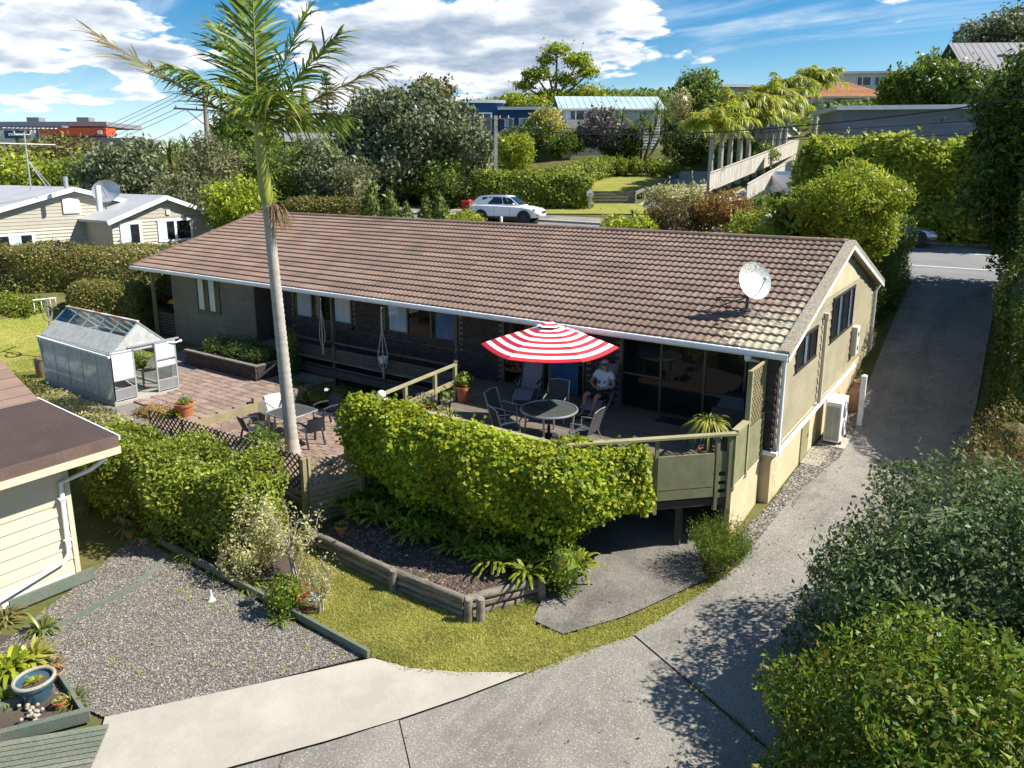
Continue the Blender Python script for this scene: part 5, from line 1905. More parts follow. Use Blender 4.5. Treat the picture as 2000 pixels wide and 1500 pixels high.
MB().bar((GX0 - .1, GY0 - .06, GE - .02), (GX1 + .05, GY0 - .06, GE - .06), .07, .06).obj('gutter', M['white'], gh)
MB().tube([(GX0 - .05, GY0 - .06, GE - .05), (GX0 - .02, GY0 - .02, .3), (GX0, GY0 + .02, -.2)], .03, 6).obj('downpipe', M['alu'], gh)
for k in range(fr):
    a, c_ = GX0 + (GX1 - GX0) * k / fr + .022, GX0 + (GX1 - GX0) * (k + 1) / fr - .022
    for z0, z1 in ((GB + .1, .18), (.19, GE - .03)):
        MB().box(a, c_, GY0 - .008, GY0 + .004, z0, z1).obj('wall_sheet', M['shade_paint'], gh)
    # front roof slope: lower half whitewashed, upper half clear
    h = V(0, GM - GY0, GR - GE)
    for t0, t1, m, nm in ((.02, .53, 'shade_paint', 'roof_sheet'), (.535, .97, 'glass', 'pane')):
        p, q = V(0, GY0, GE + .022) + h * t0, V(0, GY0, GE + .022) + h * t1
        MB().hexa([(a, p.y, p.z), (c_, p.y, p.z), (c_, q.y, q.z), (a, q.y, q.z), (a, p.y, p.z + .006), (c_, p.y, p.z + .006), (c_, q.y, q.z + .006), (a, q.y, q.z + .006)]).obj(nm, M[m], gh)
    h = V(0, GM - GY1, GR - GE)
    p, q = V(0, GY1, GE + .022) + h * .02, V(0, GY1, GE + .022) + h * .97
    MB().quad((a, p.y, p.z), (c_, p.y, p.z), (c_, q.y, q.z), (a, q.y, q.z)).obj('pane', M['glass'], gh)
    MB().box(a, c_, GY1 - .004, GY1 + .004, GB + .1, GE - .03).obj('pane', M['glass'], gh)
for x in (GX0, GX1):
    MB().add([(x, GY0, GE), (x, GY1, GE), (x, GM, GR)], [(0, 1, 2)]).obj('gable_pane', M['shade_paint'] if x > -20 else M['glass'], gh)
    MB().bar((x, GY0, GE), (x, GY1, GE), .04, .04).obj('tie', M['alu'], gh)
MB().box(GX0 - .004, GX0 + .004, GY0, GY1, GB + .1, GE).obj('end_pane', M['glass'], gh)
# front end: left half, doorway, and door slid right past the corner


def frame_panel(y0, y1, x, parts, nm):
    b_ = MB()
    for y in (y0, y1):
        b_.box(x - .015, x + .015, y - .022, y + .022, GB + .05, GE + .1)
    for z in [GB + .07, GE + .08] + [p[0] for p in parts]:
        b_.box(x - .014, x + .014, y0, y1, z - .02, z + .02)
    o_ = b_.obj(nm, M['alu'], gh)
    for z0, z1, m in parts:
        MB().box(x - .004, x + .004, y0 + .02, y1 - .02, z0 + .01, z1 - .01).obj('infill', M[m], o_)
    return o_


fp = frame_panel(GY0, GY0 + .66, GX1 + .005, [(GB + .08, GB + .42, 'metal_grey'), (GB + .42, .08, 'glass'), (.08, GE + .06, 'white')], 'front_panel')
MB().bar((GX1 + .02, GY0 + .35, .05), (GX1 + .02, GY0 + .6, GB + .42), .02, .03).obj('brace', M['alu'], fp)
dp = frame_panel(GY1 - .5, GY1 + .14, GX1 + .05, [(GB + .08, GB + .42, 'metal_grey'), (GB + .42, .22, 'glass'), (.22, .4, 'white'), (.46, 1.0, 'white')], 'sliding_door')
MB().bar((GX1 + .04, GY0 + .5, GE + .13), (GX1 + .04, GY1 + .3, GE + .13), .03, .05).obj('door_track', M['alu'], gh)
MB().tube([(GX1 + .05, GY1 - .1, .95), (GX1 + .1, GY1 + .15, .9), (GX1 + .1, GY1 + .3, .93)], .025, 6).ell((GX1 + .1, GY1 + .32, .93), (.05, .05, .05), 8, 6).obj('shower_pipe', M['offwhite'], gh)
MB().box(GX0 + .3, GX1 - .5, GY1 - .6, GY1 - .1, .0, .03).box(GX0 + .3, GX1 - .3, GY0 + .1, GY0 + .55, -.05, -.02).obj('bench', M['fence_wood'], gh)
for x in (-21.5, -20.0, -18.4):
    MB().box(x, x + .05, GY1 - .6, GY1 - .55, GB, 0).obj('bench_leg', M['fence_wood'], gh)
tag(MB().hexa([(-18.15, -5.5, -.57), (-17.85, -5.5, -.57), (-17.85, -5.05, -.57), (-18.15, -5.05, -.57), (-18.2, -5.55, -.4), (-17.8, -5.55, -.4), (-17.8, -5.0, -.4), (-18.2, -5.0, -.4)]).obj('blue_crate', mat('blue_tub', (.03, .25, .42), None, .5)), 'blue plastic tub on the greenhouse floor', 'tub')
tag(MB().box(-21.3, -20.5, -4.3, -4.0, .5, .8).obj('yellow_crate', M['orange_plastic']), 'yellow plastic box on the high shelf inside the greenhouse', 'box')
for k, (x, y) in enumerate(((-20.2, -4.2), (-19.4, -4.15), (-18.7, -4.25))):
    bush('seedling', ['leafy seedlings at the back of the greenhouse bench', 'seedlings in the middle of the greenhouse bench', 'seedlings nearest the greenhouse door'][k], 'seedlings', [((x, y, .2), (.25, .2, .22))], 160, .09, LF['mid'])
tag(MB().lathe([(.16, 0), (.2, .2), (.22, .62), (.24, .64), (.22, .64), (0, .6)], (-22.75, -5.5, -.64), 14).obj('rusty_drum', M['terracotta_old'], None, True), 'tall brown drum behind the far corner of the greenhouse', 'drum')

# ---- clothes line post with a coiled hose
clt = thing('clothesline', 'old clothesline post with a crossbar and a coiled green hose', 'clothesline', (-28.39, -2.97, -0.60))
p0 = W[clt]
tp = V((-25.35, -4.02, 1.55))
pb_ = V(tp.x, tp.y, -.6)
clt.location = pb_
W[clt] = pb_
MB().cyl(pb_, tp, .035).obj('post', M['metal_grey'], clt)
ca_ = V(.55, -.84, 0).normalized()
MB().cyl(tp - ca_ * .55 + V(0, 0, -.03), tp + ca_ * .75 + V(0, 0, .1), .022).obj('crossbar', M['offwhite'], clt)
for k in (-.5, -.2, .3, .7):
    q = tp + ca_ * k
    MB().tube([q, q + V(.03, 0, -.18), q + V(-.02, 0, -.34)], .015, 5).obj('hook', M['offwhite'], clt)
for k in range(5):
    MB().tube([tp + V(.05 + .012 * k, -.05, -.5) + V(ca_.x, ca_.y, 0) * (.23 + .012 * k) * cos(a) + V(0, 0, (.25 + .01 * k) * sin(a)) for a in np.linspace(0, 2 * pi, 21)], .014, 5, False).obj('hose_loop', M['green_timber'], clt)

# ---- planter against the wing
pl = thing('brick_planter', 'dark brick planter bed below the grey wing of the house', 'planter', (-18, -1, -.66))
MB().box(-20.5, -16.35, -1.75, -1.6, -.66, -.12).box(-16.5, -16.35, -1.6, .2, -.66, -.12).obj('wall', M['mortar'], pl)
sp = [((-20.4 + .24 * k + (.12 if r % 2 else 0), -1.765, -.61 + .086 * r), (0, 0, 0), (.228, .03, .076)) for r in range(6) for k in range(17)]
sp += [((-16.335, -1.6 + .24 * k, -.61 + .086 * r), (0, 0, 0), (.03, .228, .076)) for r in range(6) for k in range(7)]
pieces('brick', pl, brick, sp)
MB().box(-20.5, -16.5, -1.6, .28, -.66, -.2).obj('soil', M['soil'], pl)
bush('planter_shrubs', 'low dark green planting filling the brick planter', 'shrub', [((-19.5, -.8, -.05), (.8, .7, .4)), ((-18.2, -.8, .0), (.9, .75, .42)), ((-17.2, -.9, -.05), (.7, .65, .35))], 5000, .06, LF['dark'], .5)
bush('post_climber', 'dark climber covering the veranda post left of the palm trunk', 'climber', [((-16.2, -.55, -.1), (.35, .35, .75)), ((-16.15, -.55, .55), (.3, .3, .4))], 2600, .06, LF['mid'], .6)
gb = thing('garden_handrail', 'short weathered timber handrail beside the planter steps', 'handrail', (-15.9, -1.4, -.66))
MB().bar((-16.3, -1.8, -.55), (-15.7, -1.0, .2), .05, .06).obj('rail', M['dark_timber'], gb)
MB().box(-15.75, -15.65, -1.05, -.95, -.66, .3).obj('post', M['fence_wood'], gb)
bush('bank_planting', 'dark green groundcover along the foot of the veranda', 'shrub', [((-15.0 + .95 * k, -1.2 + .12 * (k % 3), -.85), (.75, .6, .42)) for k in range(7)], 9000, .075, LF['dark'], .3, .8, .5)
tag(link('white_blooms', quads_mesh('white_blooms', leaf_quads(np.array([(-12.9, -1.75, -.35), (-11.4, -1.7, -.4), (-12.89, -1.76, -.35)]), np.tile([0, -.5, 1.], (3, 1)), .12, .9, .2), [M['flower_white']])), 'a few white blooms in the dark planting under the veranda', 'flowers', None, 'stuff')

# ---- patio table and resin chairs
TP = V(-12.35, -3.55, -1.09)
pt_ = thing('patio_table', 'square dark outdoor table behind the tall palm trunk', 'table', TP)
MB().box(TP.x - .5, TP.x + .5, TP.y - .5, TP.y + .5, -.42, -.395).obj('top', M['table_glass'], pt_)
for a, c_ in (((-.5, -.5), (.5, -.5)), ((.5, -.5), (.5, .5)), ((.5, .5), (-.5, .5)), ((-.5, .5), (-.5, -.5))):
    MB().tube([(TP.x + a[0], TP.y + a[1], -.405), (TP.x + (a[0] + c_[0]) * .54, TP.y + (a[1] + c_[1]) * .54, -.405), (TP.x + c_[0], TP.y + c_[1], -.405)], .024, 8).obj('rim', M['metal_grey'], pt_)
for i in (-1, 1):
    for j in (-1, 1):
        MB().cyl((TP.x + .42 * i, TP.y + .42 * j, -.42), (TP.x + .45 * i, TP.y + .45 * j, -1.09), .025).obj('leg', M['metal_grey'], pt_)


def resin_chair(m):
    r = thing('resin_chair', 'x', 'chair')
    vs = [(x * (1.05 - .1 * k), .24 - .15 * k, .42 - .012 * k * (3 - k) - .01 * (abs(x) < .1)) for k in range(4) for x in (-.24, -.08, .08, .24)]
    MB().add(vs, [(i * 4 + k, i * 4 + k + 1, i * 4 + k + 5, i * 4 + k + 4) for i in range(3) for k in range(3)]).obj('seat', m, r, 'all')
    vs = [(x * (1 + .12 * sin(k * .8)), -.21 - .05 * k - .04 * (abs(x) < .1), .42 + .14 * k) for k in range(4) for x in (-.23, -.08, .08, .23)]
    b_ = MB().add(vs, [(i * 4 + k, i * 4 + k + 1, i * 4 + k + 5, i * 4 + k + 4) for i in range(3) for k in range(3)])
    b_.add([(x, y - .02, z) for x, y, z in vs], [(i * 4 + k, i * 4 + k + 4, i * 4 + k + 5, i * 4 + k + 1) for i in range(3) for k in range(3)])
    b_.obj('backrest', m, r, 'all')
    for s in (-1, 1):
        MB().tube([(s * .28, .24, .0), (s * .27, .23, .4), (s * .28, .22, .64), (s * .29, 0, .67), (s * .26, -.27, .66)], [.035, .03, .025, .028, .025], 6).obj('arm', m, r, True)
        MB().tube([(s * .25, -.32, 0), (s * .24, -.2, .42)], [.03, .028], 6).obj('leg', m, r, True)
    return r


rc = resin_chair(M['navy_resin'])
place(rc, (-11.35, -3.75, -1.09), radians(80), 1, 'charcoal resin chair right of the palm trunk, seat turned to the table', 'resin chairs around the patio table')
place(copy_tree(rc), (-12.1, -2.55, -1.09), radians(170), 1, 'charcoal resin chair behind the dark patio table', 'resin chairs around the patio table')
place(copy_tree(rc), (-12.7, -4.55, -1.09), radians(-15), 1, 'charcoal resin chair half hidden left of the palm trunk', 'resin chairs around the patio table')
place(resin_chair(M['chair_white']), (-13.35, -3.2, -1.09), radians(-100), 1, 'white resin chair at the left of the dark patio table', 'resin chairs around the patio table')

# ---- the tall palm
pbx = V((-11.17, -4.50, -1.10))
PL = thing('tall_palm', 'tall palm with ringed grey trunk and green crownshaft in front of the house', 'palm tree', pbx)
ptop = V((-10.96, -4.92, 5.39))
NT_ = 46
rings, rad = [], []
for k in range(NT_ + 1):
    q = pbx.lerp(ptop, k / NT_)
    t_ = k / NT_
    r_ = .175 - .06 * t_ ** .7 + .03 * max(0, .06 - t_) / .06
    rings += [q, q + V(0, 0, .09)]
    rad += [r_, r_ * 1.07]
MB().tube(rings, rad, 14).obj('trunk', M['palm_trunk'], PL, True)
cs_top = V((-11.01, -4.99, 7.17))
MB().tube([ptop, ptop.lerp(cs_top, .12), ptop.lerp(cs_top, .35), ptop.lerp(cs_top, .8), cs_top], [.12, .155, .15, .115, .09], 14).obj('crownshaft', M['crownshaft'], PL, True)


def frond(root, base, tip_dir, L, droop, nl, ll, lw, m, rm, twist=0., hang=.35, r0=.028, start=.12):
    """feather leaf: arched rachis with two rows of leaflets"""
    d = V(tip_dir).normalized()
    pts = [V(base) + d * L * t_ + V(0, 0, -droop * L * t_ * t_) for t_ in np.linspace(0, 1, 13)]
    rr2 = [r0 * (1 - .85 * t_) for t_ in np.linspace(0, 1, 13)]
    fr_ = MB().tube(pts, rr2, 5).obj('frond', M[rm], root)
    t_ = np.linspace(start, .99, nl)
    pa_ = np.array(pts)
    s_ = np.linspace(0, 1, 13)
    P = np.stack([np.interp(t_, s_, pa_[:, j]) for j in range(3)], 1)
    T_ = np.stack([np.gradient(np.interp(t_, s_, pa_[:, j])) for j in range(3)], 1)
    T_ = nrm(T_)
    sd = nrm(np.cross(T_, np.array([0, 0, 1.])))
    up_ = np.cross(sd, T_)
    ou = []
    for sg in (-1, 1):
        D = sd * sg * (.9 - .35 * t_[:, None]) + T_ * (.45 + .5 * t_[:, None]) + up_ * (twist + .12 * RNG.normal(size=(nl, 1))) + .1 * RNG.normal(size=(nl, 3))
        ln = ll * (.35 + .65 * np.sin(pi * np.clip(.12 + .8 * t_, 0, 1))) * (.8 + .35 * RNG.random(nl))
        ou.append(ribbon_faces(P, D, ln, lw, hang * (.5 + RNG.random(nl)), 4, .12, side=np.cross(D, up_ + .3 * RNG.normal(size=(nl, 3)))))
    W[fr_] = W[root]
    strap_obj('leaflets', fr_, ou, LF[m])


cb_ = cs_top + V(0, 0, -.1)
vr = V(.8226, .5687, 0)      # sideways as the crown spreads
vf = V(-.5687, .8226, 0)
for sx_, fw_, el, L_, dr_, m, hg in ((-1.0, .1, .56, 4.3, -.02, 'palm_dry', .2), (-.5, .45, 1.35, 3.6, .2, 'palm', .35), (-.62, -.4, .95, 2.9, .35, 'palm', .5), (-.22, .2, 2.2, 3.8, .08, 'palm', .25),
                                     (.14, -.2, 2.5, 4.0, .05, 'palm', .2), (.5, .35, 1.5, 3.6, .15, 'palm', .35), (.85, -.25, 1.0, 3.4, .15, 'palm', .45), (1.0, .25, .62, 3.5, .08, 'palm_dry', .4),
                                     (.45, -.75, .8, 2.5, .4, 'palm', .6), (-.3, .9, .9, 2.8, .35, 'palm', .5), (.75, .5, .5, 2.3, .3, 'palm', .6)):
    frond(PL, cb_, vr * sx_ + vf * fw_ + V(0, 0, el), L_, dr_, 56, 1.08, .05, m, 'rachis', .1, hg)
MB().tube([cb_, cb_ + V(.0, 0, 3.2)], [.04, .008], 6).obj('spear_leaf', M['rachis'], PL)
# dry flower skirt below the crownshaft
fl = []
nq = 170
A_ = RNG.random(nq) * 2 * pi
fc = np.array(ptop) + np.array([.12, .1, -.05])
fl.append(ribbon_faces(np.tile(fc, (nq, 1)) + .06 * RNG.normal(size=(nq, 3)), np.stack([np.cos(A_) * .45 + .35, np.sin(A_) * .4 + .2, .25 * RNG.random(nq)], 1), .42, .016, 1.5, 5))
strap_obj('flower_skirt', PL, fl, M['fibre'])

# ---- lattice fence and gate between hedge and deck
lf = thing('lattice_fence', 'diagonal lattice fence running behind the bushy hedge', 'fence', (-11.5, -6.3, -1.2))
LAT = ((-14.6, -6.35), (-8.75, -6.2))
for k in range(5):
    x = -14.6 + 1.46 * k
    MB().box(x - .045, x + .045, -6.35 + .026 * (x + 14.6), -6.26 + .026 * (x + 14.6), -1.6, -.02).obj('post', M['fence_wood'], lf)
lattice(lf, (-14.6, -6.35, 0), (5.85, .15, 0), 5.85, -.85, 0.02, .17, .035, .014, 'dark_timber')
for z in (-.9, -1.1, -1.35):
    MB().bar((-14.6, -6.36, z), (-8.75, -6.21, z), .025, .12).obj('board', M['fence_wood'], lf)
gt = thing('garden_gate', 'timber garden gate with scooped lattice top beside the ivy', 'gate', (-8.3, -5.75, -1.6))
ga, gb2 = V((-8.48, -6.33, -1.60)), V(-8.0, -5.1, -1.6)
gd = (gb2 - ga)
gd.z = 0
gl2 = gd.length
gu = gd.normalized()
for s_, w_ in ((0, .1), (.12, .07), (gl2, .1)):
    p = ga + gu * s_
    MB().bar((p.x, p.y, -1.7), (p.x, p.y, .02), w_, w_).obj('post', M['fence_wood'], gt)
for k in range(7):
    z = -1.5 + .13 * k
    p, q = ga + gu * .1, ga + gu * (gl2 - .02)
    MB().bar((p.x, p.y, z), (q.x, q.y, z + .03), .025, .1).obj('board', M['fence_wood'], gt)
lattice(gt, (ga.x + gu.x * .12, ga.y + gu.y * .12, 0), (gu.x, gu.y, 0), gl2 - .12, -.62, .05, .15, .035, .014, 'fence_wood', top=lambda s_: -.08 + .5 * (s_ - .65) ** 2)
pot('wall_pot', 'small terracotta pot hanging on the gate lattice', tuple(ga + gu * .55 + V(gu.y * .1, -gu.x * .1, 1.28)), .07, .13, 'terracotta_old', straps(10, .08, .03, 'strap', .9, .5, 3))

# ---- garage with cream boards
ga_ = thing('garage', 'cream weatherboard garage with a brown felt roof at the left edge', 'garage', (-13, -12, -1.6))
GWX = -10.57
MB().box(-17, GWX - .03, -16, -10.2, -1.7, 1.0).obj('core_wall', M['cream_boards'], ga_)
for k in range(10):
    z = -1.42 + .235 * k
    MB().hexa([(GWX - .03, -16, z), (GWX + .018, -16, z), (GWX + .018, -10.2, z), (GWX - .03, -10.2, z), (GWX - .03, -16, z + .238), (GWX - .004, -16, z + .238), (GWX - .004, -10.2, z + .238), (GWX - .03, -10.2, z + .238)]).obj('weatherboard', M['cream_boards'], ga_)
    MB().hexa([(-17, -10.2, z), (GWX - .03, -10.2, z), (GWX - .03, -10.18, z), (-17, -10.18, z), (-17, -10.2, z + .238), (GWX - .03, -10.2, z + .238), (GWX - .03, -10.194, z + .238), (-17, -10.194, z + .238)]).obj('weatherboard', M['cream_boards'], ga_)
MB().box(GWX - .03, GWX + .03, -10.26, -10.17, -1.5, 1.1).obj('corner_board', M['cream_boards'], ga_)
MB().box(GWX - .02, GWX + .012, -16, -10.2, -1.62, -1.43).obj('base_board', M['offwhite'], ga_)
gw = MB().box(GWX + .01, GWX + .05, -12.6, -11.72, -.9, .35).obj('window', M['brown_frame'], ga_)
MB().box(GWX + .051, GWX + .055, -12.5, -11.8, -.82, .27).obj('pane', M['car_glass'], gw)
rp = [(-9.98, 1.2), (-13.3, 1.36), (-13.3, 1.24), (-9.98, 1.08)]
rf = MB().prism([(x, -16, z) for x, z in rp], (0, 6.55, 0)).obj('roof', M['felt_roof'], ga_)
for k in range(27):
    x = -10.06 - .12 * k
    MB().bar((x, -16, 1.2 + (-9.98 - x) * .0482 + .006), (x, -9.46, 1.2 + (-9.98 - x) * .0482 + .006), .045, .014).obj('corrugation', M['felt_roof'], rf)
up_ = MB().prism([(x, -16, z) for x, z in ((-13.25, 1.34), (-17.5, 2.9), (-17.5, 2.78), (-13.25, 1.22))], (0, 6.5, 0)).obj('upper_roof', M['felt_roof'], ga_)
for k in range(12):
    d_ = .38 * k
    a = V(-13.22 - d_ * .938, -12.75, 1.37 + d_ * .345)
    for j in range(5):
        MB().bar(a + V(0, -3.2 + 1.3 * j, .0 + .004 * (j % 2)), a + V(0, -1.92 + 1.3 * j, .004 * (j % 2)), .36, .03, up=(.345, 0, .938)).obj('shingle', M['tile'], up_)
MB().box(-9.98, -9.94, -16, -9.46, 1.0, 1.215).obj('fascia', mat('brown_gutter', (.14, .09, .07), (.1, .065, .055), .6), ga_)
MB().box(-10.02, -9.92, -16, -9.44, .86, .998).obj('eave_board', M['cream_boards'], ga_)
MB().box(-10.6, -10.02, -16, -9.5, .86, .9).obj('soffit', M['cream'], ga_)
MB().bar((-9.93, -9.44, 1.17), (-13.3, -9.44, 1.33), .03, .09).obj('barge', M['white'], ga_)
MB().tube([(-10.0, -9.7, .82), (-10.2, -9.9, .62), (GWX + .08, -10.34, .42), (GWX + .08, -10.36, -1.0), (GWX + .09, -10.45, -1.12), (GWX + .1, -11.8, -1.42), (GWX + .1, -14, -1.85)], .045, 10).obj('downpipe', M['white'], ga_, True)
for z in (.1, -.75):
    MB().box(GWX + .02, GWX + .14, -10.42, -10.3, z, z + .04).obj('pipe_clip', M['white'], ga_)
# retaining boards and edging round the gravel
for a, c_, h_, lab in (((-10.34, -11.50, -1.60), (-10.26, -10.06, -1.60), .22, 'green stained plank below the garage wall'), ((-9.15, -11.51, -1.64), (-9.29, -9.68, -1.64), .1, 'weathered green plank lying across the gravel'),
                       ((-9.33, -9.71, -1.64), (-9.73, -8.96, -1.64), .1, 'short green plank end in the gravel near the hedge'), ((-12.36, -8.52, -1.62), (-8.49, -8.62, -1.62), .14, 'green timber edging below the bushy hedge'), ((-8.49, -8.62, -1.62), (-4.13, -8.71, -1.62), .14, 'green timber edging between the gravel and the lawn'),
                       ((-7.67, -11.84, -1.62), (-6.58, -12.02, -1.62), .12, 'short green edging board beside the blue pot')):
    tag(MB().bar((a[0], a[1], a[2] + h_ / 2), (c_[0], c_[1], c_[2] + h_ / 2), .06, h_).obj('edging_board', M['green_timber']), lab, 'edging board', 'green edging boards')
# boardwalk at the lower left corner
bwk = thing('boardwalk', 'green weathered timber boardwalk in the lower left corner', 'boardwalk', (-7, -12.4, -1.65))
for k in range(9):
    p, q = V((-6.03, -11.96, -1.58)), V((-7.93, -14.15, -1.58))
    d_ = V((-5.43, -12.52, -1.58)) - p
    a, c_ = p + d_ * (k * .125), q + d_ * (k * .125)
    MB().bar(a, c_, .115, .04).obj('plank', M['green_deck'], bwk)
tag(MB().bar((-6.44, -12.00, -1.52), (-7.19, -13.23, -1.52), .1, .18).obj('kerb_beam', M['green_timber']), 'grey-green beam along the boardwalk edge', 'beam')
tag(MB().bar((-7.58, -12.31, -1.56), (-7.81, -13.02, -1.56), .1, .12).obj('kerb_beam', M['green_timber']), 'short grey beam at the left edge above the boardwalk', 'beam')

# ---- hedges of the left yard
hedge('garden_hedge', 'bushy green hedge between the lattice fence and the gravel', [(-13.6, -8.05, -1.5, 1.35, 1.65), (-12.2, -8.0, -1.5, 1.5, 1.72), (-10.4, -7.85, -1.55, 1.75, 1.78), (-8.45, -7.4, -1.6, 1.6, 1.72)], 1.6, 1.8, 30000, .085, LF['hedge_green'], .6, .8, .1, .2, 1.3, .6, sky=.7)
hedge('pale_hedge', 'pale yellow clipped hedge behind the garage roof', [(-18.2, -7.3, -1.2, .9, 1.25), (-16, -7.5, -1.2, 1.0, 1.3), (-13.7, -7.7, -1.3, 1.0, 1.45)], 1, 1.3, 14000, .065, LF['hedge_pale'], .5, .6, .2, .06, 1.2, .4)
hedge('dark_low_hedge', 'brownish low hedge by the far corner of the greenhouse', [(-22.5, -7.2, -1.0, .9, 1.0), (-20.4, -7.1, -1.0, .9, 1.0), (-18.4, -7.15, -1.1, .8, .95)], 1, 1.1, 7000, .06, LF['hedge_russet'], .5, .7, .3, .12, 1.6, .55)
hedge('russet_hedge', 'tall russet clipped hedge in front of the weatherboard house', [(-37, -4.5, .3, 2.2, 2.6), (-33, -1.6, .3, 2.4, 2.6), (-30.2, 1.0, 0, 2.4, 2.75), (-28.4, 3.6, 0, 2.3, 2.75), (-27.6, 6.5, 0, 2.0, 2.7)], 2.2, 3, 44000, .11, LF['hedge_russet'], .55, .6, .2, .14, .8, .45)
hedge('square_hedge', 'square clipped golden-topped hedge beside the grey wing', [(-28.6, -1.6, -.4, 1.7, 2.0), (-27.2, -.3, -.5, 1.7, 2.0), (-26.4, .2, -.5, 1.3, 1.9)], 1.7, 2.2, 17000, .085, LF['hedge_russet'], .55, .6, .2, .07, 1, .35)
hedge('low_hedge', 'low green hedge behind the clothesline', [(-34, -5.6, -.2, 1.4, 1.2), (-31, -3.9, -.2, 1.5, 1.3), (-29, -2.9, -.2, 1.4, 1.25)], 1.4, 1.3, 12000, .1, LF['hedge_green'], .55, .7, .2, .1, 1, .5)
bush('roof_corner_bush', 'green bush at the left edge above the garage roof', 'shrub', [((-21.6, -8.4, -.2), (1.0, .6, .6)), ((-20.2, -8.1, -.4), (.8, .6, .5))], 2600, .08, LF['hedge_green'], .5)
rb = thing('recycling_bin', 'dark bin with a yellow lid between the hedge and the grey wing', 'bin', (-25.7, 1.4, -.66))
MB().hexa([(-25.95, 1.15, -.6), (-25.45, 1.15, -.6), (-25.45, 1.65, -.6), (-25.95, 1.65, -.6), (-26.05, 1.05, .6), (-25.35, 1.05, .6), (-25.35, 1.75, .6), (-26.05, 1.75, .6)]).obj('body', M['black'], rb)
MB().hexa([(-26.08, 1.0, .6), (-25.32, 1.0, .6), (-25.32, 1.78, .6), (-26.08, 1.78, .6), (-26.02, 1.08, .74), (-25.38, 1.08, .74), (-25.38, 1.76, .7), (-26.02, 1.76, .7)]).obj('lid', M['orange_plastic'], rb)

# ================================================================== FRONT BED AND PLANTS
NTH = 'first second third fourth fifth sixth seventh eighth ninth tenth eleventh twelfth thirteenth fourteenth last'.split()
BED = [(-7.46, -6.82, -1.30), (-5.35, -6.93, -1.30), (-3.56, -6.89, -1.30), (-2.82, -5.61, -1.30), (-2.2, -4.4), (-8.2, -4.4)]
struct(sheet('mulch_bed', BED, 0, M['soil'], .4, -1.33))
stones('bark_mulch', 'dark bark mulch covering the raised bed below the ivy', BED, 9000, .026, M['chip'], .004, -1.33, .3)
lw = thing('log_retaining_wall', 'weathered round-log retaining wall around the mulch bed', 'retaining wall', (-5, -6.7, -1.65))
cs = [V(p) for p in BED[:4]]
for a, c_ in zip(cs[:-1], cs[1:]):
    for k, z in enumerate((-1.62, -1.46, -1.31)):
        p, q = V(a.x, a.y, z + random.uniform(-.012, .012)), V(c_.x, c_.y, z + random.uniform(-.012, .012))
        n = 8
        MB().tube([p.lerp(q, i / n) + V(0, 0, random.uniform(-.006, .006)) for i in range(n + 1)], [.078 + random.uniform(-.006, .008) for _ in range(n + 1)], 9).obj('log', M['log'], lw, True)
for p in ((-7.60, -6.87, -1.30), (-5.18, -7.03, -1.30), (-3.41, -6.98, -1.40), (-3.25, -6.84, -1.40), (-2.72, -5.65, -1.35), (-7.80, -6.84, -1.30)):
    MB().tube([(p[0], p[1], -1.75), (p[0], p[1], -1.25), (p[0] + .01, p[1], -1.2)], [.085, .08, .07], 10).obj('post', M['log'], lw, True)


def fern(c, n, L, w=.05):
    a = RNG.random(n) * 2 * pi
    e = .35 + .6 * RNG.random(n)
    D = nrm(np.stack([np.cos(a) * e, np.sin(a) * e, .75 + .3 * RNG.random(n)], 1))
    L_ = L * (.65 + .5 * RNG.random(n))
    out = []
    for t_ in np.linspace(.15, 1, 13):
        p = np.array(c) + D * (L_ * t_)[:, None] - np.array([0, 0, 1]) * (.55 * L_ * t_ * t_)[:, None]
        tn = nrm(D - np.array([0, 0, 1.1]) * t_)
        s_ = nrm(np.cross(tn, np.array([0, 0, 1.])))
        hw = w * (1.15 - .75 * t_)
        st = (L_ / 13 * .5)[:, None] * tn
        dn_ = np.array([0, 0, -.25]) * hw
        for sg in (-1, 1):
            q = p + s_ * sg * hw + dn_ + tn * hw * .4
            out.append(np.stack([p - st, q - st * .5, q + st * .5, p + st], 1))
    return np.concatenate(out)


for ix, x in enumerate(np.linspace(-8.0, -2.3, 15)):
    for y in (-5.05, -5.6):
        if x > -3.0 and y < -5.4:
            continue
        row = 'back' if y > -5.3 else 'front'
        lab = 'arching sword fern, %s from the gate in the %s row under the ivy' % (NTH[ix], row)
        o = mesh_leaves('sword_fern', None, fern((x + random.uniform(-.15, .15), y + random.uniform(-.15, .15), -1.3), 30, .85), LF['fern'])
        tag(o, lab, 'fern', 'sword ferns under the ivy')
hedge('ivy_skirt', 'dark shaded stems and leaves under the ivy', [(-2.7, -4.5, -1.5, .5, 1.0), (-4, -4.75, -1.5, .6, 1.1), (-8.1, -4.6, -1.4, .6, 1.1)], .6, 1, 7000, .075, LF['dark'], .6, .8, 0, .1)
bush('bed_corner_shrub', 'small leafy shrub at the driveway corner of the mulch bed', 'shrub', [((-2.45, -5.3, -1.1), (.4, .4, .55))], 1100, .055, LF['glossy'], .5)
pot('potted_succulent', 'terracotta pot with a pale green succulent on the mulch bed', (*(-7.22, -6.44, -1.30)[:2], -1.32), .13, .19, 'terracotta', straps(40, .14, .05, 'lime', 1., .35, 3))
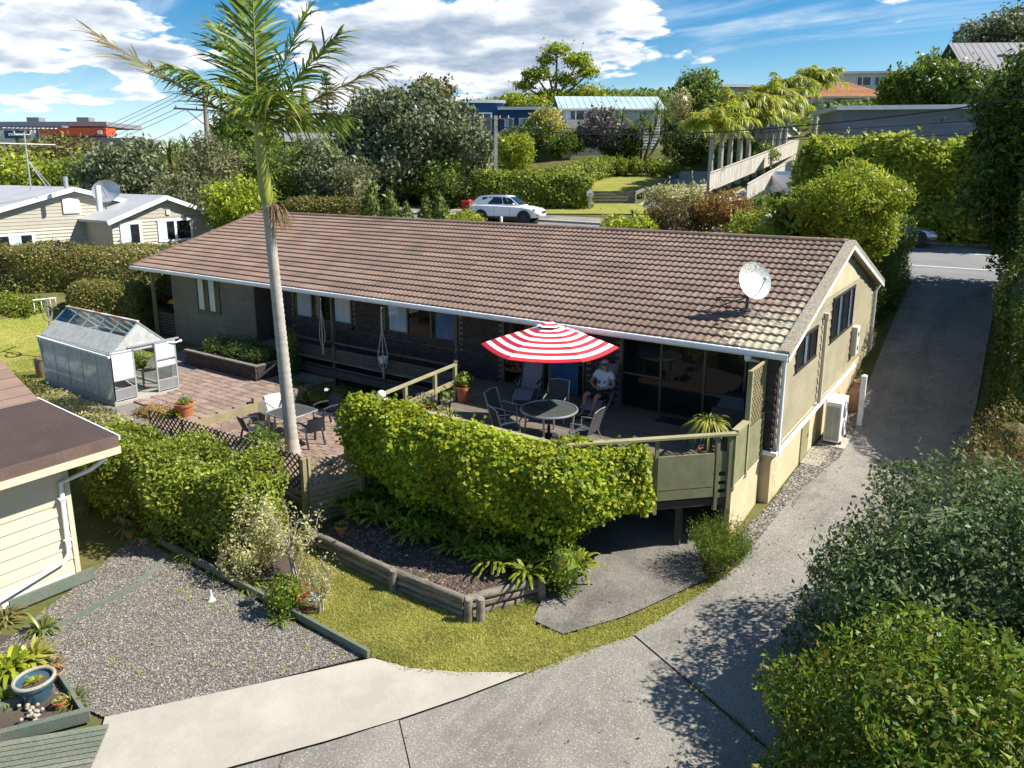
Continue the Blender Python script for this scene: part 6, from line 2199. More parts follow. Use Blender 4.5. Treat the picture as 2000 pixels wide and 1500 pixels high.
# rosemary by the block wall
rm_ = thing('rosemary_bush', 'upright rosemary bush at the foot of the block wall', 'shrub', (-.25, -3.0, -1.5))
nq = 900
a = RNG.random(nq) * 2 * pi
r = np.sqrt(RNG.random(nq))
P = np.array([-.25, -3.0, -1.45]) + np.stack([np.cos(a) * r * .3, np.sin(a) * r * .3, .25 * RNG.random(nq)], 1)
D = nrm(np.stack([np.cos(a) * r * .75, np.sin(a) * r * .75, np.ones(nq)], 1) + .12 * RNG.normal(size=(nq, 3)))
Ls = .95 * (.5 + .5 * RNG.random(nq)) * (1.1 - .35 * r)
pts = []
for t_ in np.linspace(.3, 1, 13):
    pts.append(P + D * (Ls * t_)[:, None])
PP = np.concatenate(pts)
mesh_leaves('needles', rm_, leaf_quads(PP, np.tile(D, (13, 1)) + .8 * RNG.normal(size=PP.shape), .06, .22, .5, 1.0), LF['glossy'])
tb_ = MB()
for i in range(26):
    tb_.cyl(P[i], P[i] + D[i] * Ls[i] * .7, .008, .004, 4)
tb_.obj('stems', M['twig'], rm_)

# ---- the big bushes in the lower right corner
bush('feijoa_bush', 'large bush with silvery grey leaves beside the driveway', 'bush', [((3.75, -3.9, -.05), (1.8, 2.4, 2.0)), ((2.95, -5.0, -.25), (1.3, 1.5, 1.6)), ((4.6, -1.6, -.2), (1.3, 1.6, 1.5)), ((5.3, -4.5, .3), (1.5, 2, 1.8))], 56000, .088, LF['grey'], .5, .75, .15, .3, sub=(60, .5), core=.7)
bush('glossy_bush', 'large glossy green bush with reddish new tips in the lower right corner', 'bush', [((3.4, -7.9, -.3), (1.25, 1.3, 1.75)), ((4.2, -8.6, -.15), (1.5, 1.5, 1.85)), ((3.3, -9.3, -.6), (1.1, 1.2, 1.3)), ((2.7, -6.7, -.75), (.8, .8, .95))], 40000, .085, LF['glossy'], .45, .7, .35, .3, sub=(46, .45), core=.7)
bush('lemonwood_shrub', 'bright long-leaved shoots at the right edge below the grey bush', 'shrub', [((5.0, -7.0, -.1), (.9, 1.0, 1.3)), ((5.0, -8.9, .2), (.9, .9, 1.2))], 6000, .15, LF['lime'], .26, .8, .3, .5, core=.6)
bush('golden_shrub', 'feathery golden shrub at the right side of the driveway', 'shrub', [((3.75, 2.2, -.3), (.6, .9, .8)), ((4.3, 3.4, 0), (.9, 1.1, 1.0))], 5000, .09, LF['olive_tree'], .25, .8, .6, .5, core=.6)
bush('rusty_shrub', 'rust and green twiggy shrub behind the silvery bush', 'shrub', [((4.9, .9, .0), (1.0, 1.4, 1.2))], 5000, .08, LF['red'], .4, .8, .3, .4, core=.6)
hedge('drive_hedge', 'tall dark hedge along the right side of the driveway', [(5.2, 5.0, -1.2, 2.4, 3.2), (5.2, 8, -1, 2.8, 4.8), (5.2, 12, -.3, 3.0, 5.2), (5.2, 16, .8, 3.0, 5.2), (5.3, 19, 1.3, 3.0, 4.6)], 3, 4.8, 32000, .11, LF['dark'], .5, .7, .2, .3, .7, .6)
# ---- bed along the gravel
SB = [(-12.54, -8.49, -1.62), (-8.52, -8.60, -1.62), (-6.21, -8.70, -1.62), (-5.88, -8.28, -1.62), (-7.96, -6.76, -1.62), (-9.50, -6.07, -1.62), (-9.5, -6.6), (-14, -6.8), (-14, -8.6)]
struct(sheet('garden_bed', SB, .022, M['soil'], .5))
for (u_, c_, n_, L_, w_, m_, lab) in ((0, (-13.49, -8.51, -1.62), 60, .55, .022, 'strap', 'spider plant clump nearest the garage downpipe'), (0, (-13.81, -7.70, -1.62), 60, .6, .025, 'strap', 'grey-green strap plant in the shade of the garden hedge'),
                                      (0, (-9.41, -8.42, -1.62), 70, .75, .03, 'strap', 'tall strap leaves arching over the edging board'), (0, (-8.49, -8.39, -1.62), 60, .65, .03, 'strap_yellow', 'yellow-green strap leaves beside the edging board'),
                                      (0, (-10.61, -8.32, -1.62), 60, .6, .03, 'strap', 'dark strap plant in front of the garden hedge'), (0, (-7.52, -8.50, -1.62), 40, .5, .03, 'strap', 'strap plant beside the white-stemmed shrub'),
                                      (0, (-6.13, -8.93, -1.62), 26, .45, .025, 'strap', 'small clump of upright leaves at the corner of the edging')):
    tag(strap_obj('strap_plant', None, [tuft(c_, n_, L_, w_, .9, .75, 5)], LF[m_]), lab, 'plant', 'strap-leaved plants along the edging')
pot('spider_plant_pot', 'orange pot with a grey-green spider plant in the hedge shade', (-11.37, -8.74, -1.62), .15, .2, 'terracotta', straps(60, .5, .02, 'strap', .95, .9, 5))
pot('small_orange_pot', 'second smaller orange pot beside the spider plant pot', (-10.82, -8.74, -1.62), .12, .16, 'terracotta_old', straps(30, .35, .02, 'strap', .95, .9, 5))
pot('shade_pot', 'tall brown pot standing in the shade under the hedge end', (-13.23, -8.17, -1.62), .14, .32, 'terracotta_old', straps(40, .4, .02, 'strap', .95, .9, 5))


def twig_shrub(name, lab, p, h, spread, nb, leaf, nl, ls, seed):
    rs = random.Random(seed)
    t_ = thing(name, lab, 'shrub', p)
    b_ = MB()
    tips = []
    for k in range(nb):
        a = rs.uniform(0, 2 * pi)
        p0 = V(p) + V(rs.uniform(-.06, .06), rs.uniform(-.06, .06), 0)
        p1 = p0 + V(cos(a) * spread * .25, sin(a) * spread * .25, h * rs.uniform(.4, .6))
        p2 = p1 + V(cos(a) * spread * .5, sin(a) * spread * .5, h * rs.uniform(.3, .5))
        b_.tube([p0, p1, p2], [.018, .011, .004], 5)
        for j in range(6):
            q = p0.lerp(p1, .5).lerp(p2, rs.uniform(.0, 1))
            a2 = a + rs.uniform(-1.6, 1.6)
            e = q + V(cos(a2) * spread * .35, sin(a2) * spread * .35, h * rs.uniform(.1, .3))
            b_.tube([q, q.lerp(e, .5) + V(0, 0, .02), e], [.007, .005, .002], 4)
            tips += [e, q.lerp(e, .6)]
    b_.obj('stems', M['bark_pale'], t_)
    T_ = np.array(tips)
    P = np.repeat(T_, nl, 0) + .07 * RNG.normal(size=(len(T_) * nl, 3))
    mesh_leaves('leaves', t_, leaf_quads(P, np.tile([0, 0, 1.], (len(P), 1)), ls, .5, .8), LF[leaf])
    return t_


twig_shrub('variegated_shrub', 'pale variegated shrub with white stems beside the gate', (-7.05, -7.85, -1.62), 1.35, .6, 9, 'cream_leaf', 9, .07, 1)
twig_shrub('variegated_shrub', 'small white-stemmed shrub at the lawn corner', (-5.81, -8.28, -1.62), .85, .3, 8, 'cream_leaf', 6, .05, 2)
bush('cream_shrub', 'cream and yellow leafy shrub at the right end of the garden hedge', 'shrub', [((*(-8.00, -7.90, -0.90)[:2], -.9), (.55, .5, .8)), ((*(-7.91, -8.40, -1.20)[:2], -1.2), (.5, .4, .5))], 3200, .075, LF['cream_leaf'], .5, .8, .1, .5, core=.45)
bush('rose_bush', 'small green bush with red flowers in front of the white-stemmed shrub', 'shrub', [((*(-6.28, -8.68, -1.30)[:2], -1.3), (.3, .3, .4))], 900, .06, LF['glossy'], .6)
P = np.array((-5.96, -8.36, -1.30)) + .12 * RNG.normal(size=(16, 3))
tag(mesh_leaves('red_flowers', None, np.concatenate([leaf_quads(P, np.tile([0, -.5, 1.], (16, 1)), .05, .9, .5) for _ in range(5)]), M['flower_red']), 'cluster of red blooms beside the small white-stemmed shrub', 'flowers', None, 'stuff')
P = np.array((-5.79, -8.38, -1.35)) + .06 * RNG.normal(size=(10, 3))
tag(mesh_leaves('white_flowers', None, np.concatenate([leaf_quads(P, np.tile([0, -.5, 1.], (10, 1)), .06, .9, .5) for _ in range(5)]), M['flower_white']), 'white blooms next to the red flowers', 'flowers', None, 'stuff')
pot('edge_pot', 'small dark pot with dry grass beside the gravel edging', (-7.01, -8.87, -1.62), .1, .14, 'blue_glaze', straps(24, .22, .015, 'palm_dry', .8, .5, 4))
bush('maidenhair_bush', 'feathery bright green shrub left of the palm base', 'shrub', [((*(-11.27, -5.34, -0.60)[:2], -.65), (.55, .5, .5))], 1700, .09, LF['mid'], .3, .8, .4, .5, core=.5)
bush('dry_groundcover', 'reddish low succulents in front of the greenhouse door', 'groundcover', [((*(-16.03, -5.47, -0.60)[:2], -.6), (.75, .5, .2))], 900, .06, LF['red'], .4, .8, .6)
pot('big_terracotta_pot', 'large terracotta pot on the brick patio beside the greenhouse', (-15.05, -5.10, -0.62), .26, .38, 'terracotta', leafy(200, .2, .06, 'mid', .2))
tag(strap_obj('bromeliad', None, [tuft((-15.28, -5.33, -0.60), 40, .42, .075, .9, .55, 4)], LF['lime']), 'bright green bromeliad beside the large terracotta pot', 'plant')
wd_ = []
for (x, y) in rand_in(GRAV, 60):
    d0 = random.random()
    if y < -9.8 and d0 < .7:
        continue
    wd_.append(tuft((x, y, -1.63), 8, .1, .018, .95, .5, 3))
tag(strap_obj('gravel_weeds', None, wd_, LF['lime']), 'small weeds scattered through the gravel', 'weeds', None, 'stuff')
gn = thing('white_ornament', 'small white trumpet-shaped ornament lying in the gravel edge', 'ornament', (-7.72, -9.20, -1.62))
MB().lathe([(.07, 0), (.05, .02), (.02, .1), (.012, .2)], W[gn], 12).obj('body', M['white'], gn, True)
# ---- ragged edges and litter
eg = []
for line, n_ in ((LAWN[8:16], 260), (LAWN[:8], 120), (GRAV[:5], 60)):
    for _ in range(n_):
        i = random.randrange(len(line) - 1)
        a, c_ = V(line[i]), V(line[i + 1])
        p = a.lerp(c_, random.random())
        x, y = p.x + random.gauss(0, .03), p.y + random.gauss(0, .03)
        eg.append(tuft((x, y, float(hz(x, y)) + .015), 6, .075, .012, .95, .5, 2))
tag(strap_obj('edge_grass', None, eg, LF['grass']), 'longer grass creeping over the edges of the concrete', 'grass', None, 'stuff')
P2 = np.concatenate([rand_in([(1.0, -7.5), (2.6, -8.5), (3.2, 4), (1.6, 4)], 260), rand_in([(.2, -3), (.9, -3), (.9, 12), (.4, 12)], 160), rand_in(UNDER, 70), rand_in([(-1, -6), (2, -6), (1, -11), (-3, -10)], 30)])
P3 = np.column_stack([P2, hz(P2[:, 0], P2[:, 1]) + .045])
tag(mesh_leaves('leaf_litter', None, leaf_quads(P3, np.tile([0, 0, 1.], (len(P3), 1)), .05, .5, .25), LF['brown']), 'dry leaves scattered over the driveway', 'leaf litter', None, 'stuff')
# ---- corner garden lower left
bp_ = pot('blue_bowl_pot', 'large blue glazed pot with a pale rim in the lower left corner', (-7.59, -12.23, -1.62), .27, .32, 'blue_glaze', straps(30, .12, .03, 'lime', .9, .4, 3))
cx_, cy_, _z = (-7.59, -12.23, -1.62)
MB().tube([(cx_ + .265 * cos(a), cy_ + .265 * sin(a), -1.3) for a in np.linspace(0, 2 * pi, 33)], .028, 7, False).obj('rim', M['paver_pale'], bp_, True)
pot('tiny_orange_pot', 'tiny orange pot with a succulent beside the boardwalk beam', (-7.07, -12.13, -1.62), .09, .12, 'terracotta', straps(16, .09, .03, 'strap_yellow', .9, .4, 3))
pot('rust_pot', 'brown pot with dark leaves between the blue pot and the gravel', (-7.80, -11.86, -1.62), .12, .14, 'terracotta_old', leafy(120, .14, .06, 'red', .2))
CB = [(-6.55, -12.00, -1.62), (-7.80, -11.79, -1.62), (-9.26, -11.62, -1.62), (-10.52, -12.23, -1.62), (-7.63, -13.46, -1.62)]
struct(sheet('corner_bed', CB, .03, M['soil'], .4))
for (c_, n_, L_, w_, m_, lab) in (((-8.56, -12.20, -1.60), 90, .6, .09, 'lime', 'broad yellow-green leaves left of the blue pot'), ((-8.57, -11.90, -1.60), 70, .5, .07, 'strap_yellow', 'golden leafy plant behind the blue pot'), ((-10.16, -11.66, -1.60), 60, .5, .05, 'olive_tree', 'bronze leafy plant below the garage downpipe'),
                                  ((-9.32, -11.43, -1.60), 50, .45, .04, 'strap', 'fern-like green plant at the end of the gravel plank'), ((-7.00, -11.96, -1.60), 50, .4, .02, 'strap', 'upright feathery plant at the gravel corner'), ((-7.86, -12.55, -1.60), 60, .4, .05, 'mid', 'dark leaves at the left edge beside the blue pot')):
    tag(strap_obj('corner_plant', None, [tuft(c_, n_, L_, w_, .9, .6, 4)], LF[m_]), lab, 'plant', 'plants in the lower left corner bed')
b = MB()
for k in range(22):
    q = V((-7.32, -12.46, -1.60)) + V(random.gauss(0, .16), random.gauss(0, .1), .03 + .03 * random.random())
    b.ell(q, (.035, .03, .025), 7, 5)
tag(b.obj('shells', M['paver_pale'], None, 'all'), 'heap of pale shells in front of the blue pot', 'shells', None, 'stuff')

# ================================================================== ACROSS THE STREET AND THE HILLSIDE
CZ = radians(34.66)
nth = ['first', 'second', 'third', 'fourth', 'fifth', 'sixth', 'seventh', 'eighth', 'ninth', 'tenth']


def lin(p, q, t):
    return V(p).lerp(V(q), t)


def tree(name, lab, ells, n, size, m, sub=None, trunk=None, asp=.5, tilt=.8, up=.15, group=None, cat='tree', core=.62, bark='bark', inner=.4, limbs=5):
    """trunk and limbs under a crown of leaf clumps"""
    c0 = V(ells[0][0])
    gz_ = float(hz(c0.x, c0.y))
    base = V(c0.x, c0.y, min(gz_, c0.z - ells[0][1][2]))
    t_ = thing(name, lab, cat, base, group)
    r_ = trunk or max(.08, ells[0][1][0] * .06)
    b_ = MB().tube([base, base.lerp(c0, .5) + V(.1 * r_, 0, 0), c0], [r_ * 1.25, r_, r_ * .5], 8)
    for e in ells[:limbs + 3]:
        b_.tube([base.lerp(c0, .55), base.lerp(V(e[0]), .8) + V(0, 0, -.1 * e[1][2]), V(e[0])], [r_ * .7, r_ * .45, r_ * .15], 6)
    b_.obj('trunk', M[bark], t_, True)
    W[t_] = base
    bush('crown', '', '', ells, n, size, LF[m], asp, tilt, up, inner, sub=sub, core=core, parent=t_)
    return t_


def bgh(name, lab, p, rz, w, d, h, wall, roofm, kind='gable', rise=1.2, wins=(), board=.25, over=.4, wm='white', extra=None):
    """a house: local x right along its front, y back; p is the front left base corner"""
    t_ = thing(name, lab, 'house', p)
    z_ = -3.0
    MB().box(0, w, 0, d, z_, h).obj('wall', M[wall], t_, loc=(0, 0, 0)).location = (0, 0, 0)

    def prt(mb_, nm, m, par=None):
        o_ = link(nm, mb_.mesh(nm, M[m]))
        o_.parent = par or t_
        o_.location = (0, 0, 0)
        return o_
    k = 0
    z = 0.
    while z < h - .02 and board:
        zb = min(z + board, h)
        prt(MB().hexa([(0, -.05, z), (w, -.05, z), (w, 0, z), (0, 0, z), (0, -.015, zb - .01), (w, -.015, zb - .01), (w, 0, zb - .01), (0, 0, zb - .01)]), 'weatherboard', wall)
        z = zb
    o_ = over
    if kind == 'gable':
        r_ = prt(MB().prism([(-o_, -o_, h - .05), (-o_, d / 2, h + rise), (-o_, d + o_, h - .05), (-o_, d / 2, h + rise - .14)], (w + 2 * o_, 0, 0)), 'roof', roofm)
        prt(MB().box(-o_, w + o_, -o_ - .03, -o_, h - .2, h - .04), 'gutter', wm, r_)
        n_ = int(w / .6)
        for i in range(n_):
            x = -o_ + (w + 2 * o_) * (i + .5) / n_
            prt(MB().bar((x, -o_, h - .04), (x, d / 2, h + rise + .01), .04, .04), 'roof_rib', roofm, r_)
    elif kind == 'gable_end':
        r_ = prt(MB().prism([(-o_, -o_, h - .05), (w / 2, -o_, h + rise), (w + o_, -o_, h - .05), (w + o_, -o_, h - .17), (w / 2, -o_, h + rise - .13), (-o_, -o_, h - .17)], (0, d + 2 * o_, 0)), 'roof', roofm)
        for s in (0, 1):
            prt(MB().bar((-o_ if s == 0 else w + o_, -o_ - .02, h - .17), (w / 2, -o_ - .02, h + rise - .12), .04, .2), 'barge_board', wm, r_)
        k = h
        while board and k < h + rise - .12:
            f0 = max(0, 1 - (k - h + .14) / rise)
            prt(MB().box(w / 2 - w / 2 * f0, w / 2 + w / 2 * f0, -.04, -.005, k, min(k + board - .02, h + rise)), 'weatherboard', wall)
            k += board
        prt(MB().add([(0, 0, h), (w, 0, h), (w / 2, 0, h + rise - .12), (0, d, h), (w, d, h), (w / 2, d, h + rise - .12)], [(0, 1, 2), (3, 5, 4)]), 'gable', wall)
    elif kind == 'hip':
        i_ = min(w, d) * .5
        v = [(-o_, -o_, h), (w + o_, -o_, h), (w + o_, d + o_, h), (-o_, d + o_, h), (i_, d / 2, h + rise), (w - i_, d / 2, h + rise)]
        r_ = prt(MB().add(v, [(0, 1, 5, 4), (1, 2, 5), (2, 3, 4, 5), (3, 0, 4), (3, 2, 1, 0)]), 'roof', roofm)
        for i in range(12):
            f = i / 12
            a, c_ = V(v[0]).lerp(V(v[4]), f), V(v[1]).lerp(V(v[5]), f)
            prt(MB().bar(a + V(0, 0, .03), c_ + V(0, 0, .03), .1, .05), 'tile_course', roofm, r_)
        prt(MB().box(-o_, w + o_, -o_ - .02, -o_ + .1, h - .15, h), 'fascia', wm, r_)
    else:
        r_ = prt(MB().hexa([(-o_, -o_, h), (w + o_, -o_, h), (w + o_, d + o_, h), (-o_, d + o_, h), (-o_, -o_, h + .25), (w + o_, -o_, h + .25), (w + o_, d + o_, h + .25 + rise), (-o_, d + o_, h + .25 + rise)]), 'roof', roofm)
        prt(MB().box(-o_ - .02, w + o_ + .02, -o_ - .05, -o_, h - .05, h + .27), 'fascia', wm, r_)
    for q in wins:
        x0, x1, z0, z1 = q[:4]
        n_ = q[4] if len(q) > 4 else 2
        f = MB().box(x0 - .1, x1 + .1, -.09, -.03, z0 - .1, z0).box(x0 - .1, x1 + .1, -.09, -.03, z1, z1 + .1)
        for i in range(n_ + 1):
            x = x0 + (x1 - x0) * i / n_
            f.box(x - .07, x + .07, -.09, -.03, z0, z1)
        f = prt(f, 'window', wm)
        for i in range(n_):
            a, c_ = x0 + (x1 - x0) * i / n_ + .07, x0 + (x1 - x0) * (i + 1) / n_ - .07
            prt(MB().box(a, c_, -.075, -.06, z0, z1), 'pane', 'car_glass', f)
            if i % 2 == 0:
                prt(MB().box(a, a + (c_ - a) * .45, -.078, -.076, z0 + .02, z1 - .02), 'blind', 'curtain', f)
    if extra:
        extra(prt)
    t_.rotation_euler = (0, 0, rz)
    return t_


# ---- the weatherboard neighbour on the left: gable ends face the yard
def nb_extra(prt):
    prt(MB().box(2.85, 3.05, -.12, -.05, 4.35 - 2.0, 4.6 - 2.0), 'eave_bracket', 'offwhite')


n1_ = bgh('weatherboard_house', 'stone coloured weatherboard cottage wing with a white-trimmed gable and two windows', (-33, 2.5, 1.6), radians(90), 5.6, 8, 2.25, 'stone_board', 'grey_roof', 'gable_end', 1.1, [(.45, 1.4, 1.0, 1.95, 1), (2.4, 4.2, 1.05, 2.0, 2)], .17, .35, extra=nb_extra)


def nb2(prt):
    v_ = prt(MB().box(6.7, 7.5, -.12, -.05, 3.0, 3.75), 'vent_frame', 'white')
    for k in range(7):
        prt(MB().hexa([(6.8, -.14, 3.07 + .09 * k), (7.4, -.14, 3.07 + .09 * k), (7.4, -.1, 3.13 + .09 * k), (6.8, -.1, 3.13 + .09 * k), (6.8, -.13, 3.08 + .09 * k), (7.4, -.13, 3.08 + .09 * k), (7.4, -.09, 3.14 + .09 * k), (6.8, -.09, 3.14 + .09 * k)]), 'vent_slat', 'offwhite', v_)


bgh('weatherboard_house', 'larger stone coloured weatherboard house with a wide low gable at the left edge', (-35.6, -5.2, 1.1), radians(90), 14.4, 9, 2.35, 'stone_board', 'grey_roof', 'gable_end', 1.95, [(2.2, 5.2, .95, 2.05, 3)], .17, .35, extra=nb2)
nd = thing('satellite_dish', 'grey satellite dish on the pale iron roof of the cottage', 'satellite dish', (-29.36, 0.33, 4.62))
q = W[nd]
b = MB()
dn = V(.6, -.75, .25).normalized()
da = dn.cross(V(0, 0, 1)).normalized()
db = da.cross(dn)
dc = V((-29.67, 0.82, 5.28))
vs = [dc + da * r_ * .62 * cos(2 * pi * k / 20) + db * r_ * .5 * sin(2 * pi * k / 20) + dn * .15 * r_ * r_ for r_ in (0, .5, .8, 1) for k in range(20)]
b.add(vs, [(i * 20 + k, i * 20 + (k + 1) % 20, (i + 1) * 20 + (k + 1) % 20, (i + 1) * 20 + k) for i in range(3) for k in range(20)])
b.obj('reflector', M['alu'], nd, 'all')
fl2 = thing('roof_flue', 'white flue pipe beside the grey satellite dish on the cottage roof', 'flue', (-29.39, 0.26, 4.46))
MB().cyl((-29.39, 0.26, 4.46), (-29.38, 0.27, 5.56), .12, .12).obj('pipe', M['white'], fl2)
MB().tube([dc - dn * .05, V((-29.74, 0.69, 4.75)), V((-29.64, 0.66, 4.53))], .03, 6).cyl(dc + V(0, 0, -.3), dc + dn * .5, .015).obj('mount', M['metal_grey'], nd)
an = thing('tv_antenna', 'tall television antenna mast with two stays above the left roof', 'antenna', (-35.00, -0.02, 5.41))
MB().cyl((-35.01, -0.04, 5.27), (-35.00, -0.01, 7.95), .035).obj('mast', M['alu'], an)
for a, c_ in (((-34.99, 0.01, 6.60), (-34.75, 0.57, 5.40)), ((-34.98, 0.03, 6.60), (-35.14, 0.94, 5.39))):
    MB().cyl(a, c_, .025).obj('stay', M['alu'], an)
MB().cyl((-35.30, -0.76, 8.11), (-34.92, 1.44, 8.17), .02).tube([(-35.15, -0.37, 7.98), (-35.13, -0.34, 7.82), (-34.92, 0.18, 7.84), (-34.88, 0.28, 8.05)], .025, 6).cyl((-35.40, -1.02, 7.42), (-34.53, 1.08, 7.39), .03).obj('boom', M['offwhite'], an)
for k in range(13):
    p = lin((-35.28, -0.71, 8.09), (-34.93, 1.40, 8.17), k / 12)
    MB().cyl(p + V(.2, .3, .1), p - V(.2, .3, .1), .012, .012, 5).obj('element', M['dark_metal'], an)
nc_ = thing('roof_flue', 'small metal flue on the left roof ridge', 'flue', (-34.44, 1.28, 5.40))
MB().cyl((-34.43, 1.29, 5.35), (-34.43, 1.29, 5.91), .1).obj('pipe', M['alu'], nc_)

# ---- houses on the hill
def blue_extra(prt):
    prt(MB().hexa([(-.3, -1.4, .0), (2.6, -1.4, .9), (2.6, -1.3, .9), (-.3, -1.3, .0), (-.3, -1.4, .9), (2.6, -1.4, 1.8), (2.6, -1.3, 1.8), (-.3, -1.3, .9)]), 'stair_rail', 'fence_white')
    for i in range(8):
        prt(MB().box(2.6 + .55 * i, 2.66 + .55 * i, -1.4, -1.3, .0, 1.1), 'baluster', 'fence_white')


bgh('blue_house', 'bright blue boarded house block behind the big round tree', (-49.56, 51.37, 9.14), CZ + .1, 4.6, 6, 4.6, 'blue_board', 'grey_roof', 'flat', .2, [(1.3, 3.2, 1.6, 3.4, 2)], .3, .2)
bgh('navy_house', 'navy blue flat-roofed house with white windows on the hill', (-44.99, 52.30, 9.41), CZ - .05, 8.0, 7, 3.4, 'navy_board', 'grey_roof', 'flat', .1, [(.5, 1.4, .4, 2.4, 1), (2.1, 4.4, .9, 2.4, 3)], .3, .3, extra=blue_extra)


def teal_extra(prt):
    prt(MB().box(-.1, 3.6, -1.0, -.1, 1.85, 2.9), 'balcony', 'white_board')
    for x in (.0, 1.9, 3.4):
        prt(MB().box(x, x + .12, -1.0, -.88, 0, 1.85), 'post', 'white')
    prt(MB().box(.2, 3.4, -.1, -.06, .1, 1.7), 'undercroft', 'interior')


bgh('white_house', 'white house with a pale teal iron roof on the hill', (-37.20, 52.62, 8.51), CZ + .05, 10.4, 7, 4.1, 'white_board', 'teal_roof', 'gable', 1.55, [(.4, 3.3, 2.95, 3.85, 3), (5.0, 6.0, 2.8, 3.8, 2), (8.0, 8.9, 2.8, 3.8, 2)], .3, .5, extra=teal_extra)


def deck_extra(prt):
    o_ = MB().box(-4.9, -.2, -1.6, .2, 1.9, 2.1)
    prt(o_, 'deck_floor', 'white_board')
    prt(MB().box(-4.9, -.2, -1.65, -1.58, 3.0, 3.1), 'deck_rail', 'white')
    for i in range(24):
        prt(MB().box(-4.9 + .2 * i, -4.82 + .2 * i, -1.63, -1.6, 2.1, 3.0), 'baluster', 'white')
    for x in (-4.8, -2.4):
        prt(MB().box(x, x + .15, -1.5, -1.35, -2.5, 1.9), 'deck_post', 'white')


bgh('pale_house', 'pale boarded house with a skillion roof and a white balcony on posts behind the palms', (-26.42, 68.70, 9.41), CZ + .12, 10.6, 7, 6.1, 'white_board', 'mid_roof', 'flat', -.6, [(4.2, 6.5, 3.6, 5.0, 2)], .3, .7, extra=deck_extra)
bgh('small_garage', 'small white boarded gable at the top of the sloping fence', (-18.57, 64.89, 7.34), CZ + .55, 3.4, 4, 2.9, 'white_board', 'mid_roof', 'gable_end', .9, [], .3, .25)
bgh('orange_tiled_house', 'house with an orange tiled hip roof on the hill', (-18.84, 81.33, 12.20), CZ, 9.2, 7, 2.8, 'white_board', 'orange_tile', 'hip', 2.1, [(1.0, 4.4, .4, 2.2, 3), (5.2, 8.8, .7, 2.2, 4)], .3, .5)
bgh('flat_roof_house', 'long flat-roofed house with a satellite dish above the orange roof', (-19.61, 99.58, 17.40), CZ - .08, 12.6, 7, 2.2, 'white_board', 'white', 'flat', .1, [(1.8, 6.5, .6, 1.7, 4)], 0, .5)
bgh('blue_grey_building', 'long low blue-grey building with a pale roof edge behind the tall hedge', (-8.58, 46.72, 8.59), CZ - .12, 12.2, 6, 2.2, 'grey_block', 'teal_roof', 'flat', .15, [], .2, .55)


def flue_extra(prt):
    f = prt(MB().cyl((7.2, 1.5, 4), (7.2, 1.5, 6.6), .22), 'flue', 'alu')
    prt(MB().box(6.6, 7.8, 1.0, 2.0, 3.2, 3.9), 'flue_flashing', 'alu', f)


bgh('grey_roof_house', 'house with a steep grey iron roof and metal flue at the top right', (-2.85, 78.70, 15.05), CZ - .05, 13, 7, 1.6, 'navy_board', 'mid_roof', 'gable', 3.3, [(1.0, 6.5, .3, 1.3, 4)], .3, .5, extra=flue_extra)
bgh('tan_house', 'tan house with a dark grey roof behind the palm crownshaft', (-62.12, 32.69, 7.31), CZ + .15, 10.2, 7, 2.0, 'tan_board', 'mid_roof', 'gable', .9, [(2.6, 3.6, .6, 1.6, 2), (5.0, 7.0, .5, 1.7, 2)], .25, .7)
bgh('white_roof_shed', 'low building with a white iron roof among the trees at left', (-97.01, 27.93, 4.41), CZ + .1, 7.2, 6, .6, 'white_board', 'white', 'gable', .8, [], 0, .4)

# ---- the commercial building far left
cbd = thing('commercial_building', 'long commercial building with a red-orange band and dark signboard on the skyline', 'building', (-304.26, 102.23, 10.19))


o0 = W[cbd]
ux, uy = V(cos(CZ), sin(CZ), 0), V(-sin(CZ), cos(CZ), 0)


def cpart(nm, x0, x1, z0, z1, y0, y1, m, par=None):
    ps = [o0 + ux * x + uy * y + V(0, 0, z) for z in (z0, z1) for x, y in ((x0, y0), (x1, y0), (x1, y1), (x0, y1))]
    o_ = MB().hexa(ps).obj(nm, M[m], par or cbd)
    W[o_] = o0
    return o_


cpart('wall', -20, 24, -20, 12.0, 0, 30, 'grey_block')
cpart('parapet', -20, 38, 12.0, 13.6, 4, 30, 'mid_roof')
for k in range(5):
    cpart('wall_panel', -14 + 7.4 * k, -8 + 7.4 * k, 5.5, 10.5, -.4, 0, 'white_board')
sg_ = cpart('signboard', 3.5, 12.5, 7.6, 10.2, -.9, -.4, 'navy_board')
for k in range(7):
    cpart('sign_letter', 5.0 + .9 * k, 5.6 + .9 * k, 8.4, 9.3, -1.0, -.9, 'white', sg_)
M['orange_red'] = mat('orange_red_panel', (.55, .09, .03), (.48, .075, .025), .6)
cpart('orange_band', 16, 40, 8.4, 11.2, -.6, 6, 'orange_red')
cpart('band_logo', 37.0, 38.6, 9.0, 10.2, -.8, -.6, 'white')
cpart('side_wing', 38, 51, -20, 6.0, -2, 20, 'white_board')
w_ = cpart('side_wing_roof', 36, 51.5, 6.0, 7.6, -3, 20, 'mid_roof')
for k in range(8):
    cpart('window', 39 + 1.5 * k, 40.1 + 1.5 * k, 3.6, 5.2, -2.3, -2.0, 'car_glass')
for k in range(3):
    cpart('window', 46.5 + 1.6 * k, 47.7 + 1.6 * k, -3, .6, -2.3, -2.0, 'car_glass')
for x in (6.5, 25.0):
    cpart('roof_plant', x, x + 4.5, 13.6, 15.4, 8, 12, 'mid_roof')

# ---- street: cars, bin, poles, letterboxes


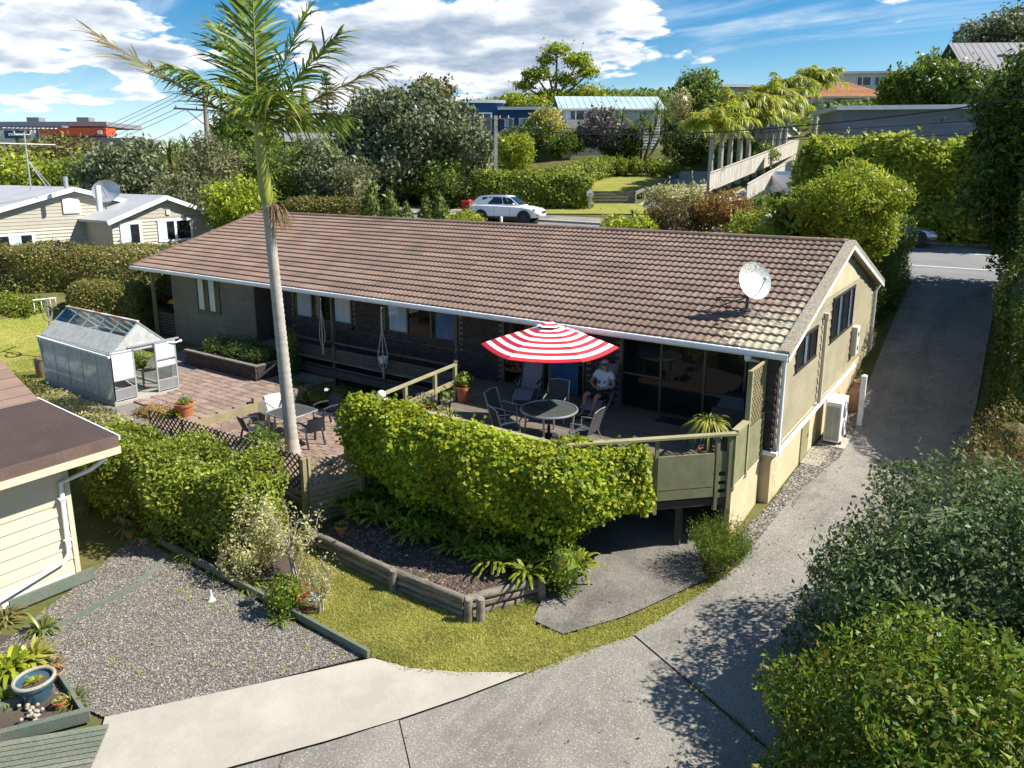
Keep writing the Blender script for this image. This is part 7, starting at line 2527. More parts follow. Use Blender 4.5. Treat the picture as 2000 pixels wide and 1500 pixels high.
def wheel(r, x, y, m_rim, root, side):
    wr = MB()
    ax_ = [(r, .0), (r * 1.0, .2), (r * .93, .22), (r * .72, .22), (r * .7, .19)]
    n = 20
    vs = [(x + q * cos(2 * pi * k / n), y + side * (w_ - .11), r + q * sin(2 * pi * k / n)) for q, w_ in [(r * .7, 0.)] + ax_ for k in range(n)]
    wr.add(vs, [(i * n + k, i * n + (k + 1) % n, (i + 1) * n + (k + 1) % n, (i + 1) * n + k) for i in range(5) for k in range(n)])
    w_ = wr.obj('wheel', M['tyre'], root, True)
    MB().cyl((x, y + side * .02, r), (x, y + side * .085, r), r * .7, r * .66, 18).obj('rim', M['black'], w_)
    for k in range(5):
        a = 2 * pi * k / 5
        MB().bar((x, y + side * .095, r), (x + r * .64 * cos(a), y + side * .09, r + r * .64 * sin(a)), .05, .06, up=(0, 1, 0)).obj('spoke', M[m_rim], w_)


def car(name, lab, paint, suv=True):
    r = thing(name, lab, 'car')
    H = 1.68 if suv else 1.42
    # stations: x, half width, floor, sill-shoulder z, hood/boot z
    S_ = [(-2.38, .70, .55, .95), (-2.28, .86, .38, 1.08), (-1.9, .93, .3, 1.13), (-1.0, .955, .28, 1.12), (0, .955, .28, 1.09), (.95, .955, .28, 1.05), (1.55, .94, .3, .99), (2.0, .9, .32, .9), (2.3, .8, .36, .78), (2.42, .62, .45, .66)]
    if not suv:
        S_ = [(x, w_, f - .06, t_ * .86) for x, w_, f, t_ in S_]
    b_ = MB()
    vs = []
    for x, w_, f, t_ in S_:
        ring = [(0, f), (w_ * .8, f), (w_ * .97, f + .12), (w_, f + (t_ - f) * .55), (w_ * .965, t_ - .08), (w_ * .86, t_), (0, t_ + .035)]
        vs += [(x, y, z) for y, z in ring] + [(x, -y, z) for y, z in ring[-2:0:-1]]
    n = 12
    b_.add(vs, [(i * n + k, i * n + (k + 1) % n, (i + 1) * n + (k + 1) % n, (i + 1) * n + k) for i in range(len(S_) - 1) for k in range(n)] + [tuple(range(n)), tuple((len(S_) - 1) * n + k for k in range(n))])
    b_.obj('body', M[paint], r, True)
    zb = S_[4][3] - .03
    lo = [(-2.2, .8), (-1.7, .86), (-.4, .87), (.5, .86), (1.12, .82)]
    hi = [(-1.72, .6), (-1.35, .66), (-.4, .68), (.1, .67), (.34, .62)]
    zt = [H - .1, H - .02, H, H - .02, H - .08]
    cab = MB()
    vs = [(x, y, zb + (.03 if i < 2 else 0)) for i, (x, y) in enumerate(lo)] + [(x, y, z) for (x, y), z in zip(hi, zt)]
    vs += [(x, -y, z) for x, y, z in vs]
    sd = [(i, i + 1, i + 6, i + 5) for i in range(4)]
    cab.add(vs, sd + [tuple(10 + k for k in f) for f in sd] + [(0, 5, 15, 10), (4, 9, 19, 14)] + [(5 + i, 6 + i, 16 + i, 15 + i) for i in range(4)])
    cb2 = cab.obj('cabin', M[paint], r, True)
    for s in (1, -1):
        for (a, c_) in ((.06, .34), (.36, .62), (.64, .97)):
            def pt(t_, v_):
                k = min(3.999, t_ * 4)
                i = int(k)
                f = k - i
                lo_ = V(lo[i][0], lo[i][1], zb).lerp(V(lo[i + 1][0], lo[i + 1][1], zb), f)
                hi_ = V(hi[i][0], hi[i][1], zt[i]).lerp(V(hi[i + 1][0], hi[i + 1][1], zt[i + 1]), f)
                q = lo_.lerp(hi_, v_)
                return V(q.x, s * (q.y + .006), q.z)
            g = MB()
            ts = np.linspace(a, c_, 5)
            for t0, t1 in zip(ts[:-1], ts[1:]):
                g.quad(pt(t0, .14), pt(t1, .14), pt(t1, .84), pt(t0, .84))
            g.obj('side_window', M['car_glass'], cb2)
        MB().ell((.78, s * 1.02, zb + .1), (.09, .13, .075), 8, 6).obj('mirror', M[paint], r, 'all')
        MB().bar((2.22, s * .62, .74 if suv else .66), (2.02, s * .86, .84 if suv else .74), .1, .12).obj('headlight', M['lamp_glass'], r)
        MB().bar((-2.3, s * .55, 1.0 if suv else .86), (-2.18, s * .84, 1.02 if suv else .88), .12, .1).obj('tail_light', M['red_plastic'], r)
        MB().bar((2.36, s * .5, .5), (2.2, s * .8, .52), .08, .16).obj('air_intake', M['black'], r)
        for x in (-1.45, 1.42):
            MB().tube([(x + .42 * cos(a), s * .955, .36 + .42 * sin(a)) for a in np.linspace(-.1, pi + .1, 13)], .035, 5).obj('wheel_arch', M['black'], r)
            MB().cyl((x, s * .945, .36), (x, s * .962, .36), .41, .41, 18).obj('wheel_well', M['black'], r)
            wheel(.36, x, s * .88, 'dark_metal', r, s)
        MB().bar((-1.05, s * .955, .34), (1.0, s * .955, .34), .03, .12).obj('sill', M['black'], r)
        for x in (-.75, .3):
            MB().bar((x - .12, s * .962, .98 if suv else .84), (x + .1, s * .962, .98 if suv else .84), .02, .03).obj('door_handle', M[paint], r)
            MB().bar((x + .2, s * .957, .4), (x + .2, s * .957, .95), .006, .008, up=(0, 1, 0)).obj('door_gap', M['black'], r)
    ws = [V(1.09, .76, zb + .05), V(1.09, -.76, zb + .05), V(.37, -.57, H - .11), V(.37, .57, H - .11)]
    MB().quad(*[p + V(.012, 0, .012) for p in ws]).obj('windscreen', M['car_glass'], cb2)
    ws = [V(-2.17, .72, zb + .1), V(-2.17, -.72, zb + .1), V(-1.74, -.54, H - .14), V(-1.74, .54, H - .14)]
    MB().quad(*[p + V(-.012, 0, .012) for p in ws]).obj('rear_window', M['car_glass'], cb2)
    MB().box(2.38, 2.45, -.42, .42, .6 if suv else .5, .72 if suv else .62).obj('grille', M['black'], r)
    MB().box(2.43, 2.45, -.26, .26, .42, .52).obj('number_plate', M['offwhite'], r)
    if suv:
        for s in (1, -1):
            MB().tube([(-1.4, s * .6, H + .02), (-.4, s * .63, H + .05), (.1, s * .6, H + .02)], .02, 5).obj('roof_rail', M['black'], r)
    return r


RA = math.atan(.262)
cw = car('parked_suv', 'white SUV parked across the street in front of the hedge', 'carpaint')
gp_ = V((-23.16, 22.42, 2.88))
place(cw, (gp_.x, gp_.y, float(hz(gp_.x, gp_.y)) + .03), RA)
cs2 = car('silver_car', 'silver car parked on the street, its nose showing past the shrubs', 'silver_paint', False)
q = V((-2.15, 28.03, 2.57))
place(cs2, (q.x, q.y, float(hz(q.x, q.y)) + .03), RA)


def onhill(u0, off=0.):
    return V(u0[0], u0[1], float(hz(u0[0], u0[1])) + off)


bn = thing('wheelie_bin', 'red wheelie bin standing behind the white SUV', 'bin')
MB().hexa([(-.22, -.25, .08), (.22, -.25, .08), (.22, .25, .08), (-.22, .25, .08), (-.29, -.33, .95), (.29, -.33, .95), (.29, .33, .95), (-.29, .33, .95)]).obj('body', M['red_plastic'], bn)
MB().hexa([(-.31, -.36, .95), (.31, -.36, .95), (.31, .36, .95), (-.31, .36, .95), (-.28, -.3, 1.05), (.28, -.3, 1.05), (.28, .34, 1.02), (-.28, .34, 1.02)]).obj('lid', M['red_plastic'], bn)
for s in (-1, 1):
    MB().cyl((s * .26, .24, .1), (s * .31, .24, .1), .1, .1, 12).obj('wheel', M['tyre'], bn)
place(bn, onhill((-26.44, 22.48, 3.05), .1), RA)
tag(MB().box(-.3, .3, -.25, .25, 0, .42).obj('cardboard_box', M['tan_board']), 'brown cardboard box on the verge in front of the SUV', 'box').location = onhill((-20.60, 18.72, 3.11), .2)
tag(MB().lathe([(.08, 0), (.08, .9), (.05, .95)], (0, 0, 0), 8).obj('white_bollard', M['white']), 'thin white post beside the cardboard box', 'post').location = onhill((-20.75, 18.37, 3.12), .1)
for u_, lab, m_ in (((-21.15, 29.55, 3.72), 'white letterbox on a post beside the far hedge', 'white'), ((-12.04, 34.51, 4.33), 'blue-grey house-shaped letterbox by the sloping fence', 'grey_roof')):
    lb = thing('letterbox', lab, 'letterbox')
    MB().box(-.07, .07, -.07, .07, 0, .95).obj('post', M['fence_white'], lb)
    MB().box(-.22, .22, -.2, .2, .95, 1.2).prism([(-.26, -.24, 1.2), (0, -.24, 1.4), (.26, -.24, 1.2)], (0, .48, 0)).obj('box', M[m_], lb)
    MB().box(-.12, .12, -.21, -.2, 1.06, 1.1).obj('slot', M['black'], lb)
    place(lb, onhill(u_), CZ)
pg = thing('concrete_pole', 'concrete power pole rising above the hedge across the street', 'power pole', onhill((-27.87, 27.66, 4.50)))
t0, t1 = V((-27.87, 27.66, 3.76)), V((-27.85, 27.68, 10.02))
MB().bar(t0, t1, .2, .24).obj('shaft', M['pole_conc'], pg)
pa_ = MB().bar(t1 - ux * 1.0 + V(0, 0, -.2), t1 + ux * 1.0 + V(0, 0, -.2), .1, .1).obj('crossarm', M['pole_wood'], pg)
for k in (-.9, -.3, .3, .9):
    MB().cyl(t1 + ux * k + V(0, 0, -.15), t1 + ux * k + V(0, 0, .02), .04, .03, 6).obj('insulator', M['offwhite'], pg)
pw_ = thing('wooden_pole', 'timber power pole with three crossarms left of the palm crown', 'power pole', onhill((-46.30, 16.92, 7.43)))
t0, t2 = V((-46.33, 16.88, 6.32)), V((-46.27, 16.97, 12.43))
MB().cyl(t0, t2, .2, .15, 10).obj('shaft', M['pole_wood'], pw_)
for v0, a_, b_ in ((166, -1.5, .4), (184, -1.6, .4), (214, -2.3, 2.7)):
    c_ = lin(t2, t0, (v0 - 162) / 168)
    p, q = c_ + ux * a_ + V(0, 0, .12), c_ + ux * b_ - V(0, 0, .1 + .1 * (v0 > 200))
    MB().bar(p, q, .12, .13).obj('crossarm', M['pole_wood'], pw_)
    for k in range(4):
        e = lin(p, q, .03 + .3 * k)
        MB().cyl(e, e + V(0, 0, .22), .05, .04, 6).obj('insulator', M['dark_metal'], pw_)
MB().cyl(lin(t2, t0, .31) - ux * 1.4, lin(t2, t0, .5), .03).cyl(lin(t2, t0, .31) + ux * 1.4, lin(t2, t0, .48), .03).obj('brace', M['metal_grey'], pw_)


def wires(lab, ends, r_=.014, sag=.5):
    for i, (a, c_) in enumerate(ends):
        a, c_ = V(a), V(c_)
        o_ = MB().tube([a.lerp(c_, t_) - V(0, 0, sag * 4 * t_ * (1 - t_)) for t_ in np.linspace(0, 1, 15)], r_, 4, False).obj('power_line', M['wire'])
        tag(o_, lab if len(ends) == 1 else lab + ', %s counted from the top' % nth[i], 'power line', lab)


wires('black power lines running left from the timber pole', [((-46.86, 16.06, 12.10), (-85.85, 15.34, 5.61)), ((-46.63, 16.43, 12.05), (-85.86, 15.30, 5.25)), ((-46.91, 15.99, 11.50), (-85.89, 15.22, 4.57)), ((-47.33, 15.32, 10.58), (-81.70, 12.00, 4.19)), ((-47.02, 15.80, 10.53), (-81.72, 11.94, 3.71)), ((-46.43, 16.74, 10.28), (-51.71, 11.53, 7.40))], .018)
wires('thick dark cable crossing in front of the hillside palms', [((-27.85, 27.67, 9.28), (4.23, 15.93, 8.72))], .028, .9)
wires('thin wires running right from the concrete pole', [((-28.38, 27.29, 9.81), (4.31, 15.93, 8.09)), ((-27.35, 28.04, 9.81), (4.38, 15.92, 7.58)), ((-28.38, 27.29, 9.81), (-45.93, 17.48, 10.55)), ((-27.35, 28.03, 9.70), (-45.75, 17.76, 10.31))], .012, .8)

# ---- garden across the street


def hp(u, w_, h_, off=-.2):
    q_ = onhill(u, off)
    return (q_.x, q_.y, q_.z, w_, h_)


hedge('street_hedge', 'clipped green hedge behind the parked white SUV', [hp((-28.55, 25.91, 3.81), 1.8, 2.7), hp((-25.11, 28.34, 3.81), 1.8, 2.5), hp((-21.67, 30.40, 3.82), 1.7, 2.4)], 1.8, 2.4, 12000, .2, LF['hedge_green'], .55, .7, .2, .12, 1, .4)
hedge('garden_hedge_upper', 'long clipped hedge curving up the lawn across the street', [hp((-31.27, 30.12, 5.16), 2.0, 1.9), hp((-29.32, 36.34, 5.92), 2.0, 1.8), hp((-28.95, 43.52, 7.03), 2.0, 1.8), hp((-29.22, 50.15, 7.83), 1.8, 1.7)], 2, 1.8, 12000, .22, LF['hedge_green'], .55, .7, .2, .14, 1, .45)
for k, u in enumerate(((-27.64, 47.58, 6.83), (-26.36, 48.20, 6.92), (-24.96, 48.84, 7.01), (-23.28, 48.48, 6.91))):
    bush('round_shrub', ['leftmost', 'second from left', 'third from left', 'rightmost'][k] + ' of four clipped shrubs at the top of the far lawn', 'shrub', [(tuple(onhill(u, .8)), (1.0, .9, .8))], 900, .22, LF['hedge_green'], .55, group='clipped shrubs at the far lawn')
FL = [(-22.79, 33.21, 4.52), (-20.47, 34.95, 4.52), (-22.01, 44.67, 5.91), (-22.84, 48.66, 6.45), (-28.72, 48.16, 6.36), (-29.02, 40.03, 5.48), (-29.17, 31.64, 4.37), (-30.22, 28.40, 4.36)]
struct(sheet('far_lawn', FL, .06, M['lawn'], 1.0))
VG = [(-28.26, 22.94, 3.06), (-16.16, 30.31, 3.45), (-18.97, 33.99, 3.83), (-30.51, 26.91, 3.80)]
struct(sheet('verge', VG, .05, M['lawn'], 1.0))
rw = thing('timber_retaining_wall', 'grey plank retaining wall below the far lawn', 'retaining wall', onhill((-21.20, 33.47, 3.91)))
a, c_ = onhill((-22.78, 32.42, 3.91)), onhill((-19.90, 34.22, 3.91))
for k in range(4):
    MB().bar(a + V(0, 0, .1 + .22 * k), c_ + V(0, 0, .1 + .22 * k), .08, .2).obj('plank', M['log'], rw)
a, c_ = onhill((-19.90, 34.22, 3.91), .7), onhill((-22.54, 48.78, 6.36), .35)
MB().bar(a, c_, .15, .22).obj('plank', M['log'], rw)
for k in range(6):
    p = lin(a, c_, k / 5)
    MB().bar(p - V(0, 0, .6), p + V(0, 0, .12), .14, .14).obj('post', M['log'], rw)
struct(sheet('far_driveway', [(-19.05, 32.85, 3.87), (-14.76, 34.63, 3.91), (-18.41, 46.08, 5.70), (-20.95, 53.67, 6.94), (-24.29, 52.39, 6.95), (-21.61, 43.75, 5.70)], .07, M['paver_pale'], 1.0))
struct(sheet('steep_driveway', [(-13.93, 33.87, 3.89), (-11.37, 34.71, 3.92), (-12.56, 47.87, 6.34), (-16.21, 65.51, 8.47), (-17.18, 65.27, 8.48), (-15.18, 42.95, 5.34)], .08, M['paver_pale'], 1.0))
struct(sheet('right_driveway', [(-10.18, 30.89, 3.29), (-7.32, 30.62, 3.41), (-8.70, 38.51, 5.26), (-9.84, 38.24, 5.26)], .08, M['paver_pale'], 1.0))
struct(sheet('left_driveway', [(-28.53, 22.72, 3.07), (-27.30, 23.71, 3.30), (-30.07, 28.52, 4.06), (-31.29, 28.84, 4.21)], .07, M['paver_pale'], 1.0))


def paling_fence(lab, pts, h, n):
    f_ = thing('paling_fence', lab, 'fence', pts[0])
    pts = [V(p) for p in pts]
    for a, c_ in zip(pts[:-1], pts[1:]):
        d_ = (c_ - a)
        for k in range(n):
            p, q = a + d_ * (k / n), a + d_ * ((k + .93) / n)
            hh = h + random.uniform(-.03, .03)
            m_ = (p + q) / 2
            MB().hexa([p, q, q + uy * .05, p + uy * .05, p + V(0, 0, hh), q + V(0, 0, hh), q + uy * .05 + V(0, 0, hh), p + uy * .05 + V(0, 0, hh)]).obj('paling', M['fence_white'], f_)
        MB().bar(a + V(0, 0, h + .03), c_ + V(0, 0, h + .03), .12, .06).obj('capping', M['fence_white'], f_)


paling_fence('long weathered white fence climbing the hill beside the palms', [(-15.84, 38.50, 4.66), (-15.26, 47.11, 6.00), (-15.40, 61.59, 7.87)], 1.35, 26)
paling_fence('short weathered white fence between the two right driveways', [(-12.07, 35.54, 4.16), (-11.85, 39.78, 4.99), (-11.85, 45.99, 5.85)], 1.1, 12)
hedge('agapanthus_bank', 'dark strap-leaved planting along the right driveway', [hp((-11.09, 33.75, 3.97), 1.4, .8), hp((-10.49, 40.14, 5.04), 1.6, .9)], 1.4, .8, 2500, .25, LF['strap'], .25, .8, .6, .2)
vn = thing('white_van', 'white van half hidden behind the tall hedge on the right driveway', 'van')
MB().prism([(-.9, -2.2, .35), (.9, -2.2, .35), (.95, -2.2, 1.1), (.85, -2.1, 2.0), (.6, -2.05, 2.25), (-.6, -2.05, 2.25), (-.85, -2.1, 2.0), (-.95, -2.2, 1.1)], (0, 4.4, 0)).obj('body', M['carpaint'], vn)
MB().quad((-.7, -2.19, 1.25), (.7, -2.19, 1.25), (.62, -2.12, 1.95), (-.62, -2.12, 1.95)).obj('rear_window', M['car_glass'], vn)
for s in (-1, 1):
    MB().cyl((s * .75, -1.4, .33), (s * .95, -1.4, .33), .33, .33, 14).obj('wheel', M['tyre'], vn)
    MB().box(s * .85 - .08, s * .85 + .08, -2.24, -2.2, .8, 1.2).obj('tail_light', M['red_plastic'], vn)
place(vn, onhill((-9.71, 39.30, 5.17), .08), CZ + .1)

# ---- hillside palms in a row


def small_palm(seed, h):
    random.seed(seed)
    r = thing('queen_palm', 'x', 'palm tree')
    MB().tube([(0, 0, -.5), (.03, 0, h * .5), (0, .03, h)], [.19, .16, .13], 8).obj('trunk', M['palm_trunk'], r, True)
    for k in range(21):
        a = 2 * pi * k / 21 + random.uniform(-.2, .2)
        frond(r, (0, 0, h), (cos(a), sin(a), random.uniform(.5, 2.2)), random.uniform(2.1, 2.7), random.uniform(.35, .65), 26, .75, .075, 'strap_yellow' if k % 3 == 0 else 'lime', 'rachis', .1, .7)
    return r


qp = [small_palm(1, 3.6), small_palm(2, 4.0)]
for k in range(10):
    t_ = k / 9
    u = lin((-16.86, 41.32, 5.46), (-16.61, 61.28, 7.88), t_)
    o = qp[k] if k < 2 else copy_tree(qp[k % 2])
    place(o, onhill(u), random.uniform(0, 6), random.uniform(1.3, 1.55), nth[k] + ' palm from the left in the row along the sloping fence', 'row of palms along the sloping fence')
place(copy_tree(qp[0]), onhill((-15.32, 67.78, 8.78)), 1., 1.45, 'tall yellowish palm beside the orange tiled roof', 'row of palms along the sloping fence')

# ---- cabbage trees and yuccas


def cabbage(lab, heads, d_, L, m='strap', n=70):
    t_ = thing('cabbage_tree', lab, 'cabbage tree', onhill(heads[0]))
    b_ = MB()
    pr = []
    for h_ in heads:
        b_.tube([onhill(heads[0]), V(h_) - V(0, 0, 1.2), V(h_)], [.16, .12, .09], 6)
        a = RNG.random(n) * 2 * pi
        e = np.arcsin(RNG.random(n) * 1.5 - .5)
        D = np.stack([np.cos(a) * np.cos(e), np.sin(a) * np.cos(e), np.sin(e)], 1)
        pr.append(ribbon_faces(np.tile(h_, (n, 1)), D, L * (.8 + .4 * RNG.random(n)), .09, .35, 3))
    b_.obj('trunk', M['bark'], t_)
    strap_obj('crown', t_, pr, LF[m])


cabbage('spiky cabbage tree heads left of the timber pole', [(-40.62, 10.95, 7.56), (-41.20, 11.92, 7.76), (-40.86, 10.55, 7.24)], 52, 1.3)
cabbage('yellow-edged cabbage tree head below the timber pole', [(-38.82, 10.05, 5.83)], 50, 1.6, 'strap_yellow', 90)
cabbage('spiky yucca clump right of the teal-roofed house', [(-27.33, 51.06, 10.94), (-26.58, 52.50, 11.95), (-25.75, 52.86, 11.32), (-27.53, 49.86, 9.94), (-26.23, 50.46, 10.17)], 74, 1.7)
cabbage('low spiky plant beside the brown bush behind the ridge', [(-11.56, 16.48, 3.98)], 36, .7)
cabbage('palm head just right of the teal roof', [(-29.98, 52.00, 11.43)], 76, 1.5, 'strap')

# ---- trees and shrubs
tree('pohutukawa_tree', 'huge round grey-green tree left of the concrete pole', [((-35.15, 26.90, 8.80), (5.2, 4.5, 3.2)), ((-36.97, 23.75, 6.70), (2.7, 2.6, 2.4)), ((-32.17, 28.14, 7.46), (2.9, 2.6, 2.7)), ((-34.81, 24.49, 6.69), (3.4, 2.6, 2.3)), ((-37.23, 24.91, 8.60), (2.4, 2.4, 2.0))], 30000, .36, 'pohut', (120, 1.0), .45)
tree('airy_tree', 'tall airy umbrella-shaped tree behind the blue and teal houses', [((-49.32, 71.00, 15.80), (2.6, 2, 1.0)), ((-49.21, 71.07, 21.75), (1.8, 1.6, .7)), ((-50.46, 70.29, 20.48), (1.2, 1.2, .6)), ((-51.48, 69.65, 18.68), (2.2, 1.8, .7)), ((-46.87, 72.45, 20.44), (2.0, 1.6, .9)), ((-45.68, 73.12, 19.01), (1.6, 1.4, .8)), ((-45.02, 72.34, 16.19), (2.2, 1.8, 1.0)), ((-52.73, 68.83, 17.38), (1.5, 1.4, .6)), ((-48.24, 71.65, 18.01), (2.0, 1.6, .7)), ((-53.06, 66.19, 14.98), (2.0, 1.8, 1.2)), ((-49.98, 68.23, 14.46), (2.4, 2, 1.2)), ((-43.95, 72.93, 15.27), (1.6, 1.5, .9))], 14000, .4, 'lime', None, .28, core=.2, limbs=9, inner=.7)
tree('round_tree', 'dense round green tree left of the pale skillion-roof house', [((-27.61, 66.13, 15.08), (2.4, 2.2, 2.3)), ((-26.28, 64.49, 12.71), (2.3, 2, 2.2))], 6000, .42, 'mid', (30, .8), .2)
bush('yellow_shrub', 'bright yellow rounded shrub in front of the navy house', 'shrub', [((-37.11, 49.16, 10.70), (1.8, 1.6, 1.6))], 4000, .3, LF['yellow'], .5, sub=(20, .5))
bush('purple_shrub', 'purple-flowering shrub in front of the teal-roofed house', 'shrub', [((-31.51, 50.09, 10.32), (2.0, 1.8, 1.9)), ((-29.92, 49.80, 9.29), (1.8, 1.6, 1.4))], 4000, .3, LF['jac'], .5, sub=(20, .5))
bush('cream_tree', 'pale cream bush between the yuccas and the round tree', 'shrub', [((-27.95, 61.70, 13.13), (1.4, 1.3, 1.6))], 1400, .22, LF['cream_leaf'], .5)
for k, (c_, r_, n_, m_, lab) in enumerate((((-38.13, 47.31, 9.40), (2.6, 1.6, 1.3), 2500, 'dark', 'dark shrubs below the navy house balcony'), ((-34.04, 47.52, 8.58), (2.0, 1.4, 1.0), 1600, 'mid', 'green shrubs below the yellow shrub'), ((-34.67, 40.00, 7.71), (2.0, 1.4, 1.6), 2500, 'lime', 'light green papyrus-like shrub right of the concrete pole'),
                                           ((-33.44, 30.96, 6.33), (2.4, 1.4, .9), 2200, 'strap', 'dark strap-leaved bank left of the concrete pole'), ((-29.02, 50.25, 8.56), (2.2, 1.5, 1.3), 2200, 'dark', 'dark planting under the yucca clump'), ((-24.58, 55.51, 8.62), (2.4, 1.5, 1.8), 2200, 'dark', 'dark planting under the white balcony'),
                                           ((-32.08, 25.61, 5.59), (2.0, 1.5, 1.6), 2400, 'mid', 'green shrub at the foot of the big round tree'), ((-29.82, 24.89, 4.82), (1.4, 1.2, .9), 1500, 'dark', 'dark ferny shrub beside the left driveway'), ((-17.96, 52.56, 7.73), (3.0, 1.5, 1.2), 2500, 'mid', 'green undergrowth between the palm trunks'))):
    bush('shrub', lab, 'shrub', [(c_, r_)], int(n_ * 1.4), .3, LF[m_], .4, .8, .3, sub=(14, .5))
# behind the house ridge
for (c_, r_, n_, s_, m_, lab) in (((-7.26, 16.61, 4.28), (1.45, 1.3, 1.05), 5000, .09, 'red', 'rounded red-tipped bush behind the roof ridge'), ((-9.16, 15.36, 3.87), (1.3, 1.1, .85), 3800, .09, 'brown', 'rounded brown bush behind the roof ridge'), ((-4.63, 13.76, 3.75), (1.5, 1.1, .7), 4000, .09, 'lime', 'bright lime bush behind the roof ridge'),
                                  ((-3.09, 14.15, 4.10), (1.1, 1.0, .95), 900, .3, 'glossy', 'large-leaved glossy green plant behind the ridge'), ((-11.42, 20.92, 4.75), (1.5, 1.2, .7), 2600, .12, 'cream_leaf', 'pale variegated bush beyond the brown bush'), ((-10.23, 13.80, 3.71), (.9, .8, .5), 1200, .12, 'lime', 'small bright shrub left of the brown bush'),
                                  ((-19.81, 13.70, 3.65), (1.0, .8, .35), 1200, .1, 'lime', 'low yellow-green bush just above the ridge left of the SUV'), ((-12.28, 16.14, 3.60), (.8, .8, .3), 700, .1, 'yellow', 'small yellow shrub on the verge behind the ridge')):
    bush('ridge_shrub', lab, 'shrub', [(c_, r_)], int(n_ * 1.3), s_ * 1.4, LF[m_], .5, .7, .25, sub=(26, .3))
tree('bottlebrush_tree', 'large rounded yellow-green tree behind the gable end', [((-1.45, 13.46, 4.86), (1.75, 1.7, 1.4)), ((-0.74, 13.08, 4.40), (1.05, 1.1, 1.1)), ((-2.03, 13.36, 4.57), (1.2, 1.2, 1.1))], 22000, .16, 'lime', (70, .5), .18, asp=.35)
hedge('gable_hedge', 'dark green hedge beside the driveway behind the gable', [(-1.3, 13.2, -.5, 2.2, 3.0), (-1.0, 16, .4, 2.4, 3.0), (-1.2, 19.8, 1.2, 2.6, 3.2)], 2.4, 3, 20000, .11, LF['mid'], .3, .8, .4, .25, 1, .6)
hedge('tall_street_hedge', 'tall thick hedge with golden tips along the far side of the street', [hp((-7.31, 32.68, 2.82), 3.2, 4.8, 0), hp((-3.96, 31.30, 2.89), 3.4, 5.1, 0), hp((-0.71, 30.71, 2.93), 3.4, 5.2, 0), hp((2.19, 30.90, 2.91), 3.4, 5.4, 0), hp((5.10, 30.91, 2.91), 3.4, 5.6, 0)], 3.4, 6, 36000, .3, LF['lime'], .45, .8, .4, .35, .6, .6, inner=.25)
tree('dark_tree', 'big dark tree at the right edge beside the street', [((3.91, 18.93, 6.82), (2.1, 2.0, 3.3)), ((3.82, 18.93, 4.89), (1.6, 1.6, 2.1)), ((4.04, 18.93, 8.32), (2.0, 1.9, 2.4)), ((2.94, 18.92, 7.03), (.95, .95, 1.5))], 18000, .24, 'dark', (70, .7), .3)
tree('skyline_tree', 'grey-green tree crown behind the steep grey roof', [((-1.36, 101.82, 22.27), (5.2, 4, 3.4)), ((-4.19, 101.66, 19.96), (3.2, 3, 2.6)), ((0.67, 101.89, 23.63), (4, 3, 2.6))], 7000, .55, 'pohut', (40, 1.3), .4)
for (c_, r_, n_, m_, lab) in (((-6.31, 63.29, 12.98), (2.6, 2.2, 2.4), 5000, 'glossy', 'glossy red-tipped tree right of the orange roof'), ((-4.31, 61.51, 12.64), (3.0, 2.4, 2.8), 5000, 'mid', 'green tree in the middle of the clump below the steep roof'), ((-1.63, 59.74, 12.57), (3.0, 2.4, 2.4), 4500, 'dark', 'dark tree below the steep grey roof'), ((-8.89, 66.96, 11.75), (1.2, 1.2, .8), 1200, 'lime', 'low light shrub beside the orange-roofed house'), ((-5.06, 65.45, 14.14), (1.2, 1.1, 2.6), 1400, 'mid', 'pointed tree rising above the clump below the steep roof')):
    tree('hill_tree', lab, [(c_, r_)], n_, .42, m_, (26, .8))
# left background
for (c_, r_, n_, s_, m_, lab, k_) in (((-49.11, 12.21, 5.89), (3.4, 3, 2.1), 7000, .2, 'pohut', 'dark rounded grey-green shrub behind the pale iron roof', 40), ((-37.91, 11.49, 5.67), (2.0, 1.8, 2.4), 5000, .12, 'fine', 'feathery grey-brown bush below the timber pole', 20), ((-30.59, 8.03, 4.28), (1.7, 1.5, 1.3), 3500, .14, 'lime', 'bright green bush left of the palm crownshaft', 24),
                                      ((-35.30, 15.08, 5.66), (2.4, 2.0, 2.0), 5000, .15, 'mid', 'green bush right of the palm crownshaft', 30), ((-33.13, 16.13, 5.50), (2.6, 2.0, 2.1), 5500, .14, 'pohut', 'grey-green bush below the tan house', 30), ((-30.41, 16.15, 4.90), (1.6, 1.4, 1.7), 2600, .12, 'fine', 'pale twiggy bush beside the big round tree', 18),
                                      ((-41.83, 16.39, 6.67), (2.2, 2, 1.6), 3500, .16, 'dark', 'dark bush between the timber pole and the palm', 24), ((-35.48, 7.85, 4.58), (1.8, 1.6, 1.3), 2600, .13, 'fine', 'dry brown bush behind the cottage roof', 18), ((-46.41, 26.75, 7.62), (2.2, 1.6, 1.0), 1800, .18, 'jac', 'mauve-tinged shrub in front of the tan house', 14)):
    bush('background_bush', lab, 'bush', [(c_, r_)], int(n_ * 1.4), s_ * 1.7, LF[m_], .45, .8, .2, sub=(k_, .6))
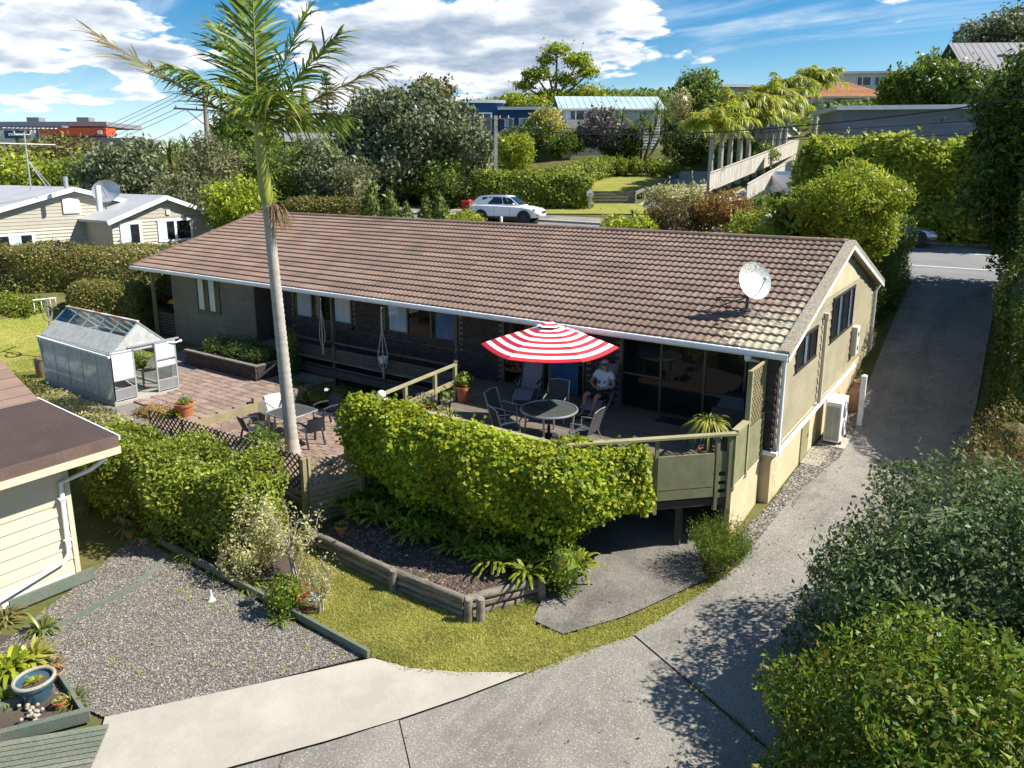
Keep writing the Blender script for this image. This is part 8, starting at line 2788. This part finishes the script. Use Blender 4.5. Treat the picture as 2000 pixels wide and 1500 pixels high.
for (c_, r_, n_, s_, m_, lab) in (((-132.73, 46.03, 7.55), (10, 7, 4.2), 9000, .5, 'olive_tree', 'broad olive-brown gum tree in front of the commercial building'), ((-130.62, 38.28, 6.34), (8, 6, 3.0), 4500, .5, 'olive_tree', 'second gum tree at the left edge below the commercial building'), ((-79.34, 18.37, 5.36), (7, 5, 1.8), 4000, .35, 'lime', 'yellow-green tree tops behind the television antenna'), ((-73.00, 20.33, 5.28), (5, 4, 1.6), 3000, .3, 'mid', 'green tree tops beside the white roofed shed'),
                                  ((-60.98, 30.86, 9.78), (3.6, 3, 2.0), 5000, .3, 'mid', 'broad green tree behind the palm crown'), ((-48.24, 44.68, 14.21), (2.2, 2, 1.4), 1500, .3, 'olive_tree', 'dull green tree top above the big round tree')):
    tree('background_tree', lab, [(c_, r_)], n_, s_ * 1.5, m_, (40, r_[0] * .2))
hedge('ridge_hedge', 'low russet hedge showing above the roof ridge right of the palm', [(*(-32.65, 12.79, 3.58)[:2], 2.6, 1.6, 1.9), (*(-30.74, 14.30, 3.57)[:2], 2.6, 1.6, 2.0), (*(-29.04, 15.41, 3.57)[:2], 2.6, 1.5, 1.9)], 1.6, 2.4, 8000, .13, LF['hedge_russet'], .5, .7, .2, .08)
# slim conifers in a row behind the ridge


def conifer(n=900, h=2.4, r=.5):
    t_ = thing('conifer', 'x', 'conifer')
    z = h * (1 - np.sqrt(RNG.random(n)))
    a = RNG.random(n) * 2 * pi
    rr2 = r * np.minimum(1, (1 - z / h) * 1.7 + .05) * (.75 + .3 * RNG.random(n))
    P = np.stack([np.cos(a) * rr2, np.sin(a) * rr2, z], 1)
    N = np.stack([np.cos(a), np.sin(a), .4 + 0 * a], 1)
    W[t_] = V(0, 0, 0)
    mesh_leaves('foliage', t_, leaf_quads(P, N, .22, .45, .5, .9), LF['conifer'], MB().lathe([(r * .8, .05), (r * .75, h * .45), (.03, h * .95)], (0, 0, 0), 9))
    MB().cyl((0, 0, -.5), (0, 0, .5), .06).obj('trunk', M['bark'], t_)
    return t_


cf = conifer()
for k, (u, s_) in enumerate((((-27.52, 14.83, 3.35), 1.12), ((-26.78, 15.56, 3.34), 1.0), ((-26.07, 16.23, 3.27), .72), ((-25.22, 17.00, 3.26), .85), ((-24.60, 17.53, 3.26), .92))):
    q = V(u[0], u[1], 2.5)
    place(cf if k == 0 else copy_tree(cf), q, k * 1.3, s_ * 1.15, nth[k] + ' small conifer from the left in the row above the ridge', 'row of small conifers')
pz = [cf2 for cf2 in (conifer(1500, 9, 1.5), conifer(1300, 7.5, 1.5))]
place(pz[0], V((-84.17, 57.99, 11.47)), 0, .85, 'slim dark conifer between the palm crown and the Norfolk pine'.replace('Norfolk ', 'tiered '))
place(pz[1], V((-82.90, 54.81, 11.31)), 1, .8, 'second dark conifer nearer the palm crown')
# tiered pine on the skyline
npn = thing('tiered_pine', 'tall tiered pine on the skyline above the tan house', 'pine tree', V((-85.81, 63.73, 11.28)))
b0, b1 = V((-85.87, 63.67, 9.59)), V((-85.74, 63.81, 20.70))
MB().cyl(b0, b1, .3, .05, 7).obj('trunk', M['bark'], npn)
bq_, tq = MB(), []
for k in range(14):
    t_ = .12 + .86 * k / 13
    c_ = lin(b0, b1, t_)
    L_ = 3.0 * (1 - t_) ** .8 + .25
    for j in range(7):
        a = 2 * pi * j / 7 + k * .5
        e = c_ + V(cos(a) * L_, sin(a) * L_, .12 * L_)
        bq_.cyl(c_, e, .05, .02, 4)
        n_ = 20
        tt = RNG.random(n_)
        P = np.array(c_) + np.outer(.25 + .75 * tt, np.array(e - c_)) + .1 * RNG.normal(size=(n_, 3))
        tq.append(leaf_quads(P, np.tile([0, 0, 1.], (n_, 1)), .42, .4, .5, .5))
bq_.obj('branches', M['bark'], npn)
mesh_leaves('needles', npn, np.concatenate(tq), LF['pine'])
# scattered undergrowth that reads as one mass on the slopes
nq = 9000
PX = []
for (x0, x1, y0, y1, n_) in ((-60, 20, 45, 95, 5000), (-150, -40, 15, 110, 6000)):
    PX.append(np.column_stack([x0 + RNG.random(n_) * (x1 - x0), y0 + RNG.random(n_) * (y1 - y0)]))
PX = np.concatenate(PX)
keep = (PX[:, 1] - road_far(PX[:, 0]) > 34) & ~((PX[:, 0] > -45) & (PX[:, 1] - road_far(PX[:, 0]) < 42))
PX = PX[keep]
hgt_ = hz(PX[:, 0], PX[:, 1])
PP = np.concatenate([np.column_stack([PX, hgt_ + .1 + .5 * RNG.random(len(PX))]) + np.array([.6, .6, .12]) * RNG.normal(size=(len(PX), 3)) for _ in range(5)])
tag(mesh_leaves('hillside_scrub', None, leaf_quads(PP, np.tile([0, -.3, 1.], (len(PP), 1)), .5, .6, .8, .3), LF['mid']), 'low green scrub over the hillside and between the houses', 'scrub', None, 'stuff')
